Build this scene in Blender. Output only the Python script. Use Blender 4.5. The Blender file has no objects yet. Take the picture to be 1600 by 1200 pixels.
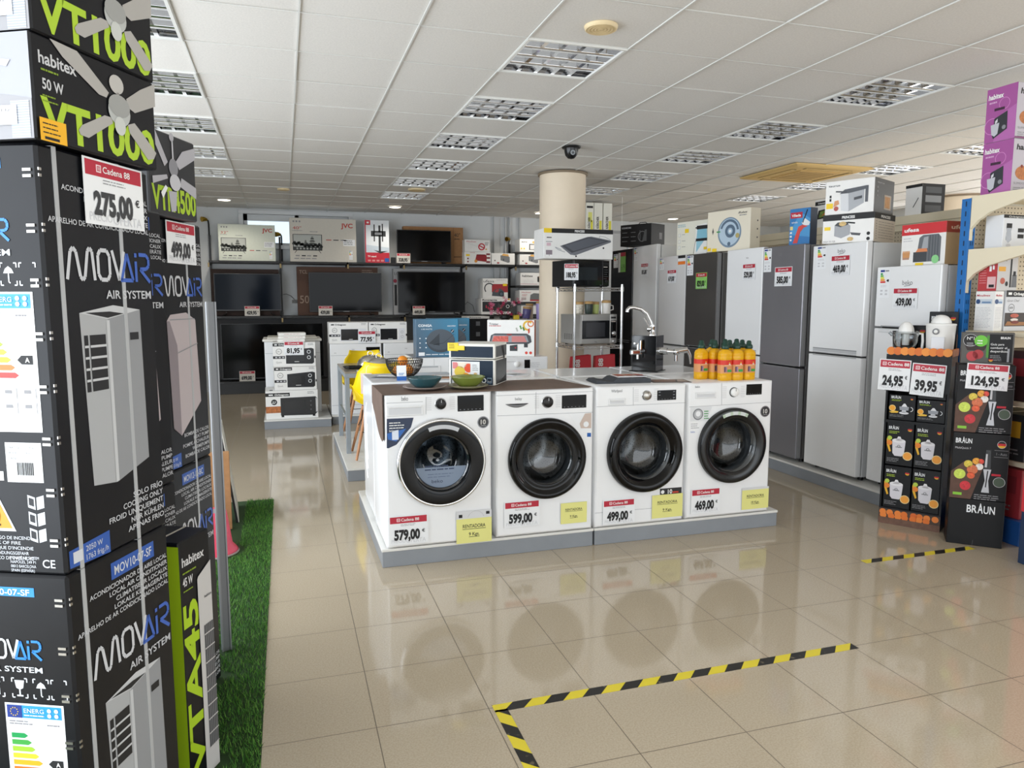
import bpy, bmesh, math, random
from mathutils import Matrix, Vector
random.seed(7)
SC = bpy.context.scene
COL = SC.collection

# ---------------------------------------------------------------- camera, world, daylight, exposure
EYE = 1.465
cam = bpy.data.cameras.new('camera')
cam.sensor_fit = 'HORIZONTAL'; cam.sensor_width = 36.0
cam.lens = 36.0 * 1141.0 / 1600.0
cam.clip_start = 0.05
cam_o = bpy.data.objects.new('camera', cam)
cam_o.location = (0, 0, EYE)
cam_o.rotation_euler = (math.radians(90) - 0.1155, 0, -0.3015)
COL.objects.link(cam_o); SC.camera = cam_o

SC.view_settings.view_transform = 'Standard'
SC.view_settings.look = 'None'
SC.view_settings.gamma = 1.0
SC.view_settings.exposure = 0.24
SC.cycles.use_denoising = True
SC.cycles.max_bounces = 8
SC.cycles.transparent_max_bounces = 12
SC.cycles.sample_clamp_indirect = 6.0

w = bpy.data.worlds.new('outside_daylight'); SC.world = w; w.use_nodes = True
bg = w.node_tree.nodes['Background']
bg.inputs[0].default_value = (0.80, 0.90, 1.0, 1); bg.inputs[1].default_value = 1.3

def area(name, loc, rot, sx, sy, power, color):
    l = bpy.data.lights.new(name, 'AREA'); l.shape = 'RECTANGLE'; l.size = sx; l.size_y = sy
    l.energy = power; l.color = color
    o = bpy.data.objects.new(name, l); o.location = loc; o.rotation_euler = rot; COL.objects.link(o)
    return o
R90 = math.radians(90)
# daylight through the glazed shop front on the left, and through the one behind the camera
area('left_shopfront_daylight', (-2.62, 2.6, 1.45), (0, -R90, 0), 2.5, 8.6, 225, (0.89, 0.94, 1.0))
area('front_shopfront_daylight', (2.6, -2.72, 1.45), (R90, 0, 0), 8.5, 2.5, 75, (1.0, 0.985, 0.96))
area('added_overhead_fill', (3.0, -.9, 2.86), (math.radians(18), 0, 0), 7.5, 2.2, 42, (1.0, 0.975, 0.93))  # added fill, overhead behind the camera, to light the fronts
area('added_warm_right_fill', (9.3, 4.2, 1.5), (0, R90, 0), 2.2, 10.4, 135, (1.0, 0.93, 0.85))  # added warm fill from the right, brightens the ceiling towards the back

# ---------------------------------------------------------------- materials
def lin(h):
    h = h.lstrip('#'); c = [int(h[i:i+2], 16)/255 for i in (0, 2, 4)]
    return tuple(x/12.92 if x <= .04045 else ((x+.055)/1.055)**2.4 for x in c)
_M = {}
def mat(hexc, rough=.5, metal=0., var=0., scale=30., bump=0., emit=0., coat=0., spec=.5):
    """procedural principled material: colour, optional noise variation and bump"""
    k = (hexc, rough, metal, var, scale, bump, emit, coat, spec)
    if k in _M: return _M[k]
    m = bpy.data.materials.new('mat_' + hexc.strip('#') + '_%d' % len(_M)); m.use_nodes = True
    nt = m.node_tree; p = nt.nodes['Principled BSDF']; c = lin(hexc) + (1,)
    p.inputs['Base Color'].default_value = c
    p.inputs['Roughness'].default_value = rough; p.inputs['Metallic'].default_value = metal
    p.inputs['Specular IOR Level'].default_value = spec
    if coat: p.inputs['Coat Weight'].default_value = coat; p.inputs['Coat Roughness'].default_value = .05
    if emit:
        p.inputs['Emission Color'].default_value = c; p.inputs['Emission Strength'].default_value = emit
    if var or bump:
        tc = nt.nodes.new('ShaderNodeTexCoord'); n = nt.nodes.new('ShaderNodeTexNoise')
        n.inputs['Scale'].default_value = scale; n.inputs['Detail'].default_value = 3
        nt.links.new(tc.outputs['Object'], n.inputs['Vector'])
        if var:
            r = nt.nodes.new('ShaderNodeValToRGB')
            r.color_ramp.elements[0].position = .3; r.color_ramp.elements[1].position = .7
            r.color_ramp.elements[0].color = tuple(x*(1-var) for x in c[:3]) + (1,)
            r.color_ramp.elements[1].color = tuple(min(1, x*(1+var)) for x in c[:3]) + (1,)
            nt.links.new(n.outputs['Fac'], r.inputs[0]); nt.links.new(r.outputs[0], p.inputs['Base Color'])
        if bump:
            b = nt.nodes.new('ShaderNodeBump'); b.inputs['Strength'].default_value = bump; b.inputs['Distance'].default_value = .01
            nt.links.new(n.outputs['Fac'], b.inputs['Height']); nt.links.new(b.outputs[0], p.inputs['Normal'])
    _M[k] = m
    return m
def glassy(name, tint, refl=.08, rough=.02):
    if name in _M: return _M[name]
    m = bpy.data.materials.new(name); m.use_nodes = True; nt = m.node_tree; nt.nodes.clear()
    o = nt.nodes.new('ShaderNodeOutputMaterial'); t = nt.nodes.new('ShaderNodeBsdfTransparent'); g = nt.nodes.new('ShaderNodeBsdfGlossy')
    mx = nt.nodes.new('ShaderNodeMixShader'); f = nt.nodes.new('ShaderNodeLayerWeight'); f.inputs['Blend'].default_value = .25
    ad = nt.nodes.new('ShaderNodeMath'); ad.operation = 'ADD'; ad.inputs[1].default_value = refl; ad.use_clamp = True
    t.inputs[0].default_value = lin(tint) + (1,); g.inputs['Roughness'].default_value = rough
    nt.links.new(f.outputs['Fresnel'], ad.inputs[0]); nt.links.new(ad.outputs[0], mx.inputs[0])
    nt.links.new(t.outputs[0], mx.inputs[1]); nt.links.new(g.outputs[0], mx.inputs[2]); nt.links.new(mx.outputs[0], o.inputs[0])
    _M[name] = m
    return m
WHITE = mat('#f4f4f2', .45); ENAMEL = mat('#f1f2f3', .22, coat=.3); ENAMEL2 = mat('#e6e7e8', .3)
BLACK = mat('#0c0c0d', .4); GLOSSK = mat('#050506', .07, spec=.32); DARK = mat('#17181a', .5)
CHROME = mat('#dcdcdc', .12, 1.); STEEL = mat('#b9b6b0', .3, 1.); STEELD = mat('#77777a', .32, 1.)
INK = mat('#1b1b1d', .6); GREYINK = mat('#8d8d90', .6); LGREY = mat('#c9c9cc', .6); RED = mat('#c22136', .5)
YEL = mat('#f6d21e', .5); BLUE = mat('#1c5fb0', .5); PAPER = mat('#eef0f2', .55); GREEN = mat('#3c9a45', .5)
ORANGE = mat('#ee8a1d', .5, var=.15, scale=60); LIME = mat('#b6d433', .5); CARDB = mat('#a5794f', .75, var=.08, scale=25)
BOXK = mat('#111216', .36, var=.12, scale=9, bump=.05, spec=.3); BOXW = mat('#f0efec', .5, var=.02, scale=12)
CREAM = mat('#f0e6cc', .5, var=.02); GOLD = mat('#c9a23c', .25, 1.)

# ---------------------------------------------------------------- mesh builder
_TX = {}
def text_mesh(s, bold, shear):
    k = (s, bold, shear)
    if k not in _TX:
        c = bpy.data.curves.new('lettering', 'FONT'); c.body = s; c.offset = bold; c.shear = shear
        c.resolution_u = 3; c.fill_mode = 'FRONT'
        o = bpy.data.objects.new('lettering', c)
        me = bpy.data.meshes.new_from_object(o)
        vs = [(v.co.x, v.co.y) for v in me.vertices]; fs = [tuple(p.vertices) for p in me.polygons]
        bpy.data.objects.remove(o); bpy.data.meshes.remove(me); bpy.data.curves.remove(c)
        x0 = min((v[0] for v in vs), default=0); x1 = max((v[0] for v in vs), default=1)
        _TX[k] = ([((x-x0)/.7, y/.7) for x, y in vs], fs, (x1-x0)/.7)
    return _TX[k]
class Fr:
    """a printed face: origin, unit vectors, size; positions on it are fractions of width and height"""
    def __init__(s, o, u, v, W, H, e=.0007):
        s.o, s.u, s.v = Vector(o), Vector(u), Vector(v); s.n = s.u.cross(s.v); s.W, s.H, s.e = W, H, e
    def p(s, a, b, l=1): return s.o + s.u*(a*s.W) + s.v*(b*s.H) + s.n*(l*s.e)
    def sub(s, a0, b0, a1, b1): return Fr(s.p(a0, b0, 0), s.u, s.v, s.W*(a1-a0), s.H*(b1-b0), s.e)
class MB:
    def __init__(s, T=None): s.v = []; s.f = []; s.mi = []; s.sm = []; s.mats = []; s.T = T
    def ix(s, m):
        if m not in s.mats: s.mats.append(m)
        return s.mats.index(m)
    def add(s, vs, fs, m, smooth=False):
        b = len(s.v); i = s.ix(m)
        if s.T is not None: vs = [s.T @ Vector(v) for v in vs]
        s.v += [tuple(v) for v in vs]
        for f in fs: s.f.append(tuple(b+j for j in f)); s.mi.append(i); s.sm.append(smooth)
    def poly(s, pts, m): s.add(pts, [tuple(range(len(pts)))], m)
    def box(s, x0, y0, z0, x1, y1, z1, m, b=0., seg=2):
        if b <= 0:
            v = [(x, y, z) for z in (z0, z1) for y in (y0, y1) for x in (x0, x1)]
            s.add(v, [(0,2,3,1),(4,5,7,6),(0,1,5,4),(2,6,7,3),(0,4,6,2),(1,3,7,5)], m); return
        bm = bmesh.new(); bmesh.ops.create_cube(bm, size=1)
        for q in bm.verts: q.co = ((x0+x1)/2+q.co.x*(x1-x0), (y0+y1)/2+q.co.y*(y1-y0), (z0+z1)/2+q.co.z*(z1-z0))
        bmesh.ops.bevel(bm, geom=bm.edges[:], offset=b, segments=seg, profile=.5, affect='EDGES', clamp_overlap=True)
        bm.verts.index_update()
        s.add([q.co.copy() for q in bm.verts], [tuple(q.index for q in f.verts) for f in bm.faces], m); bm.free()
    def loft(s, rings, m, caps=True, smooth=True, close=False):
        n = len(rings[0]); v = [p for r in rings for p in r]; f = []
        for k in range(len(rings)-1 + (1 if close else 0)):
            a, b = k*n, ((k+1) % len(rings))*n
            for i in range(n): f.append((a+i, a+(i+1) % n, b+(i+1) % n, b+i))
        s.add(v, f, m, smooth)
        if caps and not close: s.add(rings[0][::-1], [tuple(range(n))], m); s.add(rings[-1], [tuple(range(n))], m)
    def cyl(s, p0, p1, r0, m, r1=None, n=16, caps=True):
        s.tube([p0, p1], [r0, r0 if r1 is None else r1], m, n, caps)
    def tube(s, pts, r, m, n=8, caps=True, close=False):
        pts = [Vector(p) for p in pts]; L = len(pts); rings = []; prev = None
        for i, p in enumerate(pts):
            if close: d = pts[(i+1) % L]-pts[i-1]
            else: d = pts[min(i+1, L-1)]-pts[max(i-1, 0)]
            d.normalize()
            if prev is None: a = d.orthogonal().normalized()
            else: a = (prev-d*prev.dot(d)).normalized()
            prev = a; b = d.cross(a); rr = r[i] if isinstance(r, (list, tuple)) else r
            rings.append([p+a*(rr*math.cos(t*2*math.pi/n))+b*(rr*math.sin(t*2*math.pi/n)) for t in range(n)])
        s.loft(rings, m, caps, True, close)
    def lathe(s, prof, m, c=(0, 0, 0), n=32, ax='z', caps=False):
        """prof: (radius, height) from the bottom up, turned about the axis"""
        rings = []
        for r, h in prof:
            q = []
            for t in range(n):
                a = 2*math.pi*t/n; x, y = r*math.cos(a), r*math.sin(a)
                q.append((c[0]+x, c[1]+y, c[2]+h) if ax == 'z' else (c[0]+x, c[1]-h, c[2]+y))
            rings.append(q)
        s.loft(rings, m, caps)
    def ball(s, c, r, m, n=14, sz=1.):
        k = n//2
        s.lathe([(max(1e-4, r*math.sin(math.pi*i/k)), -r*sz*math.cos(math.pi*i/k)) for i in range(k+1)], m, c, n)
    # --- print on a face
    def rect(s, F, a0, b0, a1, b1, m, l=1): s.poly([F.p(a0, b0, l), F.p(a1, b0, l), F.p(a1, b1, l), F.p(a0, b1, l)], m)
    def pg(s, F, pts, m, l=1): s.poly([F.p(a, b, l) for a, b in pts], m)
    def disc(s, F, a, b, r, m, l=1, n=20, ra=None):
        """r: fraction of the height (ra: of the height too, for an ellipse's width)"""
        q = (r if ra is None else ra)*F.H/F.W
        s.pg(F, [(a+q*math.cos(2*math.pi*t/n), b+r*math.sin(2*math.pi*t/n)) for t in range(n)], m, l)
    def ring(s, F, a, b, r0, r1, m, l=1, n=24, t0=0., t1=1.):
        k = F.H/F.W; P = lambda r, t: F.p(a+r*k*math.cos(t), b+r*math.sin(t), l)
        T = [2*math.pi*(t0+(t1-t0)*i/n) for i in range(n+1)]
        for i in range(n): s.poly([P(r0, T[i]), P(r1, T[i]), P(r1, T[i+1]), P(r0, T[i+1])], m)
    def line(s, F, pts, wd, m, l=1):
        """a drawn stroke; wd: fraction of the height"""
        k = F.W/F.H
        for (a, b), (c, d) in zip(pts, pts[1:]):
            dx, dy = (c-a)*k, d-b; L = math.hypot(dx, dy) or 1; nx, ny = -dy/L*wd/2/k, dx/L*wd/2
            s.pg(F, [(a+nx, b+ny), (a-nx, b-ny), (c-nx, d-ny), (c+nx, d+ny)], m, l)
    def txt(s, F, t, a, b, h, m, l=2, w=None, al='L', bold=0., shear=0., rot=0.):
        """lettering: baseline start (a, b), cap height h (of the face height), width w (of the face width)"""
        vs, fs, tw = text_mesh(t, bold, shear); hh = h*F.H
        sx = (w*F.W/tw) if w else hh
        off = {'L': 0, 'C': -.5*tw*sx, 'R': -tw*sx}[al]; o = F.p(a, b, l); ca, sa = math.cos(rot), math.sin(rot)
        P = []
        for x, y in vs:
            X, Y = x*sx+off, y*hh; P.append(o+F.u*(X*ca-Y*sa)+F.v*(X*sa+Y*ca))
        s.add(P, fs, m)
    def lines(s, F, a0, a1, b, n, step, th, m, l=2, rag=.3):
        """n lines of print too small to read"""
        for i in range(n):
            e = a1-(a1-a0)*rag*random.random(); x = a0; y = b-i*step
            while x < e-1e-6:
                x2 = min(e, x+(a1-a0)*random.uniform(.08, .3)); s.rect(F, x, y, x2, y+th, m, l); x = x2+(a1-a0)*.03
    def build(s, name, parent=None, loc=None, rot=None):
        me = bpy.data.meshes.new(name); me.from_pydata(s.v, [], s.f)
        for m in s.mats: me.materials.append(m)
        me.polygons.foreach_set('material_index', s.mi); me.polygons.foreach_set('use_smooth', s.sm); me.update()
        o = bpy.data.objects.new(name, me); COL.objects.link(o)
        if parent is not None: o.parent = parent
        if loc is not None: o.location = loc
        if rot is not None: o.rotation_euler = (0, 0, math.radians(rot)) if not isinstance(rot, tuple) else tuple(math.radians(a) for a in rot)
        return o
def tag(o, label, cat, group=None):
    o['label'] = label; o['category'] = cat
    if group: o['group'] = group
    return o
def thing(name, label, cat, loc, rot=0, group=None):
    o = bpy.data.objects.new(name, None); o.empty_display_size = .05; COL.objects.link(o)
    o.location = loc; o.rotation_euler = (0, 0, math.radians(rot))
    return tag(o, label, cat, group)
def copy_tree(o, parent=None):
    c = o.copy(); COL.objects.link(c)
    if parent is not None: c.parent = parent
    for ch in [x for x in bpy.data.objects if x.parent == o]: copy_tree(ch, c)
    return c
def struct(o): o['kind'] = 'structure'; return o

# ---------------------------------------------------------------- the room
X0, X1, Y0, Y1, ZC, ZS = -2.7, 9.4, -2.8, 12.42, 2.884, 3.12
def floor_material():
    m = bpy.data.materials.new('polished_floor_tiles'); m.use_nodes = True; nt = m.node_tree; p = nt.nodes['Principled BSDF']
    tc = nt.nodes.new('ShaderNodeTexCoord'); sp = nt.nodes.new('ShaderNodeSeparateXYZ'); nt.links.new(tc.outputs['Object'], sp.inputs[0])
    def mth(op, a, b=None, c=None):
        n = nt.nodes.new('ShaderNodeMath'); n.operation = op
        for i, q in enumerate((a, b, c)):
            if q is None: continue
            if isinstance(q, (int, float)): n.inputs[i].default_value = q
            else: nt.links.new(q, n.inputs[i])
        return n.outputs[0]
    def dist(ax, off):
        t = mth('MULTIPLY', mth('SUBTRACT', sp.outputs[ax], off), 1/.4)
        fr = mth('FRACT', mth('ADD', t, 100)); return mth('MINIMUM', fr, mth('SUBTRACT', 1, fr))
    g = mth('LESS_THAN', mth('MINIMUM', dist(0, .256), dist(1, 1.993)), .0042)
    n1 = nt.nodes.new('ShaderNodeTexNoise'); n1.inputs['Scale'].default_value = 160; n1.inputs['Detail'].default_value = 2
    nt.links.new(tc.outputs['Object'], n1.inputs['Vector'])
    n2 = nt.nodes.new('ShaderNodeTexNoise'); n2.inputs['Scale'].default_value = 1.1; nt.links.new(tc.outputs['Object'], n2.inputs['Vector'])
    r = nt.nodes.new('ShaderNodeValToRGB'); r.color_ramp.elements[0].position = .35; r.color_ramp.elements[1].position = .62
    r.color_ramp.elements[0].color = lin('#b2a48d')+(1,); r.color_ramp.elements[1].color = lin('#bdb09a')+(1,)
    nt.links.new(n1.outputs['Fac'], r.inputs[0])
    mx = nt.nodes.new('ShaderNodeMix'); mx.data_type = 'RGBA'; nt.links.new(g, mx.inputs[0]); nt.links.new(r.outputs[0], mx.inputs[6])
    mx.inputs[7].default_value = lin('#6d6253')+(1,); nt.links.new(mx.outputs[2], p.inputs['Base Color'])
    rr = mth('MULTIPLY_ADD', n2.outputs['Fac'], .05, .055); ro = mth('ADD', rr, mth('MULTIPLY', g, .4)); nt.links.new(ro, p.inputs['Roughness'])
    p.inputs['Specular IOR Level'].default_value = .62
    return m
b = MB(); b.box(X0, Y0, -.1, X1, Y1, 0, floor_material()); struct(b.build('floor'))
WALLM = mat('#d7dadb', .7, var=.02, scale=4)
b = MB()   # back wall with the opening of the high window
wx0, wx1, wz0, wz1 = -.56, 1.06, 2.32, 2.80; vx0, vx1, vz0, vz1 = 5.3, 6.1, 2.1, 2.62
for q in ((X0, 0, X1, 2.1), (X0, wz1, X1, ZS), (X0, 2.1, wx0, wz1), (wx0, 2.1, wx1, wz0), (wx1, 2.1, vx0, wz1), (vx0, vz1, vx1, wz1), (vx1, 2.1, X1, wz1)):
    b.box(q[0], Y1, q[1], q[2], Y1+.2, q[3], WALLM)
struct(b.build('wall_back'))
b = MB(); b.box(X1, Y0, 2.62, X1+.2, Y1, ZS, WALLM); b.box(X1, Y0, 0, X1+.2, -1.2, 2.62, WALLM); b.box(X1, 9.6, 0, X1+.2, Y1, 2.62, WALLM); struct(b.build('wall_right'))
b = MB()
for y0, y1 in ((Y0, -1.7), (6.9, Y1)): b.box(X0-.2, y0, 0, X0, y1, 2.74, WALLM)
b.box(X0-.2, Y0, 2.74, X0, Y1, ZS, WALLM); struct(b.build('wall_left'))
b = MB(); b.box(X0, Y0-.2, 2.74, X1, Y0, ZS, WALLM); b.box(X0, Y0-.2, 0, -1.7, Y0, 2.74, WALLM); b.box(6.9, Y0-.2, 0, X1, Y0, 2.74, WALLM); struct(b.build('wall_front'))
b = MB(); b.box(X0, Y0, ZS, X1, Y1, ZS+.1, mat('#8b8b88', .9)); struct(b.build('ceiling_slab'))
# suspended ceiling: 60 cm tiles on a visible grid, fixtures let into it
GX, GY, P = .1228, 3.956, .6
LIT = [(-2, j) for j in (-2, 0, 2, 4, 6, 8)] + [(2, j) for j in (0, 2, 4, 6, 8, 10)] + [(6, j) for j in (0, 2, 4, 6, 8)] + [(10, j) for j in (2, 4, 6, 8)]
TILE = mat('#dcd9d4', .85, var=.05, scale=95); b = MB(); i0, i1 = math.floor((X0-GX)/P), math.ceil((X1-GX)/P); j0, j1 = math.floor((Y0-GY)/P), math.ceil((Y1-GY)/P)
cl = lambda x, a, c: max(a, min(c, x))
for i in range(i0, i1):
    for j in range(j0, j1):
        if (i, j) in LIT: continue
        a0, a1 = cl(GX+i*P, X0, X1), cl(GX+i*P+P, X0, X1); c0, c1 = cl(GY+j*P, Y0, Y1), cl(GY+j*P+P, Y0, Y1); z = ZC+random.uniform(-.002, .003)
        b.box(a0, c0, z, a1, c1, z+.015, TILE)
struct(b.build('ceiling'))
b = MB(); GRID = mat('#d9d9d5', .5)
for i in range(i0+1, i1): b.box(GX+i*P-.0045, Y0, ZC-.009, GX+i*P+.0045, Y1, ZC-.003, GRID)
for j in range(j0+1, j1): b.box(X0, GY+j*P-.003, ZC-.0055, X1, GY+j*P+.003, ZC-.003, GRID)
struct(b.build('trim_1'))
def window(n, x0, x1, z0, z1, name):
    r = bpy.data.objects.new(name, None); COL.objects.link(r); r.location = (x0, Y1, z0); struct(r); w_, h_ = x1-x0, z1-z0
    b = MB(); al = mat('#d9dadb', .4)
    for q in ((-.07, -.028, 0, 0, .12, h_), (w_, -.028, 0, w_+.07, .12, h_), (-.07, -.03, h_, w_+.07, .12, h_+.06), (-.07, -.05, -.06, w_+.07, .12, 0)): b.box(*q, al, .004)
    b.box(.0, .03, h_-.1, w_, .07, h_, al); b.box(0, .03, 0, w_, .07, .04, al); b.box(0, .03, 0, .06, .07, h_, al); b.box(w_/2-.03, .03, 0, w_/2+.03, .07, h_, al)
    struct(b.build('window_frame', r)); b = MB(); b.box(.05, .045, .03, w_, .05, h_-.09, glassy('window_glass', '#f4f8fa', .04)); struct(b.build('pane', r))
window(1, wx0, wx1, wz0, wz1, 'window_1'); window(2, vx0, vx1, vz0, vz1, 'window_2')
b = MB()
for x, ww in ((3.52, .1), (3.72, .03), (3.80, .03), (3.98, .012)): b.box(x, Y1-.05, 0, x+ww, Y1, ZC, mat('#c9cbcc', .5), .004)
struct(b.build('trim_2'))
# two round columns
for n, (x, y, r) in enumerate(((3.075, 7.95, .262), (9.05, 8.1, .36))):
    b = MB(); cm = mat('#f2e2ca', .55, var=.02, scale=6); b.lathe([(r, 0), (r, ZC-.02)], cm, n=48)
    b.lathe([(r, ZC-.03), (r+.02, ZC-.03), (r+.02, ZC-.006), (r, ZC-.006)], mat('#8d7d68', .6), n=48)
    o = struct(b.build('column', loc=(x, y, 0)))

# ---------------------------------------------------------------- things on the ceiling
MIRR = mat('#e2e3e6', .07, 1.)
def make_light():
    r = thing('ceiling_light', '-', 'ceiling light', (0, 0, ZC)); s = .565/2; q = .3
    b = MB()
    for a in ((-q, -q, q, -s), (-q, s, q, q), (-q, -s, -s, s), (s, -s, q, s)): b.box(a[0], a[1], -.012, a[2], a[3], .012, mat('#e4e4e0', .4))
    b.build('frame', r); b = MB()
    b.box(-s, -s, .1, s, s, .104, MIRR)
    for k in (-1, 1): b.box(k*s-.002, -s, .0, k*s+.002, s, .1, MIRR); b.box(-s, k*s-.002, .0, s, k*s+.002, .1, MIRR)
    b.build('housing', r); b = MB(); c = 2*s/4
    for k in range(1, 4):     # long V blades between the tubes
        y = -s+c*k
        b.loft([[(x, y-.024, .0), (x, y+.024, .0), (x, y+.019, .01), (x, y+.014, .022), (x, y+.009, .038), (x, y+.005, .055), (x, y+.003, .07), (x, y-.003, .07), (x, y-.005, .055), (x, y-.009, .038), (x, y-.014, .022), (x, y-.019, .01)] for x in (-s, s)], MIRR, True, True)
    for k in range(1, 5):     # cross blades, curved
        x = -s+2*s/5*k
        b.loft([[(x-.012, y, .002), (x+.012, y, .002), (x+.006, y, .025), (x+.0015, y, .05), (x-.0015, y, .05), (x-.006, y, .025)] for y in (-s, s)], MIRR, True, False)
    b.build('louvre', r)
    for k in range(4):
        b = MB(); y = -s+c*(k+.5); b.cyl((-s+.01, y, .075), (s-.01, y, .075), .013, mat('#fbfbf6', .3, emit=.4), n=10)
        b.build('tube', r)
    return r
proto = make_light(); first = True
ROWN = {-2: 'along the left edge of the ceiling', 2: 'in the middle row over the washing machines', 6: 'in the row over the fridges', 10: 'in the far right row'}
ORD = ['nearest', 'second nearest', 'third nearest', 'fourth nearest', 'fifth nearest', 'farthest']
cnt = {}
for i, j in LIT:
    o = proto if first else copy_tree(proto); first = False
    k = cnt.get(i, 0); cnt[i] = k+1; tot = sum(1 for a in LIT if a[0] == i)
    o['label'] = 'square recessed mirror louvre ceiling light, %s %s' % ('farthest' if k == tot-1 else ORD[k], ROWN[i]); o['group'] = 'louvre ceiling lights'
    o.location = (GX+(i+.5)*P, GY+(j+.5)*P, ZC-.0)
def downlight(x, y, lab):
    r = thing('downlight', lab, 'ceiling light', (x, y, ZC), 0, 'round downlights along the back')
    b = MB(); b.lathe([(.085, -.014), (.1, -.012), (.105, -.002), (.105, 0)], mat('#e8e8e4', .4), n=28); b.build('rim', r)
    b = MB(); b.lathe([(.0005, -.013), (.086, -.013)], mat('#fff6e6', .4, emit=6.), n=28); b.build('diffuser', r)
    l = bpy.data.lights.new('downlight_lamp', 'SPOT'); l.energy = 26; l.color = (1, .92, .8); l.spot_size = 2.5; l.spot_blend = .6; l.shadow_soft_size = .06
    o = bpy.data.objects.new('downlight_lamp', l); COL.objects.link(o); o.parent = r; o.location = (0, 0, -.03)
for x, y, t in ((-.76, 11.4, 'above the smaller television carton'), (1.69, 11.5, 'above the television stand carton'), (4.10, 11.6, 'just left of the column'), (6.61, 11.7, 'above the black carton on the far fridges')):
    downlight(x, y, 'round lit downlight in the ceiling '+t)
for x, y, n, lab in ((1.635, 3.69, .085, 'large cream round ceiling speaker beside the nearest middle louvre light'), (.05, 10.1, .075, 'small round white ceiling disc left of the middle row of lights'), (1.70, 9.33+.3, .11, 'round cream ceiling speaker far back in the middle row of lights')):
    r = thing('ceiling_speaker', lab, 'speaker', (x, y, ZC)); b = MB(); cm = mat('#e3cfa6', .5)
    b.lathe([(n*.93, -.02), (n, -.016), (n*1.04, -.004), (n*1.04, 0)], cm, n=36); b.build('rim', r)
    b = MB(); b.lathe([(.0005, -.0205)]+[q for k in range(1, 9) for q in ((n*.1*k, -.0205 if k % 2 else -.018), (n*(.1*k+.05), -.0205 if k % 2 else -.018))]+[(n*.93, -.02)], mat('#d6bf92', .55), n=36); b.build('grille', r)
r = thing('dome_camera', 'black dome security camera on the ceiling in front of the column', 'camera', (2.62, 6.56, ZC))
b = MB(); b.lathe([(.06, -.02), (.085, -.018), (.09, 0)], BLACK, n=24); b.build('base', r)
b = MB(); b.lathe([(.0005, -.115), (.03, -.108), (.055, -.08), (.065, -.045), (.068, -.018)], mat('#101114', .25), n=24); b.build('housing', r)
b = MB(); b.cyl((-.005, -.05, -.06), (-.012, -.075, -.068), .022, mat('#9aa0a4', .3)); b.cyl((-.012, -.075, -.068), (-.014, -.078, -.069), .012, GLOSSK); b.build('lens', r)
r = thing('ceiling_air_conditioner', 'square beige cassette air conditioner in the ceiling behind the fridges', 'air conditioner', (5.65, 7.08, ZC))
b = MB(); bm_ = mat('#d8b878', .5); b.loft([[(-k, -k, z), (k, -k, z), (k, k, z), (-k, k, z)] for k, z in ((.5, -.004), (.5, -.018), (.47, -.03), (.43, -.034))], bm_, True, False); b.build('panel', r)
b = MB(); b.box(-.26, -.26, -.042, .26, .26, -.033, mat('#c7a669', .55), .004)
for k in range(9): b.box(-.22, -.2+k*.05-.004, -.0445, .22, -.2+k*.05+.004, -.0415, mat('#8d7446', .6))
b.build('grille', r)
for a in range(4):
    b = MB(Matrix.Rotation(a*R90, 4, 'Z')); b.box(-.3, -.4, -.037, .3, -.34, -.033, mat('#6d5a38', .6)); b.box(-.29, -.395, -.041, .29, -.36, -.036, bm_); b.build('flap', r)

# ---------------------------------------------------------------- cartons, price cards, printed matter
def hom(*q):
    """perspective map from a printed face's corners as seen (top left, top right, bottom right, bottom left) to face fractions"""
    import numpy as np
    A = []; B = []
    for (x, y), (u, v) in zip(q, ((0, 1), (1, 1), (1, 0), (0, 0))):
        A += [[x, y, 1, 0, 0, 0, -u*x, -u*y], [0, 0, 0, x, y, 1, -v*x, -v*y]]; B += [u, v]
    h = np.linalg.solve(np.array(A, float), np.array(B, float))
    return lambda x, y: (float((h[0]*x+h[1]*y+h[2])/(h[6]*x+h[7]*y+1)), float((h[3]*x+h[4]*y+h[5])/(h[6]*x+h[7]*y+1)))
class Carton:
    """a carton with its front lower left corner at the object's origin"""
    def __init__(s, w, d, h, m, b=.003, side=None, top=None):
        s.M = MB(); s.w, s.d, s.h = w, d, h; s.M.box(0, 0, 0, w, d, h, m, b, 1)
        s.F = Fr((0, 0, 0), (1, 0, 0), (0, 0, 1), w, h); s.R = Fr((w, 0, 0), (0, 1, 0), (0, 0, 1), d, h); s.L = Fr((0, d, 0), (0, -1, 0), (0, 0, 1), d, h)
        s.U = Fr((0, 0, h), (1, 0, 0), (0, 1, 0), w, d)
        if side: s.M.rect(s.R, .01, .005, .99, .995, side, .5); s.M.rect(s.L, .01, .005, .99, .995, side, .5)
        # tape over the flaps
        s.M.rect(s.U, 0, .47, 1, .53, top or mat('#cfc9bb', .3), .5)
    def done(s, name, label, loc, rot, cat='box', group=None):
        return tag(s.M.build(name, None, loc, rot), label, cat, group)
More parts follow.
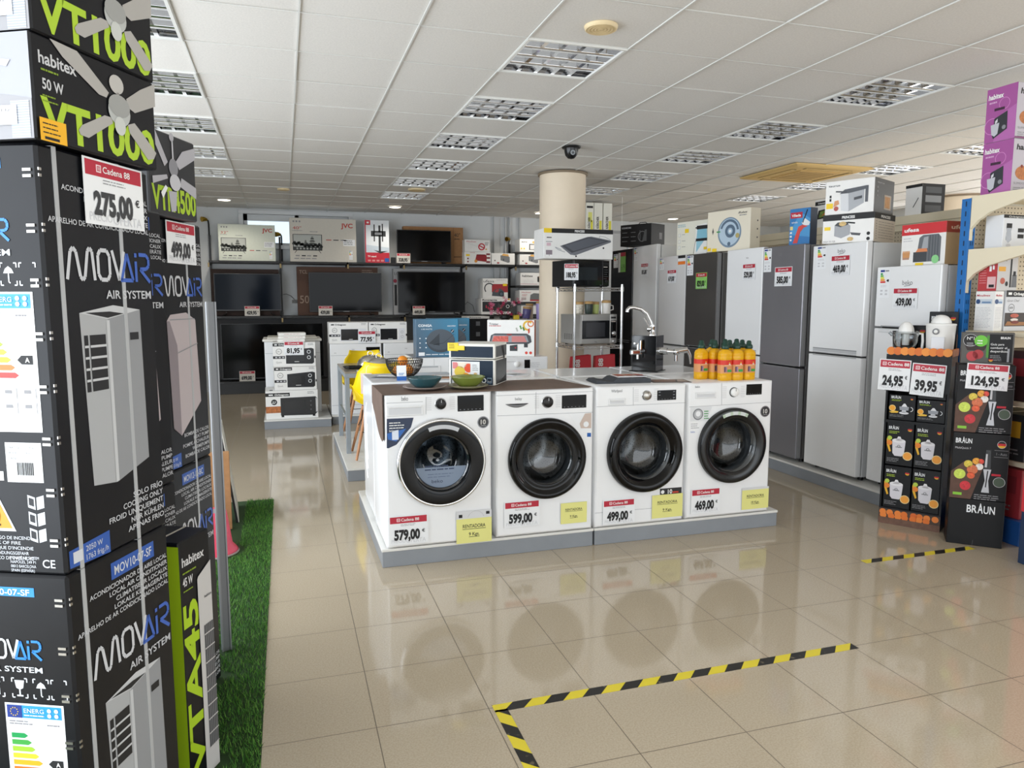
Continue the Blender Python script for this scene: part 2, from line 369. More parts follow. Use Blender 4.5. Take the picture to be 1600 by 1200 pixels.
def card(price, label, loc, rot, w, h, style='red', small=True, pap=None, fade=False):
    """printed price card: red heading, small print, bold price over faint lettering"""
    M = MB(); M.box(0, -.0012, 0, w, 0, h, pap or PAPER); F = Fr((0, -.0012, 0), (1, 0, 0), (0, 0, 1), w, h, .0004)
    land = w/h > 1.25; hb = .74
    M.rect(F, .03, hb, .97, .97, mat('#b9273c', .45)); k = .105*h/w
    cx = .2 if land else .1
    M.rect(F, cx, hb+.06, cx+.115*h/w, hb+.175, mat('#f3d9dc', .5), 2); M.rect(F, cx+.02*h/w, hb+.08, cx+.095*h/w, hb+.155, mat('#b9273c', .45), 3)
    M.txt(F, '88', cx+.03*h/w, hb+.09, .055, mat('#f3d9dc', .5), 4, w=.055*h/w)
    M.txt(F, 'Cadena 88', cx+.15*h/w, hb+.068, .1, WHITE, 3, w=.46 if land else .68, bold=.012)
    if small: M.lines(F, .3, .72, .69, 2, .045, .014, GREYINK, 2, .2)
    if w > .09: M.txt(F, 'PRECIO', .06, .06, .13, mat('#d3d4d8', .6), 2, w=.36); M.txt(F, 'OFERTA', .44, .04, .15, mat('#d3d4d8', .6), 3, w=.5)
    n, e = (price, '€')
    M.txt(F, n, .13, .17, .33 if land else .3, mat('#3c3d40', .6) if fade else INK, 4, w=.66, bold=.05)
    M.txt(F, e, .84, .38, .11, INK, 4, w=.075, bold=.02)
    return tag(M.build('price_card', None, loc, rot), label, 'price card')
def energy(M, F, pick=3, col=None):
    """European energy label on a face"""
    M.rect(F, 0, 0, 1, 1, PAPER, 1); M.rect(F, .04, .885, .96, .985, mat('#2f9be0', .4), 2); M.rect(F, .04, .885, .29, .985, mat('#233a8c', .4), 3)
    for t in range(10): M.disc(F, .165+.07*math.cos(t*.628)*.9, .935+.032*math.sin(t*.628), .005, YEL, 4, 5)
    M.txt(F, 'ENERG', .33, .93, .035, WHITE, 4, w=.34)
    M.lines(F, .33, .68, .905, 1, .02, .009, WHITE, 4, .05)
    for x in (.76, .88):
        for y in (.955, .915): M.disc(F, x, y, .017, PAPER, 4, 10)
    M.lines(F, .06, .5, .85, 2, .02, .01, GREYINK); M.lines(F, .7, .95, .83, 1, .02, .01, GREYINK)
    for i, c in enumerate(('#1d9a52', '#44a447', '#9fc63b', '#e8e13a', '#f2b02a', '#e8762c', '#d8352f')):
        y = .72-i*.055; x = .3+i*.055
        M.pg(F, [(.08, y), (x, y), (x+.06, y+.02), (x, y+.04), (.08, y+.04)], mat(c, .4), 2)
    y = .72-pick*.055; M.pg(F, [(.68, y+.02), (.75, y-.012), (.93, y-.012), (.93, y+.052), (.75, y+.052)], INK, 2); M.txt(F, 'A', .81, y+.003, .034, WHITE, 3, bold=.02)
    for x in (.06, .37, .68):
        for y0, y1 in ((.13, .22), (.235, .325)):
            M.rect(F, x, y0, x+.27, y1, LGREY, 2); M.rect(F, x+.012, y0+.006, x+.258, y1-.006, PAPER, 3)
            M.rect(F, x+.08, y0+.045, x+.19, y0+.07, GREYINK, 4); M.rect(F, x+.1, y0+.02, x+.17, y0+.032, LGREY, 4)
    M.lines(F, .06, .9, .09, 2, .025, .01, LGREY)
def minienergy(M, F, l=1):
    M.rect(F, 0, 0, 1, 1, PAPER, l); M.rect(F, .08, .9, .5, .97, mat('#233a8c', .4), l+1); M.rect(F, .55, .91, .9, .96, GREYINK, l+1)
    for i, c in enumerate(('#1d9a52', '#6fb843', '#e8e13a', '#f2a02a', '#d8352f')):
        y = .8-i*.07; M.pg(F, [(.1, y), (.28+i*.07, y), (.34+i*.07, y+.03), (.28+i*.07, y+.06), (.1, y+.06)], mat(c, .4), l+1)
    M.pg(F, [(.68, .6), (.78, .56), (.92, .56), (.92, .64), (.78, .64)], INK, l+1)
    M.lines(F, .15, .85, .42, 2, .04, .015, LGREY, l+1)
    for x in (.15, .6):
        for y in (.22, .1): M.rect(F, x, y, x+.22, y+.06, LGREY, l+1)
def movair_logo(M, F, a, b, h, w, c2=None):
    ww = mat('#c9cbcf', .4); bl = c2 or mat('#3d62b8', .4); P = lambda pts, m: M.line(F, [(a+x*w, b+y*h) for x, y in pts], h*.13, m, 2)
    P([(0, 0), (.045, .85), (.075, .97), (.105, .85), (.14, .1), (.165, .0), (.19, .1), (.23, .9), (.255, 1), (.28, .9), (.3, 0)], ww)
    P([(.345, .2), (.345, .8), (.375, .97), (.45, .97), (.48, .8), (.48, .2), (.45, .03), (.375, .03), (.345, .2)], ww)
    P([(.515, 1), (.59, .03), (.665, 1)], ww)
    P([(.62, .04), (.7, .93), (.77, .04), (.61, .04)], bl); P([(.815, 0), (.815, .7)], bl); P([(.815, .84), (.815, .98)], bl)
    P([(.86, .94), (.96, .94), (.99, .8), (.99, .58), (.955, .46), (.87, .44), (1., 0)], bl)
def ac_front(M, F, model, kind, power):
    T = lambda t, b, h, al='R', a=.97, w=None: M.txt(F, t, a, b, h, mat('#c4c6ca', .5), 2, w=w, al=al, bold=.012)
    M.rect(F, .38, .93, .83, .975, mat('#2f58a8', .4)); M.txt(F, model, .41, .94, .024, mat('#cfd3da', .5), 2, w=.39, bold=.01)
    for i, (t, w) in enumerate((('ACONDICIONADOR DE AIRE LOCAL', .8), ('LOCAL AIR CONDITIONER', .62), ('CLIMATISEUR LOCAUX', .56), ('LOKALE KLIMAGERÄTE', .58), ('APARELHO DE AR CONDICIONADO LOCAL', .92))): T(t, .908-i*.0195, .0125, w=w)
    movair_logo(M, F, .17, .70, .078, .79)
    M.txt(F, 'AIR SYSTEM', .5, .655, .021, mat('#c4c6ca', .5), 2, w=.46, bold=.015)
    g1, g2, g3 = mat('#a9abad', .5), mat('#8f9194', .5), mat('#c2c4c6', .5); dk = mat('#15161a', .5)
    if kind == 'slim':
        M.pg(F, [(.25, .62), (.5, .603), (.5, .178), (.28, .19)], g1); M.pg(F, [(.5, .603), (.83, .625), (.84, .215), (.5, .178)], g2)
        M.pg(F, [(.25, .62), (.56, .638), (.83, .625), (.5, .603)], g3); M.pg(F, [(.3, .62), (.52, .622), (.66, .616), (.5, .606)], dk, 2)
        for x0, x1 in ((.275, .31), (.325, .47)):
            M.rect(F, x0, .425, x1, .565, dk, 2)
            for k in range(1, 5): M.rect(F, x0, .425+k*.028-.003, x1, .425+k*.028+.003, g3, 3)
        M.rect(F, .71, .545, .8, .565, dk, 2); M.rect(F, .485, .18, .515, .6, g3, 2)
        words = ('SOLO FRÍO', 'COOLING ONLY', 'FROID UNIQUEMENT', 'NUR KÜHLEN', 'APENAS FRIO')
    else:
        M.pg(F, [(.25, .6), (.32, .625), (.62, .632), (.8, .6), (.84, .25), (.42, .13), (.28, .17)], mat('#b9aeb0', .5))
        M.pg(F, [(.25, .6), (.3, .6), (.42, .5), (.42, .13), (.28, .17)], mat('#8a8085', .5), 2); M.line(F, [(.42, .47), (.82, .5)], .004, g2, 3); M.line(F, [(.3, .605), (.78, .605)], .004, g2, 3)
        words = ('BOMBA DE CALOR', 'HEAT PUMP', 'POMPE À CHALEUR', 'WÄRMEPUMPE', 'BOMBA DE CALOR')
    for i, t in enumerate(words): T(t, .12-i*.022, .0145, w=.045*len(t)*.8)
    M.pg(F, [(.03, .012), (.39, .004), (.39, .062), (.03, .055)], mat('#2f58a8', .4))
    M.rect(F, .06, .02, .14, .048, mat('#cfd3da', .5), 2); M.txt(F, power[0], .17, .036, .014, mat('#cfd3da', .5), 2, w=.15); M.txt(F, power[1], .17, .014, .014, mat('#cfd3da', .5), 2, w=.2)
def ac_left(M, F, model):
    w = mat('#dfe3ea', .45); dk = mat('#14161b', .5)
    M.rect(F, .45, .945, .815, .968, mat('#2a8fdc', .4)); M.txt(F, model, .48, .9485, .015, WHITE, 2, w=.31, bold=.015)
    movair_logo(M, F, .45, .785, .05, .38, mat('#2b86d8', .4)); M.txt(F, 'AIR SYSTEM', .5, .752, .014, w, 2, w=.33, bold=.015)
    for x in (.55, .68, .8, .9):      # handling marks in corner brackets
        x -= .03
        for sx in (0, 1):
            for sy in (0, 1):
                X, Y = x+sx*.085, .685+sy*.05; M.line(F, [(X+(.014 if not sx else -.014), Y), (X, Y), (X, Y+(.01 if not sy else -.01))], .003, w, 1)
    M.line(F, [(.545, .69), (.545, .73)], .005, w); M.line(F, [(.575, .69), (.575, .73)], .005, w); M.pg(F, [(.535, .722), (.555, .722), (.545, .735)], w); M.pg(F, [(.565, .722), (.585, .722), (.575, .735)], w)
    M.pg(F, [(.665, .73), (.72, .73), (.712, .71), (.695, .706), (.69, .706), (.673, .71)], w); M.line(F, [(.6925, .71), (.6925, .69)], .004, w); M.line(F, [(.675, .69), (.71, .69)], .004, w)
    M.pg(F, [(.785, .712), (.795, .722), (.812, .728), (.83, .722), (.84, .712)], w); M.line(F, [(.812, .715), (.812, .692), (.82, .69)], .003, w)
    energy(M, F.sub(.6, .345, .93, .67), 4)
    G = F.sub(.72, .225, .915, .32); M.rect(G, 0, 0, 1, 1, PAPER); M.txt(G, 'PART NO: CL19563', .08, .84, .07, GREYINK, 2, w=.75); M.txt(G, 'MODEL: CL19563', .08, .7, .07, GREYINK, 2, w=.65); M.txt(G, 'EAN', .08, .57, .07, GREYINK, 2, w=.2)
    x = .3
    while x < .74: q = random.choice((.015, .03)); M.rect(G, x, .18, x+q, .5, INK, 2); x += q+.018
    M.rect(F, .5, .228, .7, .25, PAPER)
    M.pg(F, [(.57, .105), (.66, .19), (.745, .105)], PAPER); M.pg(F, [(.59, .112), (.66, .178), (.727, .112)], mat('#e09b2b', .5), 2); M.txt(F, '!', .653, .118, .035, INK, 3)
    for k, y in enumerate((.165, .125, .085)):     # open-book marks
        M.pg(F, [(.82, y), (.86, y-.006), (.86, y+.024), (.82, y+.03)], w); M.pg(F, [(.868, y-.006), (.908, y), (.908, y+.03), (.868, y+.024)], w)
        M.pg(F, [(.827, y+.006), (.853, y+.002), (.853, y+.02), (.827, y+.024)], dk, 2)
    for i, t in enumerate(('RIESGO DE INCENDIO', 'RISK OF FIRE', "RISQUE D'INCENDIE", 'BRANDUNGSGEFAHR', 'RISCO DE INCÊNDIO')): M.txt(F, t, .6, .085-i*.0125, .008, w, 1, w=.017*len(t)*.8)
    for i, t in enumerate(('MOVAIR AIR SYSTEM', 'NÁPOLES, 249 P1', '08013 BARCELONA', 'SPAIN (ESPAÑA)')): M.txt(F, t, .7, .037-i*.0105, .007, w, 1, w=.0115*len(t)*.8)
    M.txt(F, 'CE', .875, .018, .02, w, 1, bold=.01)
def ac_box(label, loc, rot, w, d, h, model, kind, power, left=True, near=True):
    r = thing('air_conditioner_box', label, 'box', loc, rot)
    C = Carton(w, d, h, BOXK, .006); ac_front(C.M, C.F, model, kind, power)
    if left: ac_left(C.M, C.L, model)
    o = C.M.build('carton', r)
    for a in (.13, .68):
        b = MB(); x = a*w; q = .0013; sm = mat('#aeb0b2', .35)
        for bx in ((x-.006, -q, .0, x+.006, 0, h+q), (x-.006, -q, h, x+.006, d+q, h+q), (x-.006, d, 0, x+.006, d+q, h)): b.box(*bx, sm)
        b.build('strap', r)
    if near:
        for k in range(8):      # crimped metal staples up the near edge
            b = MB(); z = h*(.07+.122*k)
            for e in (0, .012): b.box(-.003, .012, z+e, -.0004, .03, z+e+.0055, STEEL); b.box(.001, -.0026, z+e+.002, .008, -.0004, z+e+.0075, STEEL)
            b.build('staple', r)
    return r
Z1, Z2 = .885, 1.727
def offs(p, rot, a, b=0):
    r = math.radians(rot); return (p[0]+a*math.cos(r)-b*math.sin(r), p[1]+a*math.sin(r)+b*math.cos(r))
A1 = (-.455, 1.69)
ac_box('black portable air conditioner box at the bottom of the nearest stack', (*A1, .006), 66, .36, .42, Z1-.006, 'MOV10-07-SF', 'slim', ('2050 W', '1763 frig./h'))
ac_box('black portable air conditioner box hung with the 275,00 price card', (*A1, Z1+.002), 66, .36, .42, .885, 'MOV10-07-SF', 'slim', ('2050 W', '1763 frig./h'))
A2 = offs((-.35, 2.5), 65, -.36)
ac_box('lower black air conditioner box wedged behind the nearest stack', (*A2, .006), 65, .36, .42, Z1-.006, 'MOV10-10-BC', 'heat', ('2900 W', '2494 frig./h'), False, False)
ac_box('upper black air conditioner box wedged behind the nearest stack', (*A2, Z1+.002), 65, .36, .42, Z2-Z1, 'MOV10-10-BC', 'heat', ('2900 W', '2494 frig./h'), False, False)
A3 = offs((-.28, 2.91), 70, -.36)
ac_box('bluish black air conditioner box at the bottom of the farthest stack', (*A3, .006), 70, .36, .42, Z1-.006, 'MOV12-12-BC', 'heat', ('3500 W', '3010 frig./h'), False, False)
ac_box('black air conditioner box hung with the 499,00 price card', (*A3, Z1+.002), 70, .36, .42, Z2-Z1, 'MOV12-12-BC', 'heat', ('3500 W', '3010 frig./h'), False, False)
p = offs(A1, 66, .122, -.006); card('275,00', 'white price card reading 275,00 on the nearest air conditioner box', (*p, 1.628), 66, .205, .142, fade=True)
p = offs(A3, 70, .105, -.006); card('499,00', 'white price card reading 499,00 on the farther air conditioner box', (*p, 1.585), 70, .2, .14, fade=True)
def fan_box(label, loc, rot):
    r = thing('ceiling_fan_box', label, 'box', loc, rot); C = Carton(.36, .3, .204, BOXK, .004); M, F = C.M, C.F
    Q = hom((195, 190), (955, 545), (965, 1080), (230, 885)); lm = mat('#a9c92e', .5); g = mat('#aaa7a2', .5); g2 = mat('#9b9c99', .5)
    M.txt(F, 'VT1000', .045, .06, .36, lm, 1, w=.93, bold=.03)
    M.txt(F, 'habitex', .05, .735, .115, mat('#c9cacc', .5), 1, w=.27, bold=.02); M.txt(F, '50 W', .065, .5, .1, mat('#c9cacc', .5), 1, w=.15, bold=.02)
    M.lines(F, .06, .2, .67, 1, .05, .018, mat('#7f9a22', .5)); M.lines(F, .06, .17, .43, 2, .05, .014, mat('#7f9a22', .5))
    for pts in ([(320, 250), (490, 335), (680, 600), (665, 630), (620, 610), (400, 370)], [(785, 640), (870, 585), (957, 550), (957, 690), (835, 728), (790, 690)], [(490, 830), (510, 800), (650, 740), (695, 755), (700, 790), (550, 880), (500, 860)], [(790, 800), (830, 790), (880, 860), (955, 975), (940, 1010), (905, 1015), (800, 850)]):
        M.pg(F, [Q(*q) for q in pts], g, 3)
    a, b = Q(740, 720); M.disc(F, a, b, .155, mat('#b4b7b4', .45), 4, 24, .17); M.disc(F, a, b+.06, .12, g2, 5, 24, .165); a, b = Q(740, 820); M.disc(F, a, b+.02, .1, mat('#c6c9c4', .45), 6, 20, .085)
    a, b = Q(728, 550); M.disc(F, a, b, .1, mat('#bab7b2', .5), 3, 20, .11); M.line(F, [Q(735, 600), Q(738, 660)], .035, g, 3)
    # photograph of a bright room with blinds on the end
    L = C.L; M.rect(L, .01, .01, .99, .99, mat('#a7a9b2', .5)); M.pg(L, [(.01, .6), (.99, .38), (.99, .01), (.01, .01)], mat('#9c9ca0', .5), 2)
    M.rect(L, .83, .02, .97, .36, mat('#d5dae4', .5), 3); M.rect(L, .1, .02, .7, .5, mat('#cdd3de', .5), 3)
    for k in range(14): M.rect(L, .83, .03+k*.024, .97, .04+k*.024, mat('#a3abb9', .5), 4); M.rect(L, .1, .04+k*.032, .7, .05+k*.032, mat('#8f8d93', .5), 4)
    M.disc(L, .5, .8, .1, mat('#d8dade', .5), 3); M.pg(L, [(.2, .86), (.5, .83), (.5, .79), (.2, .8)], mat('#d0d2d8', .5), 3); M.pg(L, [(.55, .8), (.85, .74), (.82, .68), (.55, .77)], mat('#c8cad2', .5), 3)
    M.build('carton', r)
    b = MB(); G = L.sub(.3, .14, .88, .32); b.rect(G, 0, 0, 1, 1, PAPER, 6); b.txt(G, '220-240 V~50 Hz', .12, .68, .16, GREYINK, 7, w=.8); b.lines(G, .2, .8, .45, 3, .12, .035, LGREY, 7); b.build('rating_sticker', r)
    return r, C
f1, C = fan_box('black ceiling fan box with a yellow sticker, resting on the nearest air conditioner box', (-.45, 1.681, 1.776), 62)
b = MB(); G = C.F.sub(.015, 0, .2, .215); b.rect(G, 0, 0, 1, 1, mat('#f0b31e', .5), 8); b.lines(G, .1, .8, .75, 3, .2, .05, INK, 9); b.rect(G, .15, .08, .7, .2, INK, 9); o = b.build('sticker', f1); o['label'] = 'yellow shop sticker'
fan_box('black ceiling fan box on top of another fan box, cut off by the top edge', (-.446, 1.687, 1.982), 62.5)
C = Carton(.28, .26, .265, mat('#2b2c30', .45, var=.06, scale=8), .004); M, F = C.M, C.F; Q = hom((960, 760), (1222, 910), (1235, 1395), (940, 1270))
g = mat('#b5b4ba', .5)
M.txt(F, 'VTR4500', .05, .08, .27, mat('#a9c92e', .5), 1, w=.92, bold=.035)
for pts in ([(970, 770), (1000, 775), (1065, 980), (1045, 1000)], [(1110, 990), (1150, 940), (1222, 935), (1222, 1000), (1130, 1040)], [(970, 1040), (1055, 1050), (1060, 1075), (970, 1085)], [(1140, 1090), (1226, 1170), (1226, 1240), (1130, 1140)], [(1060, 1150), (1110, 1170), (1100, 1290), (1070, 1290)]): M.pg(F, [Q(*q) for q in pts], g, 3)
a, b_ = Q(1095, 1020); M.disc(F, a, b_, .11, mat('#8f8f95', .4), 4, 20, .1); a, b_ = Q(1100, 1110); M.disc(F, a, b_, .1, mat('#c9c9cf', .4), 5, 20, .12); M.line(F, [Q(1095, 860), Q(1095, 970)], .03, mat('#c9c9cf', .4), 4); a, b_ = Q(1092, 850); M.disc(F, a, b_, .05, g, 4)
M.pg(F, [Q(1010, 1150), Q(1040, 1110), Q(1052, 1130), Q(1020, 1190)], PAPER, 6)
C.done('ceiling_fan_box', 'black ceiling fan box lettered VTR4500 on the farther stack of air conditioner boxes', (*offs((-.276, 2.8), 67, -.28), Z2+.004), 67)
# tall fan box
r = thing('tower_fan_box', 'tall black and lime green tower fan box standing on the grass mat', 'box', (-.312, 2.214, .006), 63)
C = Carton(.15, .15, .765, BOXK, .004); M, F = C.M, C.F; M.rect(C.L, .0, .0, 1, .985, mat('#a9cb1d', .45)); wh = mat('#c6c4c2', .5)
M.txt(F, 'habitex', .08, .9, .035, mat('#d6d6d6', .5), 1, w=.72, bold=.02); M.lines(F, .08, .55, .87, 1, .02, .006, mat('#7f9a22', .5)); M.txt(F, '45 W', .08, .822, .032, mat('#d6d6d6', .5), 1, w=.32, bold=.02); M.lines(F, .08, .4, .8, 1, .02, .005, mat('#7f9a22', .5))
M.txt(F, 'VTA45', .5, .03, .088, mat('#a9cb1d', .5), 1, w=3.7, bold=.03, rot=math.pi/2)
M.pg(F, [(.52, 0), (.985, 0), (.985, .87), (.55, .83), (.52, .82)], wh, 4); M.rect(F, .66, .1, .98, .62, mat('#77787a', .5), 5)
for k in range(5): M.rect(F, .68+k*.062, .1, .7+k*.062, .62, mat('#26272a', .5), 6)
for k in range(9): M.rect(F, .65, .1+k*.06, .985, .105+k*.06, wh, 7)
M.txt(F, 'habitex', .72, .73, .012, INK, 5, w=.25, bold=.01); M.build('carton', r)
# ---------------------------------------------------------------- the grass mat and what stands on it
GX1, GY1 = -.118, 5.53
b = MB(); b.box(-1.6, .6, 0, GX1, GY1, .004, mat('#1f3a12', .9)); mt = tag(b.build('grass_mat'), 'green artificial grass mat on the floor under the box stacks', 'mat')
FOOT = [(A1, 66, .36, .42), (A2, 65, .36, .42), (A3, 70, .36, .42), ((-.312, 2.214), 63, .15, .15)]
def blocked(x, y):
    for (p, rt, w_, d_) in FOOT:
        r_ = math.radians(rt); dx, dy = x-p[0], y-p[1]; u = dx*math.cos(r_)+dy*math.sin(r_); v = -dx*math.sin(r_)+dy*math.cos(r_)
        if -.028 < u < w_+.028 and -.028 < v < d_+.028: return True
    if math.hypot(x+.43, y-4.42) < .165 or (x < -.3 and y > 4.55) or math.hypot(x+.279, y-3.14) < .04: return True
    return False
b = MB(); gm = [mat('#4f8a2c', .7), mat('#3d7523', .7), mat('#6a9a3c', .7), mat('#2f5f1c', .7)]; vs = [[], [], [], []]
for _ in range(42000):
    x = random.uniform(-.66, GX1); y = random.uniform(1.5, GY1)
    if blocked(x, y): continue
    a = random.uniform(0, 6.283); t = random.uniform(0, 6.283); h = random.uniform(.014, .03); q = random.uniform(.002, .016); wd = .0016
    vs[random.randrange(4)] += [(x+wd*math.cos(a), y+wd*math.sin(a), .003), (x-wd*math.cos(a), y-wd*math.sin(a), .003), (x+q*math.cos(t), y+q*math.sin(t), h)]
for m_, v_ in zip(gm, vs): b.add(v_, [(i, i+1, i+2) for i in range(0, len(v_), 3)], m_)
o = b.build('grass_blades', mt); o['kind'] = 'stuff'
b = MB(); al = mat('#7d7f82', .5, .6)
b.loft([[(x, y, z) for x, y in ((-.016, -.012), (.016, -.012), (.016, .012), (-.016, .012))] for z in (.005, 1.455)], al, True, False)
for s in (-1, 1): b.box(s*.016-.003, -.016, .005, s*.016+.003, -.012, 1.455, mat('#8f9194', .45, .6))
tag(b.build('aluminium_post', None, (-.279, 3.14, 0), 20), 'slim aluminium post standing beside the farthest stack of boxes', 'post')
b = MB(); pk = mat('#d8415c', .35, var=.06); b.lathe([(.125, 0), (.13, .006), (.125, .02), (.1, .05), (.075, .24), (.07, .25), (.06, .25), (.058, .235)], pk, n=36)
b.lathe([(.0005, .238), (.05, .242), (.06, .245)], mat('#8d8386', .6), n=30); b.lathe([(.131, .0), (.136, .003), (.132, .012)], mat('#b9a9a4', .6), n=36)
tag(b.build('plastic_pot', None, (-.43, 4.42, .006)), 'pink flared plastic pot on the grass mat beside the post', 'pot')
b = MB(); b.box(0, 0, 0, .32, .02, .24, mat('#c83e5a', .4), .006); b.box(.28, -.004, .02, .31, 0, .22, WHITE)
tag(b.build('cardboard_sleeve', None, (-.80, 4.60, .008), (0, 0, 8)), 'low pink carton behind the pink pot', 'box')
b = MB(); b.box(0, 0, 0, .5, .05, .5, CARDB, .004)
tag(b.build('cardboard_sheet', None, (-.86, 4.82, .008), (0, 0, 3)), 'flat brown cardboard carton standing behind the pink pot', 'cardboard')
b = MB(); b.box(-.008, 0, 0, .006, .42, .63, DARK); b.box(.006, 0, 0, .011, .42, .63, mat('#c9c6bd', .5)); b.box(-.3, .05, .04, -.05, .09, .3, BLACK)
tag(b.build('leaning_panel', None, (-.338, 4.99, .0065), (0, -7.5, 4)), 'thin dark panel with a pale edge leaning at the left of the grass mat', 'panel')

# ---------------------------------------------------------------- the island of washing machines
PZ = .105
def platform(label, x0, y0, x1, y1, z=PZ, rot=0):
    r = thing('display_platform', label, 'platform', (x0, y0, 0), rot); w_, d_ = x1-x0, y1-y0; gr = mat('#8b9096', .35, var=.05, scale=5)
    b = MB(); b.box(.004, .004, 0, w_-.004, d_-.004, z-.016, gr, .003); b.build('plinth', r)
    b = MB(); b.box(0, 0, z-.016, w_, d_, z, mat('#e4e3de', .35, var=.03, scale=7), .003); b.build('top_panel', r); return r
platform('white topped grey display platform under the two left washing machines', .466, 3.895, 1.722, 5.2)
platform('white topped grey display platform under the two right washing machines', 1.726, 3.895, 3.02, 5.2)
W_, H_, D_ = .592, .845, .55
DRUM = bpy.data.materials.new('perforated_drum_steel'); DRUM.use_nodes = True
_n = DRUM.node_tree; _p = _n.nodes['Principled BSDF']; _p.inputs['Metallic'].default_value = 1; _p.inputs['Roughness'].default_value = .3
_v = _n.nodes.new('ShaderNodeTexVoronoi'); _v.inputs['Scale'].default_value = 85; _t = _n.nodes.new('ShaderNodeTexCoord'); _n.links.new(_t.outputs['Object'], _v.inputs['Vector'])
_r = _n.nodes.new('ShaderNodeValToRGB'); _r.color_ramp.elements[0].position = .22; _r.color_ramp.elements[1].position = .3; _r.color_ramp.elements[0].color = (.03, .03, .03, 1); _r.color_ramp.elements[1].color = (.72, .71, .69, 1)
_n.links.new(_v.outputs['Distance'], _r.inputs[0]); _n.links.new(_r.outputs[0], _p.inputs['Base Color'])
def washer_body(r, w, h, d, hole=None, m=ENAMEL):
    """shell with rounded edges; hole = (x, z, radius) cut in the front sheet"""
    b = MB()
    if hole is None: b.box(0, 0, 0, w, d, h, m, .008)
    else:
        cx, cz, R = hole; n = 64; e = .012
        def edge(a, rx0, rx1, rz0, rz1):
            dx, dz = math.cos(a), math.sin(a); t = min([((rx1 if dx > 0 else rx0)-cx)/dx if abs(dx) > 1e-6 else 9, ((rz1 if dz > 0 else rz0)-cz)/dz if abs(dz) > 1e-6 else 9])
            return cx+dx*t, cz+dz*t
        A = sorted([2*math.pi*k/n for k in range(n)]+[math.atan2(z-cz, x-cx) % (2*math.pi) for x in (e, w-e) for z in (e, h-e)])
        inn = [(cx+R*math.cos(a), 0, cz+R*math.sin(a)) for a in A]; mid = [edge(a, e, w-e, e, h-e) for a in A]
        sc = lambda q, x0, x1, z0, z1: ((q[0]-e)/(w-2*e)*(x1-x0)+x0, (q[1]-e)/(h-2*e)*(z1-z0)+z0)
        rings = [[(cx+R*math.cos(a), .05, cz+R*math.sin(a)) for a in A], inn, [(x, 0, z) for x, z in mid]]
        for k, y in ((.004, .0035), (0, .012), (0, d-.012), (.012, d)): rings.append([(lambda q: (q[0], y, q[1]))(sc(q, k, w-k, k, h-k)) for q in mid])
        rings = [q[::-1] for q in rings]; b.loft(rings[:3], m, False, False); b.loft(rings[2:6], m, False, True); b.loft(rings[5:], m, False, False); b.poly(rings[-1], m)
    return b
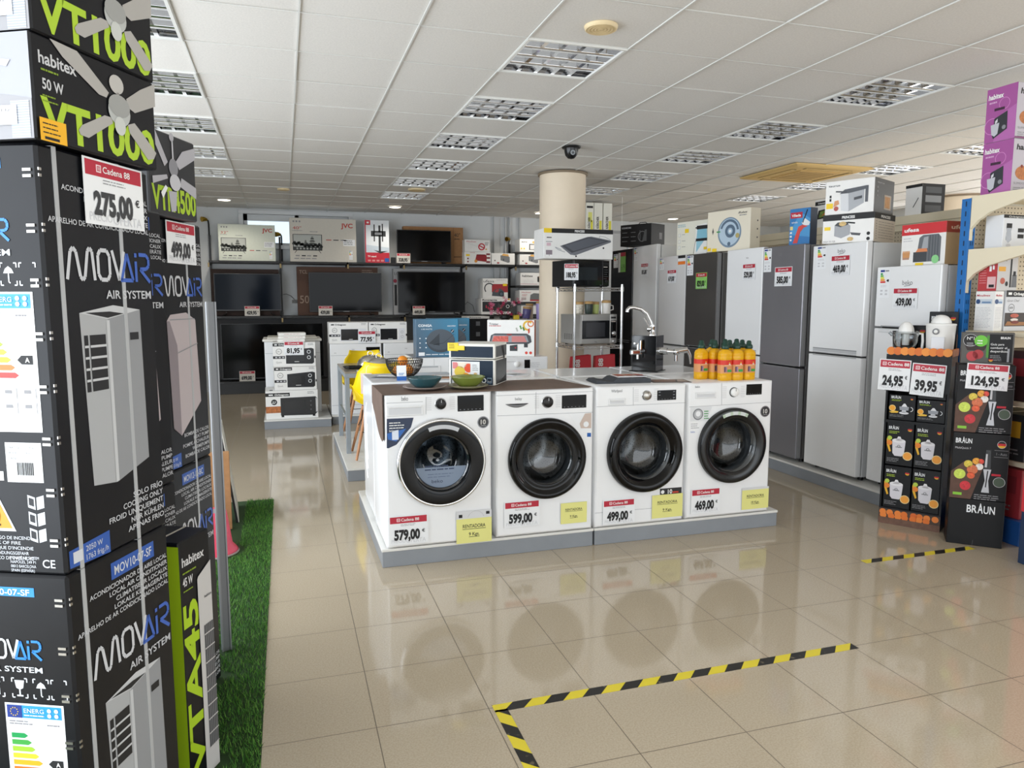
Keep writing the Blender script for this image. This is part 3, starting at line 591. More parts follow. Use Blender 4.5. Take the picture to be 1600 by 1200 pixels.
def washer(name, label, x, y, z, Q, spec):
    """front loading machine; Q maps photograph points of the front to face fractions"""
    w, h = spec.get('w', W_), H_; r = thing('washing_machine', label, 'washing machine', (x, y, z)); F = Fr((0, 0, 0), (1, 0, 0), (0, 0, 1), w, h)
    ca, cb = spec['c']; cx, cz = ca*w, cb*h; R, Ri = spec['r'], spec['ri']
    b = washer_body(r, w, h, D_, (cx, cz, Ri+.02)); seam = mat('#a9acb0', .5); q = lambda p: Q(*p)
    for s in spec.get('seam', []): b.line(F, [q(p) for p in s], .003, seam)
    for (t, p, hh, ww) in spec.get('text', []): a, bb = q(p); b.txt(F, t, a, bb, hh, mat('#77797d', .5), 1, w=ww, al='C', bold=.01)
    kx, kz = q(spec['knob'])
    for k in range(7):      # programme names round the knob
        for s in (-1, 1):
            if spec.get('kl', True): b.rect(F, kx+s*(.085 if s > 0 else .135), kz+.04-k*.013, kx+s*(.085 if s > 0 else .135)+.05, kz+.043-k*.013, LGREY)
    b.lines(F, .03, .97, .005, 0, 0, 0, LGREY); b.build('body', r)
    # door: ring, glass bowl, gasket and drum behind it
    prof = spec['prof']; b = MB(); b.lathe([(rr*R, hh) for rr, hh in prof], spec['ringm'], (cx, 0, cz), 72, 'y'); d_o = b.build('door', r)
    if 'chrome' in spec: b = MB(); b.lathe([(R*1.0, .0), (R*1.035, .012), (R*1.03, .03), (R*1.0, .037), (R*.965, .036), (R*.95, .03)], CHROME, (cx, 0, cz), 80, 'y'); o = b.build('door_rim', d_o); o['label'] = 'bright chrome rim'
    g = glassy('door_glass_blue', '#a9b4be', .12) if 'chrome' in spec else glassy('door_glass', '#a9aeb2', .07)
    b = MB(); s = -1; b.lathe([(Ri, .018), (Ri*.93, .012), (Ri*.86, -.03), (Ri*.74, -.075), (Ri*.5, -.095), (.001, -.1)], g, (cx, 0, cz), 56, 'y'); b.build('glass_bowl', d_o)
    b = MB(); b.lathe([(Ri+.019, -.045), (Ri+.012, -.06), (Ri*.98, -.075), (Ri*1.0, -.1), (Ri*1.08, -.13)], mat('#6f7377', .6), (cx, 0, cz), 48, 'y'); b.build('gasket', r)
    b = MB(); rd = min(.235, w/2-.04); b.lathe([(Ri*1.08, -.13), (rd, -.16), (rd, -.47), (.1, -.49), (.001, -.46)], DRUM, (cx, 0, cz), 48, 'y')
    for k in range(3):
        a = .9+k*2.094; c, s = math.cos(a), math.sin(a); b.loft([[(cx+c*(rd-.002)-s*t, yy, cz+s*(rd-.002)+c*t), (cx+c*(rd-.07)-s*t*.3, yy, cz+s*(rd-.07)+c*t*.3), (cx+c*(rd-.07)+s*t*.3, yy, cz+s*(rd-.07)-c*t*.3), (cx+c*(rd-.002)+s*t, yy, cz+s*(rd-.002)-c*t)] for yy, t in ((.17, .04), (.46, .03))], mat('#9a9a98', .3, 1.), True, False)
    b.build('drum', r)
    # knob, display, drawer
    b = MB(); rk = spec['rk']; b.lathe([(rk*1.18, .0), (rk*1.18, .004), (rk*1.08, .006)], CHROME if spec.get('kring', True) else mat('#3a3c40', .4), (kx*w, 0, kz*h), 36, 'y'); b.lathe([(rk, .004), (rk*.97, .02), (rk*.88, .024), (.001, .024)], spec['kmat'], (kx*w, 0, kz*h), 36, 'y')
    b.box(kx*w-.001, -.0255, kz*h+rk*.3, kx*w+.001, -.0235, kz*h+rk*.85, PAPER if spec['kmat'] is BLACK else INK); b.build('program_knob', r)
    p0, p1 = q(spec['disp'][0]), q(spec['disp'][1]); b = MB(); b.box(p0[0]*w, -.0025, p1[1]*h, p1[0]*w, .002, p0[1]*h, GLOSSK, .0015, 1)
    G = Fr((p0[0]*w, -.0025, p1[1]*h), (1, 0, 0), (0, 0, 1), (p1[0]-p0[0])*w, (p0[1]-p1[1])*h)
    for k in range(6): b.rect(G, .08+.15*k, .1, .1+.15*k+.025, .13, mat('#8d9196', .4))
    if 'dmarks' in spec:
        for (a_, b_) in ((.06, .5), (.06, .8), (.82, .8), (.82, .5), (.82, .2)): b.rect(G, a_, b_, a_+.1, b_+.06, mat('#8d9196', .4))
    b.build('display', r)
    p0, p1 = q(spec['draw'][0]), q(spec['draw'][1]); b = MB(); x0, x1, z0, z1 = p0[0]*w, p1[0]*w, p1[1]*h, p0[1]*h
    if spec.get('crescent'): b.loft([[(x0+(x1-x0)*t, -.001, z1-(z1-z0)*4*t*(1-t)), (x0+(x1-x0)*t, -.006, z1-(z1-z0)*3.2*t*(1-t)+.001), (x0+(x1-x0)*t, -.001, z1+.002)] for t in [k/10 for k in range(11)]], STEELD, True, True)
    else:
        b.box(x0, -.004, z0, x1, .0, z1, ENAMEL2, .002, 1); b.box(x0+.012, -.0045, z0+.008, x1-.012, -.0035, z1-.006, mat('#d5d7da', .4)); b.box(x0+.012, -.009, z1-.014, x1-.012, -.003, z1-.006, ENAMEL2, .0015, 1)
    b.build('detergent_drawer', r); return r, F
def dial10(r, F, a, b_, rad, label=None):
    b = MB(); b.disc(F, a, b_, rad, mat('#2a2b2d', .35), 1, 32); b.ring(F, a, b_, rad*.86, rad*.98, mat('#8f8f92', .3, 1.), 2, 32); b.txt(F, '10', a, b_-rad*.32, rad*.75, mat('#c9c6c2', .4), 3, al='C', bold=.03); b.lines(F, a-.025, a+.025, b_-rad*.62, 1, .01, .005, mat('#9a9a9c', .5), 3, 0); return b.build('warranty_sticker', r)
RIM = [(1.0, .0), (1.0, .02), (.985, .034), (.95, .04), (.8, .04), (.7, .034), (.64, .02), (.62, .01)]
Q1 = hom((300, 205), (1135, 170), (1140, 1315), (325, 1390))
m1, F1 = washer('a', 'white washing machine with a chrome rimmed door, first from the left', .495, 3.885, PZ+.006, Q1, dict(c=(.515, .55), r=.24, ri=.155, chrome=1, prof=[(1., .0), (1., .03), (.985, .035), (.97, .036), (.68, .036), (.655, .034), (.645, .018)], ringm=GLOSSK, knob=(738, 268), rk=.028, kmat=BLACK, disp=((870, 206), (1076, 318)), draw=((318, 285), (605, 355)), text=[('beko', (460, 245), .028, .06)], seam=[[(318, 265), (600, 252)], [(625, 215), (625, 350)]]))
b = MB(); b.pg(F1, [Q1(320, 385), Q1(528, 376), Q1(508, 450), Q1(395, 585), Q1(335, 612), Q1(320, 612)], mat('#22304d', .4)); b.pg(F1, [Q1(322, 500), Q1(470, 460), Q1(395, 560), Q1(330, 545)], mat('#2b66b4', .4), 2)
b.pg(F1, [Q1(360, 480), Q1(410, 470), Q1(412, 545), Q1(362, 548)], mat('#dfe6f2', .5), 3); S_ = F1.sub(.03, .775, .22, .83); b.lines(S_, .05, .8, .8, 3, .3, .1, WHITE, 3); b.txt(F1, 'beko', .04, .765, .014, WHITE, 3, w=.045); b.build('info_sticker', m1)
a, c = Q1(1072, 410); dial10(m1, F1, a, c, .04)
b = MB(); g = Fr((.515*W_-.155, -.005, .55*H_-.155), (1, 0, 0), (0, 0, 1), .31, .31)      # blue transfer on the door glass
b.pg(g, [(.5+.47*math.cos(t), .5+.47*math.sin(t)) for t in [math.pi*(1.06+k*.88/20) for k in range(21)]], mat('#7f8ea3', .45))
for k, (t, ww) in enumerate((('Energiaz a kg por sudadora', .6), ('dar scombos por la vida', .72))): pass
b.lines(g, .2, .8, .42, 2, .06, .022, mat('#33405e', .5)); b.lines(g, .25, .75, .28, 2, .05, .012, mat('#5d6b86', .5)); b.txt(g, 'beko', .32, .13, .06, mat('#22304d', .5), 2, w=.2); b.build('door_film', m1)
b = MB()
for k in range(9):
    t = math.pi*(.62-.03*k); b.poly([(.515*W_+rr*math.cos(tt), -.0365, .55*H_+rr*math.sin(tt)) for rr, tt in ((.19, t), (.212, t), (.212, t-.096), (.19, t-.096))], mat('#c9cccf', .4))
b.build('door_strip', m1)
Q2 = hom((776, 616), (927, 611), (928, 824), (778, 838))
m2, F2 = washer('b', 'white washing machine with a black door and crescent drawer grip, second from the left', 1.115, 3.888, PZ+.006, Q2, dict(c=(.515, .525), r=.236, ri=.155, prof=[(1., 0.), (1., .016), (.985, .03), (.93, .038), (.86, .036), (.8, .02), (.72, .014), (.66, .022), (.64, .016)], ringm=GLOSSK, knob=(855.7, 632.5), rk=.03, kmat=BLACK, disp=((878, 623), (916, 641)), draw=((791, 636), (826, 640)), crescent=1, text=[('balay', (811, 629.5), .018, .07)], seam=[[(778, 653), (927, 648)], [(838, 618), (838, 650)], [(776, 623), (927, 617)]]))
b = MB(); b.pg(F2, [Q2(891, 651), Q2(924.5, 648), Q2(924.5, 673), Q2(905, 673)], PAPER); b.pg(F2, [Q2(906, 665), Q2(914, 650), Q2(924, 649), Q2(924, 672), Q2(908, 672)], mat('#cbb9ae', .5), 2); b.disc(F2, Q2(916, 666)[0], Q2(916, 666)[1], .02, PAPER, 3); b.pg(F2, [Q2(918, 679), Q2(924, 679), Q2(924, 685), Q2(918, 685)], BLUE); b.build('info_sticker', m2)
Q3 = hom((145, 155), (838, 118), (833, 1150), (160, 1195))
m3, F3 = washer('c', 'white washing machine with a thick glossy black door, third from the left', 1.722, 3.885, PZ+.006, Q3, dict(c=(.535, .525), r=.245, ri=.165, prof=[(1., 0.), (1., .02), (.97, .045), (.9, .055), (.8, .05), (.72, .03), (.68, .018)], ringm=GLOSSK, knob=(527, 210), rk=.026, kmat=STEEL, disp=((612, 172), (760, 240)), dmarks=1, draw=((235, 240), (370, 280)), text=[('Whirlpool', (300, 190), .02, .12)], seam=[[(150, 300), (835, 262)], [(425, 150), (428, 288)], [(160, 1085), (833, 1045)]]))
b = MB(); P_ = [Q3(650, 915), Q3(820, 905), Q3(820, 958), Q3(652, 968)]; b.pg(F3, P_, mat('#17171a', .4)); a, c = Q3(712, 952); b.txt(F3, '10', a, c, .03, WHITE, 2, bold=.03); a, c = Q3(672, 940); b.disc(F3, a, c, .014, WHITE, 2); a, c = Q3(775, 935); b.rect(F3, a-.04, c-.012, a+.03, c, mat('#c8442e', .5), 2); b.build('warranty_sticker', m3)
Q4 = hom((876, 118), (1526, 92), (1515, 1102), (855, 1150))
m4, F4 = washer('d', 'white washing machine with bottles on top, rightmost of the four', 2.332, 3.885, PZ+.006, Q4, dict(w=.6, c=(.52, .53), r=.238, ri=.165, prof=[(1., 0.), (1., .02), (.985, .032), (.94, .036), (.74, .034), (.7, .02)], ringm=mat('#131416', .16), knob=(1222, 180), rk=.026, kmat=WHITE, kring=False, disp=((1320, 122), (1440, 196)), draw=((925, 182), (1085, 222)), text=[('beko', (942, 148), .016, .055)], seam=[[(880, 290), (1522, 255)], [(1128, 112), (1130, 275)]]))
b = MB(); b.pg(F4, [Q4(890, 292), Q4(1058, 285), Q4(1012, 395), Q4(888, 398)], mat('#dfe1e3', .4)); a, c = Q4(948, 345); b.disc(F4, a, c, .042, mat('#7b7d81', .4), 2); b.disc(F4, a, c, .034, mat('#b9bbbe', .4), 3); b.disc(F4, a, c+.004, .02, PAPER, 4); a, c = Q4(995, 350); b.lines(F4.sub(a, c-.04, a+.06, c+.03), 0, 1, .9, 4, .25, .1, GREEN, 2); a, c = Q4(895, 410); b.lines(F4.sub(a, c-.05, a+.1, c), 0, 1, .8, 3, .3, .08, GREYINK, 1); a, c = Q4(893, 485); b.txt(F4, 'beko', a, c, .014, BLUE, 1, w=.05); b.build('info_sticker', m4)
a, c = Q4(1472, 325); dial10(m4, F4, a, c, .042)
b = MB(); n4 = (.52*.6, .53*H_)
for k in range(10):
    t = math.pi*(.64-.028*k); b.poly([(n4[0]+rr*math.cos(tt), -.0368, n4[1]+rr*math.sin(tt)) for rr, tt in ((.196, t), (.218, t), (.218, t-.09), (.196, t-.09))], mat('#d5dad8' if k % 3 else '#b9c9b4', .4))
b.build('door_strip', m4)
ycard = mat('#e7e48d', .55)
def yellow(txt2, label, loc, w, h, squares=False, top=.0):
    M = MB(); M.box(0, -.001, 0, w, 0, h, mat('#d9dadc', .4)); F = Fr((0, -.001, 0), (1, 0, 0), (0, 0, 1), w, h, .0004); t = 1-top
    M.rect(F, .0, 0, 1, t, ycard, 1); M.txt(F, 'RENTADORA', .5, t*.62, .11, INK, 2, w=.64, al='C', bold=.012); M.rect(F, .17, t*.62-.045, .83, t*.62-.03, INK, 2)
    M.txt(F, txt2, .5, t*.3, .1, INK, 2, w=.3, al='C', bold=.012); M.rect(F, .35, t*.3-.045, .65, t*.3-.03, INK, 2)
    if squares: M.rect(F, .07, .8, .17, .9, INK, 2); M.rect(F, .84, .86, .94, .95, INK, 2); M.ring(F, .55, .72, .26, .265, GREYINK, .5, 20, .05, .45)
    return tag(M.build('capacity_card', None, loc), label, 'card')
base = PZ+.006
card('579,00', 'price card reading 579,00 on the chrome rimmed washing machine', (.495+.01, 3.879, base+.02), 0, .215, .16)
card('599,00', 'price card reading 599,00 on the crescent grip washing machine', (1.115+.045, 3.882, base+.055), 0, .215, .15)
card('499,00', 'price card reading 499,00 on the thick black door washing machine', (1.722+.05, 3.879, base+.015), 0, .21, .15)
card('469,00', 'price card reading 469,00 on the washing machine carrying the bottles', (2.332+.035, 3.879, base+.03), 0, .205, .155)
yellow('9 Kgs.', 'yellow capacity card in a clear sleeve on the chrome rimmed washing machine', (.495+.385, 3.879, base-.01), .205, .185, True, .24)
yellow('9 Kgs.', 'yellow capacity card on the crescent grip washing machine', (1.115+.39, 3.882, base+.045), .165, .125)
yellow('9 Kgs.', 'yellow capacity card on the thick black door washing machine', (1.722+.375, 3.879, base+.025), .21, .145)
yellow('10 Kgs.', 'yellow capacity card on the washing machine carrying the bottles', (2.332+.4, 3.879, base+.025), .198, .14, False, .1)
# second row, seen from behind
for k, (x, lab) in enumerate(((.5, 'white washing machine turned backwards behind the chrome rimmed one'), (1.12, 'white machine turned backwards behind the storage box'), (1.73, 'white machine turned backwards behind the magazines'), (2.335, 'white machine turned backwards carrying the tap display'))):
    r = thing('washing_machine', lab, 'washing machine', (x, 4.5, base)); b = washer_body(r, .592, H_, .55); b.build('body', r)
    b = MB(); b.box(.03, -.012, .1, .56, 0, .8, mat('#c3c7cc', .4), .004)
    for i in range(30): b.box(.035+i*.0175, -.016, .12, .035+i*.0175+.008, -.011, .795, mat('#cdd1d6', .4))
    b.build('back_panel', r)
    if k == 0:
        b = MB()
        for rr in (.1, .16, .22): b.tube([(-.001, .28+rr*.8*math.cos(t), .42+rr*1.3*math.sin(t)) for t in [math.pi*(-.35+k*.07) for k in range(11)]], .003, ENAMEL, 6)
        b.build('side_pressing', r)
# brown cover draped over the two left machines
b = MB(); lm = mat('#6b574c', .55, var=.1, scale=14, bump=.08); zt = base+H_+.0005; T_ = .003
x0, x1, ya, yb = .488, 1.675, 3.888, 4.36
pts = []
for i in range(25): t = i/24; pts.append(t)
top = [(x0, ya), (x1-.0, ya), (x1+.03, ya+.03), (1.63, yb), (x0, yb)]
b.loft([[(x, y, zt) for x, y in top], [(x, y, zt+T_) for x, y in top]], lm, True, False)
prof = [(ya, zt), (ya, zt-.24), (ya+.03, zt-.255)]+[(ya+.03+.3*(k/8), zt-.255+.1*(k/8)**2) for k in range(1, 9)]+[(yb, zt-.1), (yb, zt)]
b.loft([[(x0-.001-xx*.004, y, z) for y, z in prof] for xx in (0, 1)], lm, True, False); b.tube([(x0-.001, ya, zt+.001), (x0-.001, yb, zt+.001)], .004, lm, 8)
tag(b.build('brown_cover'), 'brown leather-look cover draped over the two left washing machines', 'cover'); ZT = zt+T_
def plate(label, x, y, m, rr=.122):
    b = MB(); b.lathe([(.0005, .002), (rr*.55, .002), (rr*.62, .0), (rr*.68, .003), (rr, .016), (rr, .02), (rr*.66, .008), (.0005, .006)], m, n=48); return tag(b.build('dinner_plate', None, (x, y, ZT+.0012)), label, 'plate')
def bowl(label, x, y, m, rr=.098):
    b = MB(); b.lathe([(.0005, .002), (rr*.5, .002), (rr*.52, 0), (rr*.58, .004), (rr*.8, .022), (rr, .052), (rr*1.03, .056), (rr*.99, .057), (rr*.78, .028), (rr*.5, .01), (.0005, .008)], m, n=48); return tag(b.build('pasta_bowl', None, (x, y, ZT+.0125)), label, 'bowl')
plate('grey brown dinner plate under the dark teal bowl', .745, 4.06, mat('#8f817a', .25)); plate('grey green dinner plate under the olive green bowl', .992, 4.04, mat('#8e8a6a', .25), .116)
bowl('dark teal pasta bowl on a plate on the brown cover', .745, 4.06, mat('#2a545c', .12, coat=.4)); bowl('olive green pasta bowl on a plate on the brown cover', .992, 4.04, mat('#7c8a3a', .12, coat=.4))
# storage box with a navy front
r = thing('storage_box', 'navy blue and white storage box standing on the brown cover behind the bowls', 'storage box', (.925, 4.235, ZT+.0015), -32); w, d, h = .285, .26, .245
b = MB(); b.box(0, 0, 0, w, d, h*.62, mat('#ecebe4', .4), .006); b.build('body', r); b = MB(); b.box(0, 0, h*.64, w, d, h, mat('#ecebe4', .4), .006); o = b.build('lid', r)
F = Fr((0, 0, 0), (1, 0, 0), (0, 0, 1), w, h); nv = mat('#0b2439', .5); b = MB(); b.rect(F, .045, .02, .955, .6, nv, 1); b.rect(F, .045, .67, .955, .935, nv, 1)
b.ring(F, .76, .12, .035, .06, WHITE, 2); b.rect(F, .83, .06, .93, .19, mat('#8aa0b4', .5), 2); b.rect(F, .84, .08, .92, .17, nv, 3); b.txt(F, 'food', .845, .09, .03, WHITE, 4, w=.07); o = b.build('front_panel', r); o['label'] = 'navy blue front panel'
b = MB(); b.rect(F, .07, .03, .67, .57, PAPER, 3); G = F.sub(.085, .1, .47, .55)
b.rect(G, 0, 0, 1, 1, mat('#f1e4da', .5), 4)
for a, c, q, m_ in ((.1, .85, .2, '#e58a8a'), (.55, .9, .22, '#f2e6d2'), (.9, .7, .24, '#e8542e'), (.4, .5, .3, '#e6c94a'), (.75, .25, .2, '#f0a030'), (.1, .1, .15, '#24343c'), (.55, .1, .16, '#f4d23c')): 
    k = G.H/G.W; b.pg(G, [(max(0, min(1, a+q*k*math.cos(t))), max(0, min(1, c+q*math.sin(t)))) for t in [i*math.pi/9 for i in range(18)]], mat(m_, .5), 5)
H2 = F.sub(.5, .1, .66, .55); b.lines(H2, .1, .9, .85, 4, .09, .03, GREYINK, 5); b.disc(H2, .5, .4, .06, mat('#d9b47a', .5), 5, 14, .1); b.disc(H2, .5, .2, .06, mat('#8a3b2a', .5), 5, 14, .1); b.build('paper_leaflet', r)
R_ = Fr((w, 0, 0), (0, 1, 0), (0, 0, 1), d, h); b = MB(); b.rect(R_, .06, .03, .97, .6, mat('#55585a', .25), 1); b.rect(R_, .06, .68, .97, .94, mat('#66696b', .25), 1); b.pg(R_, [(.5, .94), (.62, .75), (.7, .62), (.78, .55), (.8, .7), (.66, .94)], BLACK, 2); b.pg(R_, [(.2, .04), (.95, .04), (.95, .2), (.6, .12)], BLACK, 2); b.build('side_panel', r)
b = MB(); b.box(-.006, -.006, h*.82, .06, .004, h+.004, mat('#f4d838', .5), .002); b.box(.04, -.008, h*.84, .1, -.002, h*.95, mat('#f4d838', .5), .002); b.lines(Fr((0, -.0062, h*.84), (1, 0, 0), (0, 0, 1), .05, .04), .1, .9, .8, 3, .25, .08, mat('#7a6a1c', .5)); b.build('price_tag', r)
# wire fruit bowl
r = thing('wire_fruit_bowl', 'black wire mesh bowl of oranges on the white machine behind the teal bowl', 'bowl', (.735, 4.72, base+H_)); b = MB(); pr = lambda t: (.05+.07*math.sin(t*math.pi/2), .012+.11*(1-math.cos(t*math.pi/2))**.8)
for k in range(44):
    a = k*2*math.pi/44
    for sgn in (1, -1): b.tube([(pr(t)[0]*math.cos(a+sgn*t*.35), pr(t)[0]*math.sin(a+sgn*t*.35), pr(t)[1]) for t in [i/7 for i in range(8)]], .0015, BLACK, 4, False)
for k in range(9): rr, z = pr(k/8); b.tube([(rr*math.cos(t), rr*math.sin(t), z) for t in [i*2*math.pi/32 for i in range(32)]], .0011 if k < 8 else .003, BLACK, 5, False, True)
b.tube([(.05*math.cos(t), .05*math.sin(t), .003) for t in [i*2*math.pi/24 for i in range(24)]], .003, BLACK, 6, False, True)
for k in range(3): b.cyl((.05*math.cos(k*2.1), .05*math.sin(k*2.1), .003), (.05*math.cos(k*2.1), .05*math.sin(k*2.1), .014), .0025, BLACK, n=6)
b.lathe([(.0005, .011), (.05, .012)], BLACK, n=24); b.build('wire_basket', r)
for x, y, z, lab in ((-.042, -.012, .054, 'leftmost orange in the wire bowl'), (.02, -.04, .055, 'front orange in the wire bowl'), (.026, .032, .055, 'back orange in the wire bowl'), (-.01, .0, .113, 'topmost orange of the wire bowl')):
    b = MB(); b.ball((0, 0, 0), .034, mat('#e58a1c', .45, var=.08, scale=90, bump=.1), 20, .95); tag(b.build('orange', None, (.735+x, 4.72+y, base+H_+z)), lab, 'orange')
C_ = MB(); C_.box(0, -.001, 0, .06, 0, .095, PAPER); G = Fr((0, -.001, 0), (1, 0, 0), (0, 0, 1), .06, .095); C_.rect(G, 0, 0, 1, .28, BLUE); C_.lines(G, .2, .8, .45, 2, .1, .05, mat('#6d97c9', .5)); tag(C_.build('shelf_tag', None, (.665, 4.58, base+H_), (-8, 0, -5)), 'small white and blue card leaning in front of the wire bowl', 'card')
for x, y, rz, c, lab in ((.52, 4.75, -20, '#8d939c', 'grey brochure at the left end of the backward machines'), (.89, 4.64, -15, '#c98f62', 'orange brown brochure lying right of the wire bowl'), (1.45, 4.63, 20, '#d9dde2', 'pale brochure lying right of the storage box')):
    M = MB(); M.box(0, 0, 0, .15, .21, .002, mat(c, .4)); G = Fr((0, 0, .002), (1, 0, 0), (0, 1, 0), .15, .21); M.rect(G, .08, .5, .92, .93, PAPER); M.lines(G, .1, .9, .4, 5, .07, .025, INK); tag(M.build('brochure', None, (x, y, base+H_), rz), lab, 'brochure')
# tap display block
TZ = base+H_; r = thing('tap_display_stand', 'glossy black display block with taps on the backward machine', 'display stand', (2.475, 4.565, TZ), 45)
b = MB(); b.box(0, 0, .006, .178, .178, .255, mat('#0d0e10', .08, coat=.5), .002); b.build('block', r); b = MB(); b.box(-.015, -.015, 0, .193, .193, .006, mat('#1a1b1e', .15), .002); b.build('base_plate', r)
r = thing('kitchen_tap', 'chrome swan neck kitchen tap standing on top of the black block', 'tap', (2.50, 4.675, TZ+.255))
b = MB(); b.lathe([(.028, 0), (.028, .006), (.022, .012), (.021, .05), (.024, .055), (.02, .075)], CHROME, n=24); b.build('base', r)
b = MB(); b.tube([(-.0, 0, .05), (-.018, 0, .1), (-.05, 0, .155), (-.095, 0, .185), (-.15, 0, .197), (-.185, 0, .195), (-.198, 0, .18), (-.2, 0, .165)], [.016, .0155, .015, .014, .013, .0125, .0135, .0135], CHROME, 14); b.build('spout', r)
b = MB(); b.ball((-.035, -.02, .045), .02, CHROME); b.tube([(-.035, -.02, .05), (-.06, -.028, .09), (-.085, -.03, .125)], [.009, .006, .005], CHROME, 8); b.build('lever', r)
r = thing('wall_mixer_tap', 'chrome mixer tap on the right face of the black block', 'tap', (2.545, 4.62, TZ+.145))
b = MB(); b.cyl((-.01, .01, 0), (.03, -.03, 0), .03, CHROME, .024, 20); b.cyl((.02, -.02, 0), (.09, -.05, -.005), .016, CHROME); b.ball((.09, -.05, -.005), .026, CHROME); b.cyl((.09, -.05, -.02), (.09, -.05, -.07), .012, CHROME); b.build('body', r)
b = MB(); b.cyl((.09, -.05, 0), (.165, -.07, .01), .02, CHROME, .022, 16); b.tube([(.165, -.07, .01), (.185, -.075, -.03), (.19, -.077, -.09)], [.014, .012, .007], CHROME, 8); b.build('lever', r)
r = thing('wall_spout_tap', 'small chrome tap on the left face of the black block', 'tap', (2.39, 4.63, TZ+.145))
b = MB(); b.cyl((.02, .02, 0), (-.03, -.02, 0), .02, CHROME, .018, 16); b.box(-.095, -.05, -.02, -.025, -.01, .015, CHROME, .008); b.cyl((-.04, -.03, .01), (-.04, -.03, .06), .008, CHROME); b.cyl((-.04, -.03, -.015), (-.04, -.03, -.05), .009, CHROME); b.cyl((-.04, -.03, .055), (-.075, -.045, .06), .006, CHROME); b.build('body', r)
b = MB(); b.box(-.016, -.02, -.02, .0, .0, .08, CHROME, .004); b.build('bracket', r)
# bottles
OIL = bpy.data.materials.new('amber_cleaner'); OIL.use_nodes = True; _q = OIL.node_tree.nodes['Principled BSDF']; _q.inputs['Base Color'].default_value = lin('#f9bd22')+(1,); _q.inputs['Roughness'].default_value = .08; _q.inputs['Transmission Weight'].default_value = .2; _q.inputs['IOR'].default_value = 1.2; _q.inputs['Coat Weight'].default_value = .4
def make_bottle():
    r = thing('cleaner_bottle', '-', 'bottle', (0, 0, TZ), 0, 'bottles of amber cleaner on the machine')
    def sq(s, z, k=.8):
        out = []
        for i in range(24):
            a = 2*math.pi*i/24; c, q = math.cos(a), math.sin(a); p = 4.; t = (abs(c)**p+abs(q)**p)**(-1/p) if k else 1; out.append((s*t*c*(k and 1 or 1), s*.8*t*q, z))
        return out
    b = MB(); b.loft([sq(.036, 0), sq(.041, .004), sq(.041, .03), sq(.0395, .034), sq(.041, .038), sq(.041, .125), sq(.0395, .13), sq(.041, .135), sq(.041, .15), sq(.0395, .154), sq(.041, .158), sq(.04, .17), sq(.034, .185), sq(.022, .194, 0), sq(.018, .2, 0)], OIL); b.build('body', r)
    b = MB(); rd, pc = mat('#d9321f', .4), mat('#d9965f', .4); y = -.0333
    b.loft([sq(.0415, .1), sq(.0415, .13)], rd, False); b.loft([sq(.0415, .047), sq(.0415, .1)], pc, False); F = Fr((-.03, y, .047), (1, 0, 0), (0, 0, 1), .06, .08)
    b.rect(F, .06, .1, .2, .52, mat('#4a3a5e', .5), 2); b.rect(F, .24, .1, .38, .5, mat('#8d7fa3', .5), 2); b.rect(F, .45, .1, .95, .3, GREEN, 2); b.disc(F, .7, .82, .06, mat('#f0b040', .5), 2, 12); b.rect(F, .6, .68, .8, .74, WHITE, 2); b.rect(F, .1, .6, .9, .64, mat('#f2d3ac', .5), 2); b.build('label_wrap', r)
    b = MB(); gk = mat('#0c3a2d', .35); b.lathe([(.0005, .198), (.023, .198), (.024, .2), (.024, .214), (.022, .22), (.016, .227), (.015, .24), (.011, .248), (.0005, .25)], gk, n=20); b.build('cap', r)
    return r
BP = [(2.645, 3.985, 'front left'), (2.729, 3.985, 'front middle'), (2.817, 3.985, 'front right'), (2.652-.02, 4.08, ''), (2.739, 4.08, ''), (2.834, 4.08, ''), (2.683-.01, 4.18, ''), (2.771, 4.18, ''), (2.859, 4.18, ''), (2.545, 4.1, '')]
BL = ['front row, left', 'front row, middle', 'front row, right', 'middle row, left', 'middle row, middle', 'middle row, right', 'back row, left', 'back row, middle', 'back row, right', 'leftmost, standing apart']
pb = make_bottle()
for k, (x, y, _) in enumerate(BP):
    o = pb if k == 0 else copy_tree(pb); o.location = (x, y, TZ+.0); o.rotation_euler = (0, 0, random.uniform(-.15, .15)); o['label'] = 'amber cleaner bottle with a dark green cap, %s of the cluster' % BL[k]
# magazines
b = MB(); fm = mat('#3b3f45', .7, var=.15, scale=40)
prof = [(-.02, .004), (.0, .018), (.03, .02), (.06, .012), (.09, .01), (.12, .03), (.15, .034), (.3, .03), (.335, .026), (.335, 0), (-.01, 0)]
b.loft([[(x, y, z) for x, z in prof] for y in (0, .2)], fm, True, False); tag(b.build('folded_cloth', None, (1.80, 4.03, TZ), -6), 'dark grey folded cloth under the magazine on the machines', 'cloth')
b = MB(); b.loft([[(x, y, z) for x, z in ((0, .0), (.02, .006), (.19, .004), (.19, 0))] for y in (0, .15)], PAPER, True, False); G = Fr((.0, 0, .0065), (1, 0, 0), (0, 1, 0), .19, .15)
for a0, a1, c in ((.03, .3, '#c98a6a'), (.33, .66, '#d8b49a'), (.7, .97, '#7a2f2a')): b.rect(G, a0, .1, a1, .9, mat(c, .4)); b.disc(G, (a0+a1)/2, .45, .2, mat('#b23a24', .4), 2); b.rect(G, a0+.02, .7, a1-.02, .85, mat('#e9d8c4', .4), 2)
tag(b.build('magazine', None, (1.935, 4.05, TZ+.034), -6), 'open magazine with food photographs on the dark cloth', 'magazine')
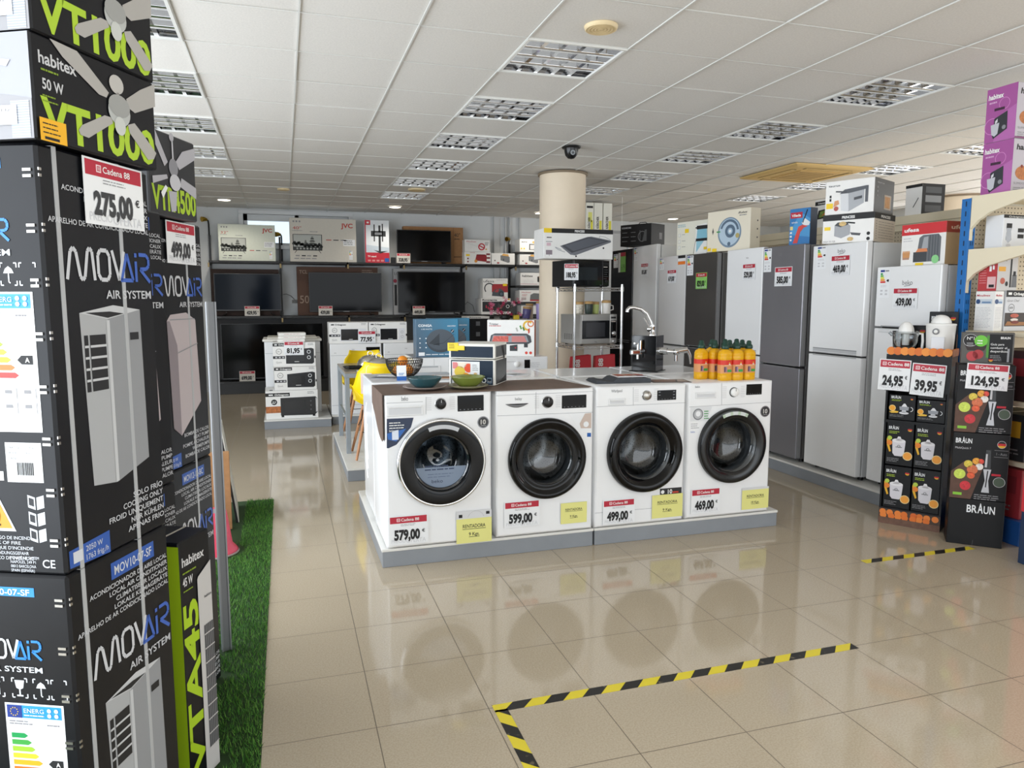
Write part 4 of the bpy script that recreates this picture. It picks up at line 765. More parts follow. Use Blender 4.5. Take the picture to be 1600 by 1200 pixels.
b = MB(); b.box(0, 0, 0, .24, .16, .003, mat('#4a3b36', .4)); G = Fr((0, 0, .003), (1, 0, 0), (0, 1, 0), .24, .16); b.pg(G, [(.05, .1), (.6, .1), (.75, .9), (.1, .9)], mat('#8b6a58', .4)); b.pg(G, [(.65, .1), (.95, .1), (.95, .9), (.8, .9)], mat('#b9a79a', .4)); tag(b.build('leaflet', None, (2.15, 3.99, TZ), -12), 'dark leaflet lying between the magazine and the bottles', 'leaflet')
# hazard tape on the floor
HZ = bpy.data.materials.new('hazard_tape'); HZ.use_nodes = True; _n = HZ.node_tree; _p = _n.nodes['Principled BSDF']; _t = _n.nodes.new('ShaderNodeTexCoord'); _s = _n.nodes.new('ShaderNodeSeparateXYZ'); _n.links.new(_t.outputs['Object'], _s.inputs[0])
def _m(op, a, b):
    q = _n.nodes.new('ShaderNodeMath'); q.operation = op
    for i, v in enumerate((a, b)):
        if isinstance(v, (int, float)): q.inputs[i].default_value = v
        else: _n.links.new(v, q.inputs[i])
    return q.outputs[0]
_d = _m('GREATER_THAN', _m('FRACT', _m('MULTIPLY', _m('ADD', _m('SUBTRACT', _s.outputs[0], _s.outputs[1]), 10.), 1/.152), 0), .5)
_no = _n.nodes.new('ShaderNodeTexNoise'); _no.inputs['Scale'].default_value = 28; _no.inputs['Detail'].default_value = 5; _n.links.new(_t.outputs['Object'], _no.inputs['Vector'])
_c = _n.nodes.new('ShaderNodeValToRGB'); _c.color_ramp.elements[0].position = .62; _c.color_ramp.elements[1].position = .72; _c.color_ramp.elements[0].color = lin('#1d1c1a')+(1,); _c.color_ramp.elements[1].color = lin('#6b6350')+(1,); _n.links.new(_no.outputs['Fac'], _c.inputs[0])
_x = _n.nodes.new('ShaderNodeMix'); _x.data_type = 'RGBA'; _n.links.new(_d, _x.inputs[0]); _n.links.new(_c.outputs[0], _x.inputs[6]); _x.inputs[7].default_value = lin('#e2cf34')+(1,); _n.links.new(_x.outputs[2], _p.inputs['Base Color']); _p.inputs['Roughness'].default_value = .4
for (x, y, L, rz, lab) in ((.672, 2.36, 1.6, 0.3, 'yellow and black hazard tape running across the floor in front of the washing machines'), (.72, 2.372, -1.6, 90, 'yellow and black hazard tape running towards the bottom edge'), (3.06, 3.17, .79, 0, 'short yellow and black hazard tape in front of the juicer display')):
    b = MB(); b.box(0, 0, .0003, abs(L), .048, .0008, HZ); tag(b.build('floor_tape', None, (x, y if L > 0 else y+L, 0), rz), lab, 'tape')

# ---------------------------------------------------------------- shelving and televisions along the back wall
SH = mat('#161617', .45, var=.1, scale=5); YF = 12.0; YB = Y1-.015; S1, S2, S0 = 1.21, 2.05, .2
XS = [-1.06, -.025, 1.0, 1.895, 2.935, 3.8, 4.76]
bay_names = ['far left bay of black wall shelving behind the 429,95 television', 'second bay of black wall shelving behind the 439,00 television', 'third bay of black wall shelving below the television stand carton', 'fourth bay of black wall shelving behind the 449,00 television', 'fifth bay of black wall shelving with the vacuum cleaner cartons', 'sixth bay of black wall shelving beside the column, with small cartons']
for k in range(6):
    x0, x1 = XS[k], XS[k+1]; r = thing('display_shelving', bay_names[k], 'shelving', (x0, YF, 0), 0, 'black shelving bays along the back wall'); w_ = x1-x0; d_ = YB-YF
    b = MB(); b.box(.004, .01, 0, w_-.019, d_-.06, S0-.03, SH, .003); b.build('plinth', r)
    b = MB(); b.box(.003, d_-.015, S0, w_-.019, d_, S1-.05, mat('#4b4b4c', .6)); b.build('back_panel', r)
    zs = [S0, S1, S2]+([1.42, 1.70, 2.27] if k == 5 else [])
    for z in zs:
        b = MB(); b.box(.004, 0, z-.035, w_-.019, d_-.016, z-.0012, SH, .003); b.box(.06, -.002, z-.03, .14, 0, z-.006, mat('#303032', .4)); b.build('shelf', r)
    b = MB(); b.box(-.015, d_-.05, 0, .015, d_-.016, 2.45 if k in (0, 1, 4) else 2.42 if k == 5 else 2.06, BLACK)
    for z in (S1, S2): b.pg(Fr((-.003, .0, z-.068), (0, 1, 0), (0, 0, 1), d_, .033), [(.05, .98), (.95, .98), (.95, .05), (.8, .05)], BLACK, 1); b.pg(Fr((.003, d_, z-.068), (0, -1, 0), (0, 0, 1), d_, .033), [(.95, .98), (.05, .98), (.05, .05), (.2, .05)], BLACK, 1); b.box(-.012, .0, z-.1, .012, .02, z-.036, mat('#8d7a55', .4, .6))
    b.build('upright', r)
def tv(label, x0, x1, z0, z1, zsh, tint='#07080a', brand=None, y=YF+.06):
    r = thing('television', label, 'television', (x0, y, zsh)); w_, a, c = x1-x0, z0-zsh, z1-zsh
    b = MB(); b.box(0, 0, a, w_, .03, c, mat('#111214', .3), .004); b.box(.1, .03, a+.05, w_-.1, .075, c-.2, DARK, .01); b.box(w_/2-.05, -.001, a+.006, w_/2+.05, 0, a+.014, mat('#8f9296', .3)); b.build('bezel', r)
    b = MB(); b.box(.012, -.002, a+.022, w_-.012, .002, c-.012, mat(tint, .08, spec=.16)); b.build('screen', r)
    for s in (.16, .84):
        b = MB(); X = s*w_; o = .05 if s < .5 else -.05; b.tube([(X, .015, a+.01), (X+o*.2, .0, a*.5), (X-o, -.05, .0095)], .008, BLACK, 6); b.tube([(X, .015, a+.01), (X+o*.2, .03, a*.5), (X-o, .1, .0095)], .008, BLACK, 6); b.build('foot', r)
tv('television priced 429,95 with a bluish dark screen on the left bay', -1.005, -.03, 1.285, 1.86, S1, '#0b1420')
tv('television priced 439,00 in front of a brown carton marked 50', .39, 1.53, 1.262, 1.89, S1, '#0c0d11')
tv('television priced 449,00 on the fourth shelving bay', 1.795, 2.925, 1.25, 1.916, S1)
tv('television priced 328,95 on the top shelf in front of a brown carton', 1.79, 2.69, 2.075, 2.59, S2)
tv('largest television, standing low on the left plinth, priced 699,00', -.94, .59, .225, 1.095, S0, y=YF+.05)
def shelfcard(t, label, x, z, w=.2, h=.145, y=YF-.012): card(t, label, (x, y, z), 0, w, h, small=False, pap=mat('#d9d5cc', .55))
shelfcard('429,95', 'price card reading 429,95 below the bluish television', -.575, S1-.0, .22, .15); shelfcard('439,00', 'price card reading 439,00 below the second television from the left', .525, S1, .215, .15)
shelfcard('449,00', 'price card reading 449,00 below the television on the fourth bay', 2.02, S1, .205, .145); shelfcard('328,95', 'price card reading 328,95 below the top shelf television', 1.775, S2, .22, .155); shelfcard('699,00', 'price card reading 699,00 below the lowest television', -.69, S0, .23, .16, YF-.012)
BRN = mat('#6b4a33', .7, var=.06, scale=10)
def flat(name, label, x0, x1, z0, z1, y, d, m, **k): C = Carton(x1-x0, d, z1-z0, m, .003, **k); return C, (lambda rot=0: C.done(name, label, (x0, y, z0), rot))
C, dn = flat('television_box', 'dark brown television carton behind the bluish television', -1.055, -.06, S1, 1.93, 12.2, .14, mat('#3f2c24', .7)); dn()
C, dn = flat('television_box', 'brown television carton marked 50 behind the second television', .215, 1.49, S1, 1.98, 12.2, .14, mat('#5d4234', .7, var=.05)); M, F = C.M, C.F
M.txt(F, 'TCL', .03, .86, .07, mat('#a58f7e', .6), 1, w=.1, bold=.02); M.txt(F, '50', .03, .25, .16, mat('#a58f7e', .6), 1, w=.11); M.lines(F, .8, .95, .93, 2, .04, .015, mat('#a58f7e', .6)); dn()
C, dn = flat('television_box', 'pale grey television carton behind the television on the fourth bay', 1.745, 2.86, S1, 1.972, 12.2, .14, mat('#b9b9b9', .6)); M, F = C.M, C.F
M.txt(F, 'LG', .015, .86, .06, INK, 1); M.disc(F, .025, .73, .04, mat('#a53246', .5)); M.rect(F, .01, .2, .05, .65, DARK); dn()
C, dn = flat('television_box', 'brown television carton marked 40 on the top shelf', 1.92, 2.93, S2, 2.66, 12.2, .14, CARDB); M, F = C.M, C.F
M.txt(F, '40"', .85, .75, .1, INK, 1, w=.1); M.lines(F, .85, .96, .68, 1, .04, .02, INK); M.rect(F, .835, .1, .84, 1, mat('#6f4f34', .7)); M.pg(F, [(.84, .22), (.99, .22), (.99, .2), (.84, .18)], mat('#6f4f34', .7)); dn()
def jvc(label, x0, x1, z1, inch):
    C, dn = flat('television_box', label, x0, x1, S2, z1, YF+.03, .13, mat('#d3d8cb' if inch == '32' else '#cfcabf', .55, var=.02)); M, F = C.M, C.F; rd = mat('#b8362a', .5)
    M.txt(F, 'JVC', .77, .8, .1, rd, 1, w=.18, bold=.03); M.txt(F, inch+'"', .045, .74 if inch == '32' else .74, .065, rd, 1, w=.13); M.lines(F, .04, .2, .705, 1, 0, .012, GREYINK); M.lines(F, .3, .45, .685, 1, 0, .015, GREYINK)
    for k in range(3): M.rect(F, .05+k*.045, .9, .075+k*.045, .94, GREYINK)
    M.rect(F, .045, .26, .48, .63, INK); P_ = F.sub(.055, .275, .47, .618); M.rect(P_, 0, 0, 1, 1, mat('#b5b8b2', .4), 2)
    tr = mat('#30332f', .5); dk = mat('#4a4d49', .5); M.rect(P_, 0, 0, 1, .2, mat('#3a3c3a', .5), 3)      # grey photograph: trees, pavilion, bridge
    for i in range(26): M.disc(P_, i/25, .3+.08*math.sin(i*1.7)+.1*(i < 8), .1, tr if i % 3 else dk, 3, 8)
    for x, y, s in ((.67, .38, .32), (.43, .36, .18)):
        for q in range(3): M.pg(P_, [(x-s*(.5-.13*q), y+q*s*.55), (x+s*(.5-.13*q), y+q*s*.55), (x+s*(.28-.08*q), y+q*s*.55+s*.22), (x-s*(.28-.08*q), y+q*s*.55+s*.22)], tr, 4); M.rect(P_, x-s*(.24-.06*q), y+q*s*.55+s*.2, x+s*(.24-.06*q), y+q*s*.55+s*.56, mat('#8b8e88', .5), 3)
    for q in range(7): M.rect(P_, .1+q*.12, .02, .16+q*.12, .14, mat('#a3a6a0', .5), 4)
    M.line(F, [(.1, .26), (.07, .2)], .012, INK); M.line(F, [(.43, .26), (.46, .2)], .012, INK)
    for q, x in enumerate((.08, .17, .25, .34)): M.rect(F, x, .125, x+.06, .15, INK if q % 2 else GREYINK); M.rect(F, x-.02, .065, x+.05, .085, GREYINK)
    M.rect(F, .54, .28 if inch == '32' else .5, .62, .3 if inch == '32' else .52, rd); M.rect(F, .65, .28 if inch == '32' else .5, .73, .3 if inch == '32' else .52, INK); M.rect(F, .76, .28 if inch == '32' else .5, .85, .3 if inch == '32' else .52, GREYINK)
    M.rect(F, .8, .38, .98, .53, PAPER); M.lines(F, .81, .97, .49, 3, .04, .012, INK, 2); minienergy(M, F.sub(.885, .06, .94, .27)); dn()
jvc('pale green white carton of the 32 inch television on the top shelf', -.91, -.09, 2.597, '32'); jvc('pale grey carton of the 40 inch television on the top shelf', .125, 1.14, 2.722, '40')
C, dn = flat('television_stand_box', 'red and white television stand carton on the top shelf', 1.278, 1.662, S2, 2.722, YF+.02, .12, mat('#e4e9ee', .5)); M, F = C.M, C.F
M.rect(F, 0, 0, 1, .24, RED); M.rect(F, 0, .24, .04, 1, RED, 1); M.rect(F, 0, .885, .23, .995, RED, 2); M.rect(F, .08, .92, .17, .96, WHITE, 3); M.pg(F, [(.04, .24), (1, .24), (1, .36), (.04, .42)], mat('#c7d3de', .5))
for q in ((.56, .26, .65, .88), (.36, .5, .41, .9), (.7, .5, .75, .92), (.25, .62, .86, .75)): M.rect(F, *q, mat('#26282c', .4), 2)
M.rect(F, .4, .66, .7, .71, mat('#80848a', .4), 3); M.pg(F, [(.35, .3), (.62, .22), (.95, .28), (.62, .27)], mat('#26282c', .4), 3); M.txt(F, 'TV stand', .1, .13, .04, WHITE, 2, w=.35, bold=.02)
for q in range(4): M.rect(F, .1+q*.18, .03, .22+q*.18, .07, mat('#d98d8d', .5), 2)
M.rect(F, .8, .02, .98, .11, BLUE, 3); dn()
C, dn = flat('black_tin', 'small black and green boxes beside the television stand carton', 1.69, 1.765, S2, 2.14, YF+.02, .05, DARK); dn()
def whitebox(name, label, x0, x1, z0, z1, y, d, art): C, dn = flat(name, label, x0, x1, z0, z1, y, d, BOXW); art(C.M, C.F, C); return dn()
def art_moul(M, F, C): M.txt(F, 'Moulinex', .06, .78, .12, RED, 1, w=.4, shear=.2); M.line(F, [(.1, .7), (.5, .45)], .015, LGREY); M.ring(F, .67, .42, .2, .3, RED, 1); M.line(F, [(.55, .55), (.78, .3)], .09, RED, 2); M.disc(F, .85, .22, .07, mat('#d9a860', .5)); M.lines(F, .8, .95, .75, 3, .1, .05, GREYINK)
def art_toast_red(M, F, C):
    M.pg(F, [(.4, .3), (.46, .8), (.78, .8), (.84, .72), (.84, .26), (.8, .2)], mat('#97232b', .4)); M.rect(F, .46, .74, .78, .78, mat('#5a1418', .4), 2); M.disc(F, .43, .25, .13, mat('#e0973f', .5), 3, 14); M.rect(F, .06, .65, .2, .8, YEL); M.txt(F, 'TARTINE', .2, .9, .06, RED, 1, w=.2)
    for y in (.75, .45, .12): M.rect(F, .82, y, .97, y+.14, mat('#7a2a30', .5), 2)
    for y in (.45, .2): M.disc(F, .13, y, .07, mat('#7a2a30', .5), 2, 10)
def art_toast(M, F, C): M.pg(F, [(.38, .38), (.38, .82), (.72, .75), (.78, .66), (.78, .2), (.7, .16)], mat('#7d7f82', .3)); M.pg(F, [(.42, .8), (.5, .97), (.72, .9), (.74, .73)], mat('#dca95e', .6), 2); M.disc(F, .28, .14, .07, mat('#b8464b', .5), 1, 12, .12); M.disc(F, .14, .35, .06, mat('#5a2a2d', .5)); M.rect(F, .5, .35, .53, .5, DARK, 2)
def art_toast2(M, F, C): M.txt(F, 'taurus', .08, .72, .12, INK, 1, w=.25, bold=.02); M.rect(F, .42, .15, .9, .62, mat('#3a3c3e', .3)); M.rect(F, .46, .2, .86, .55, mat('#d9dadc', .3), 2); M.disc(F, .65, .75, .1, mat('#e0b468', .5), 2, 14, .2); M.disc(F, .08, .25, .06, YEL); M.disc(F, .2, .25, .06, YEL)
def art_bread(M, F, C): M.txt(F, 'habitex', .06, .68, .16, INK, 1, w=.38, bold=.02); M.pg(F, [(.6, .3), (.6, .7), (.72, .8), (1, .6), (1, .1), (.95, .1)], BLACK); M.pg(F, [(.62, .68), (.74, .82), (1, .68), (1, .5)], mat('#b98a58', .6), 2); M.lines(F, .1, .5, .4, 3, .12, .02, LGREY); M.rect(F, .0, .1, .6, .13, mat('#c98a93', .5))
def art_grillm(M, F, C): M.txt(F, 'Moulinex', .08, .76, .12, RED, 1, w=.4, shear=.2); M.pg(F, [(.44, .2), (.46, .6), (.6, .75), (.85, .72), (.95, .5), (.95, .15)], mat('#6c6f70', .4)); M.rect(F, .44, .08, .98, .2, mat('#b22a32', .5), 2); M.lines(F, .08, .35, .3, 2, .12, .06, mat('#8e5a5a', .5)); M.lines(F, .1, .35, .6, 2, .1, .03, RED)
def art_small(M, F, C): M.disc(F, .45, .65, .1, mat('#c9703a', .5), 1, 12, .14); M.txt(F, 'ufesa', .08, .72, .12, GREYINK, 1, w=.2); M.disc(F, .1, .25, .1, mat('#c9a03a', .5)); M.disc(F, .2, .25, .1, YEL)
whitebox('blender_box', 'white carton with a round red emblem on top of the toaster carton', 2.91, 3.345, 2.255, 2.453, YF+.01, .17, art_moul); whitebox('toaster_box', 'white carton picturing a red toaster on the top shelf', 2.905, 3.362, S2, 2.253, YF+.01, .17, art_toast_red)
whitebox('toaster_box', 'white carton picturing a grey toaster right of the red toaster carton', 3.375, 3.785, S2, 2.238, YF+.01, .28, art_toast); whitebox('toaster_box', 'white carton picturing a grey toaster beside the column', 3.87, 4.3, S2, 2.234, YF+.01, .28, art_toast); whitebox('toaster_box', 'white carton picturing a white toaster, topmost beside the column', 3.87, 4.28, 2.27, 2.487, YF+.01, .28, art_toast2)
whitebox('bread_maker_box', 'white carton picturing a dark bread tin beside the column', 3.885, 4.4, 1.70, 1.915, YF+.01, .28, art_bread); whitebox('grill_box', 'white carton picturing a sandwich grill beside the column', 3.87, 4.3, 1.42, 1.62, YF+.01, .28, art_grillm); whitebox('kitchen_box', 'pale carton lowest beside the column behind the tumblers', 3.9, 4.28, S1, 1.36, YF+.01, .25, art_small)
def art_vac(M, F, C):
    M.txt(F, 'ufesa', .03, .8, .13, mat('#4a4c50', .5), 1, w=.42); M.lines(F, .55, .95, .92, 1, .1, .012, GREYINK); M.rect(F, .36, .3, 1, .72, mat('#a8323a', .5)); M.rect(F, .8, .62, .97, .74, YEL, 4)
    M.ring(F, .26, .5, .22, .275, mat('#3b3e42', .4), 2, 20, .1, .62); M.pg(F, [(.36, .12), (.38, .3), (.5, .45), (.7, .5), (.84, .35), (.85, .08)], mat('#54595e', .35), 3); M.disc(F, .74, .22, .14, mat('#343a42', .35), 4); M.disc(F, .74, .22, .08, mat('#5d6a76', .3), 5); M.pg(F, [(.45, .32), (.55, .44), (.66, .45), (.6, .3)], mat('#b8464c', .4), 4)
    R = C.R; M.rect(R, .02, .02, .98, .98, mat('#a3a09c', .6)); M.disc(R, .5, .45, .18, mat('#3d4650', .4), 2); M.disc(R, .5, .75, .12, mat('#3d3d40', .4), 2)
whitebox('vacuum_cleaner_box', 'pale carton picturing a red vacuum cleaner, upper of two', 3.225, 3.665, 1.483, 1.815, YF+.03, .33, art_vac)
def art_row(M, F, C):
    M.txt(F, 'Rowenta', .04, .85, .1, INK, 1, w=.5, bold=.03); M.rect(F, .04, .17, 1, .8, mat('#2c2f33', .4)); M.disc(F, .66, .55, .2, mat('#4a4245', .4), 2); M.disc(F, .66, .72, .1, mat('#211c1e', .4), 3); M.disc(F, .66, .4, .07, mat('#8d6a5a', .4), 3); M.ring(F, .9, .5, .08, .11, WHITE, 2)
    for x, y in ((.15, .4), (.22, .32), (.32, .5), (.36, .3)): M.pg(F, [(x, y), (x+.05, y), (x+.03, y+.2), (x, y+.15)], mat('#b9324a', .5), 2)
    M.rect(F, .9, .9, .97, .99, mat('#f0a52a', .5), 2)
whitebox('vacuum_cleaner_box', 'dark fronted vacuum cleaner carton, lower of two behind the pink flowers', 3.19, 3.71, S1, 1.48, YF+.01, .36, art_row)
C, dn = flat('tall_box', 'tall black carton under a flat white carton, below the fifth bay', 2.86, 3.2, S0, 1.15, YF-.38+.0, .34, BOXK); M, F = C.M, C.F
for q, z in enumerate((.9, .75, .62)): M.rect(F, .4, z, .6, z+.06, mat('#6d7074', .5))
M.lines(F, .3, .7, .55, 2, .04, .01, GREYINK); o = dn(); o.location.z = .0; C.M = None
o.scale.z = 1.15/(1.15-S0)
C, dn = flat('flat_box', 'flat white carton lying on the tall black carton', 2.84, 3.22, 1.151, 1.187, YF-.4, .38, BOXW); C.M.txt(C.F, 'Rowenta', .12, .3, .45, INK, 1, w=.5, bold=.02); dn()
for x, z, s, lab in ((-1.082, 2.67, 1, 'brass spot lamp at the left end of the wall shelving'), (-.01, 2.47, 1, 'brass spot lamp right of the 32 inch television carton'), (3.787, 2.487, 1, 'brass spot lamp with a black arm above the toaster cartons')):
    r = thing('spot_lamp', lab, 'lamp', (x, Y1-.052, z)); b = MB(); b.tube([(.015, .0375, -.42), (.015, .0375, -.05), (.012, -.0, .0), (-.01, -.08, .02)], .012, BLACK, 8); b.build('arm', r)
    b = MB(); b.tube([(0, -.05, .01), (-.04, -.08, .015), (-.07, -.1, .01)], [.02, .035, .04], GOLD, 14); b.build('shade', r)
# wall socket with cables
b = MB(); b.box(.13, Y1-.012, 1.4, .22, Y1, 1.46, mat('#8d8d8b', .5), .003); b.box(.14, Y1-.014, 1.41, .175, Y1-.011, 1.45, mat('#70706e', .5)); b.box(.18, Y1-.014, 1.41, .213, Y1-.011, 1.45, mat('#70706e', .5)); tag(b.build('wall_socket'), 'grey double wall socket between the first two shelf televisions', 'socket')
b = MB(); b.tube([(.17, Y1-.016, 1.46), (.12, Y1-.02, 1.52), (.05, Y1-.02, 1.55), (.0, Y1-.02, 1.54)], .004, BLACK, 5); tag(b.build('power_cable'), 'thin black cable rising from the wall socket', 'cable')
b = MB(); b.tube([(2.95, Y1-.02, 1.32), (3.05, Y1-.02, 1.42), (3.14, Y1-.03, 1.36), (3.17, Y1-.03, 1.24)], .004, BLACK, 5); tag(b.build('power_cable'), 'thin black cable on the wall left of the vacuum cleaner cartons', 'cable')

# ---------------------------------------------------------------- the middle of the shop floor
platform('grey platform under the stack of microwave cartons', -.255, 8.6, .488, 9.75); platform('grey platform under the dishwashers', .5, 8.72, 1.95, 9.7); platform('grey platform under the table and the yellow chairs', .445, 5.9, 2.45, 7.62)
def appliance(label, x, y, z, w, h, d, kind, name='washing_machine', cat='washing machine'):
    r = thing(name, label, cat, (x, y, z)); b = washer_body(r, w, h, d); F = Fr((0, 0, 0), (1, 0, 0), (0, 0, 1), w, h); sm = mat('#b3b7bb', .5)
    b.rect(F, .01, .835, .99, .84, sm)
    if kind == 'dish': b.rect(F, .01, .13, .99, .135, sm); b.txt(F, 'balay', .45, .915, .013, GREYINK, al='C'); b.rect(F, .08, .87, .12, .875, GREYINK)
    elif kind == 'w5': b.rect(F, .3, .835, .305, .99, sm); b.lines(F, .52, .62, .97, 4, .02, .006, LGREY); b.lines(F, .78, .86, .97, 4, .02, .006, LGREY)
    elif kind == 'w6': b.lines(F, .3, .5, .95, 1, .02, .006, LGREY); b.lines(F, .68, .9, .93, 3, .02, .006, LGREY)
    b.build('body', r)
    if kind == 'dish':
        b = MB(); b.box(w*.7, -.003, h*.885, w*.97, 0, h*.95, GLOSSK, .001, 1); b.build('display', r); b = MB(); b.box(w*.3, -.012, h*.8, w*.85, .0, h*.825, ENAMEL2, .004); b.build('handle', r)
    if kind == 'w5':
        b = MB(); b.box(w*.06, -.006, h*.85, w*.4, 0, h*.92, ENAMEL2, .003); b.box(w*.1, -.009, h*.9, w*.36, -.004, h*.915, sm); b.build('detergent_drawer', r)
        b = MB(); b.lathe([(.03, 0), (.029, .02), (.001, .022)], WHITE, (w*.7, 0, h*.91), 24, 'y'); b.build('program_knob', r)
    if kind == 'w6':
        b = MB(); b.box(w*.62, -.003, h*.88, w*.71, 0, h*.97, GLOSSK, .001, 1); b.build('display', r); b = MB(); b.lathe([(.026, 0), (.025, .02), (.001, .022)], WHITE, (w*.5, 0, h*.925), 24, 'y'); b.build('program_knob', r)
    if kind in ('w5', 'w6'):
        b = MB(); b.lathe([(.2, 0), (.2, .03), (.16, .04), (.13, .02), (.001, .0)], mat('#cfd2d6', .3), (w*.5, 0, h*.45), 40, 'y'); b.build('door', r)
    if kind == 'top':
        b = MB(); b.box(-.02, -.02, h, w+.02, d+.02, h+.03, mat('#e9e6de', .4), .008); b.box(.03, .02, h+.03, w-.03, d-.03, h+.05, mat('#e6e2d6', .4), .01); b.build('lid', r)
    return r
appliance('white appliance with an overhanging top behind the stack of microwave cartons', -.235, 9.12, PZ, .64, .86, .55, 'top', 'chest_freezer', 'freezer')
def mw_art(M, F, dark, strip=True):
    k = INK if dark else mat('#2b2d31', .5)
    if strip and dark: M.rect(F, 0, .84, .42, .97, INK); M.txt(F, 'Orbegozo', .13, .875, .06, WHITE, 2, w=.27, bold=.03); M.rect(F, .04, .88, .1, .93, WHITE, 2)
    else: M.txt(F, 'Orbegozo', .15, .86, .07, INK, 1, w=.28, bold=.03); M.rect(F, .05, .865, .13, .92, INK)
    M.lines(F, .82, .97, .93, 2, .05, .02, GREYINK)
    M.ring(F, .14, .63, .1, .115, k); M.txt(F, '20 L', .105, .6, .06, k, 1, w=.07); M.rect(F, 0, .33, .28, .44, INK)
    for q in range(3): M.rect(F, .05+q*.08, .36, .1+q*.08, .41, LGREY, 2)
    M.txt(F, 'Quick', .07, .15, .07, GREYINK, 1, w=.13)
    a = mat('#1b1d21', .3) if dark else mat('#e4e5e8', .4)
    if dark: M.pg(F, [(.3, .12), (.3, .68), (.9, .76), (.96, .72), (.96, .16), (.92, .1)], a, 3); M.rect(F, .34, .2, .72, .62, mat('#0e0f12', .2), 4); M.ring(F, .84, .6, .055, .075, PAPER, 4); M.ring(F, .84, .37, .055, .075, PAPER, 4)
    else: M.pg(F, [(.28, .12), (.28, .7), (.94, .7), (.96, .2), (.9, .12)], a, 3); M.rect(F, .3, .16, .74, .68, mat('#17181b', .2), 4); M.pg(F, [(.74, .16), (.78, .18), (.78, .66), (.74, .68)], WHITE, 5); M.ring(F, .87, .52, .05, .062, GREYINK, 5); M.ring(F, .87, .3, .05, .062, GREYINK, 5)
    M.lines(F, .5, .62, .19, 1, 0, .02, WHITE, 6)
    M.rect(F, .97, .33, 1, .43, INK, 2)
C = Carton(.575, .42, .325, BOXW); M, F = C.M, C.F; M.rect(F, 0, .8, .46, .92, INK); M.txt(F, 'Orbegozo', .17, .83, .055, WHITE, 2, w=.27, bold=.03); M.rect(F, .06, .835, .14, .88, WHITE, 2); M.lines(F, .8, .95, .92, 2, .05, .02, GREYINK)
M.disc(F, .16, .6, .1, INK); M.txt(F, '32', .125, .58, .06, WHITE, 2, w=.07); M.lines(F, .12, .2, .55, 1, 0, .02, WHITE, 2); M.rect(F, 0, .22, .33, .45, mat('#b9703f', .5, var=.35, scale=55), 2)
M.pg(F, [(.28, .12), (.28, .74), (.95, .76), (.985, .7), (.985, .2), (.93, .1)], mat('#2a2a2b', .4), 3); M.rect(F, .34, .2, .76, .62, mat('#161617', .2), 4); M.rect(F, .29, .06, .34, .14, INK, 3); M.rect(F, .89, .06, .94, .14, INK, 3); M.pg(F, [(.955, .2), (.985, .22), (.985, .68), (.955, .72)], mat('#cfcfd0', .4), 4)
for y in (.3, .45, .6): M.disc(F, .86, y, .025, mat('#606164', .3), 4)
M.rect(C.U, .08, .05, .14, .25, INK, 1); C.done('oven_box', 'large white carton picturing a dark mini oven, bottom of the stack', (-.232, 8.66, PZ), 1)
C = Carton(.465, .34, .27, BOXW); mw_art(C.M, C.F, True); C.done('microwave_box', 'white carton picturing a black microwave, middle of the stack', (-.128, 8.67, PZ+.327), 2)
C = Carton(.465, .34, .275, BOXW); mw_art(C.M, C.F, True); C.done('microwave_box', 'white carton picturing a black microwave, under the 81,95 price card', (-.134, 8.66, PZ+.599), 0)
for k in range(3): C = Carton(.3, .24, .034, mat('#eeece6', .5)); C.M.lines(C.F, .2, .9, .5, 1, 0, .12, mat('#c99a9a', .5)); C.done('flat_box', 'flat white carton, %s of three on the microwave stack' % ('bottom', 'middle', 'topmost')[k], (-.08+.006*k, 8.68, PZ+.876+k*.0355), -3+3*k)
card('81,95', 'white price card reading 81,95 on the stack of microwave cartons', (-.012, 8.652, .835), -2, .215, .155)
appliance('white dishwasher with a dark display under the microwave cartons', .5, 8.79, PZ, .598, .838, .55, 'dish', 'dishwasher', 'dishwasher'); appliance('white dishwasher right of the one with the dark display', 1.125, 8.79, PZ, .6, .838, .55, 'dish', 'dishwasher', 'dishwasher')
zt2 = PZ+.84
for x, lab in ((.497, 'white microwave carton on the dishwasher, left of two'), (.957, 'white microwave carton on the dishwashers, right of two')): C = Carton(.452, .33, .25, BOXW); mw_art(C.M, C.F, False); C.done('microwave_box', lab, (x, 8.8, zt2), 0)
card('77,95', 'white price card reading 77,95 in front of two white microwave cartons', (.828, 8.785, zt2+.002), 0, .205, .145)
appliance('white washing machine under the blue robot cleaner cartons', 1.075, 6.36, PZ, .595, H_, .55, 'w5'); appliance('white washing machine under the grill carton', 1.685, 6.22, PZ, .59, H_, .55, 'w6')
ZM = PZ+H_+.001
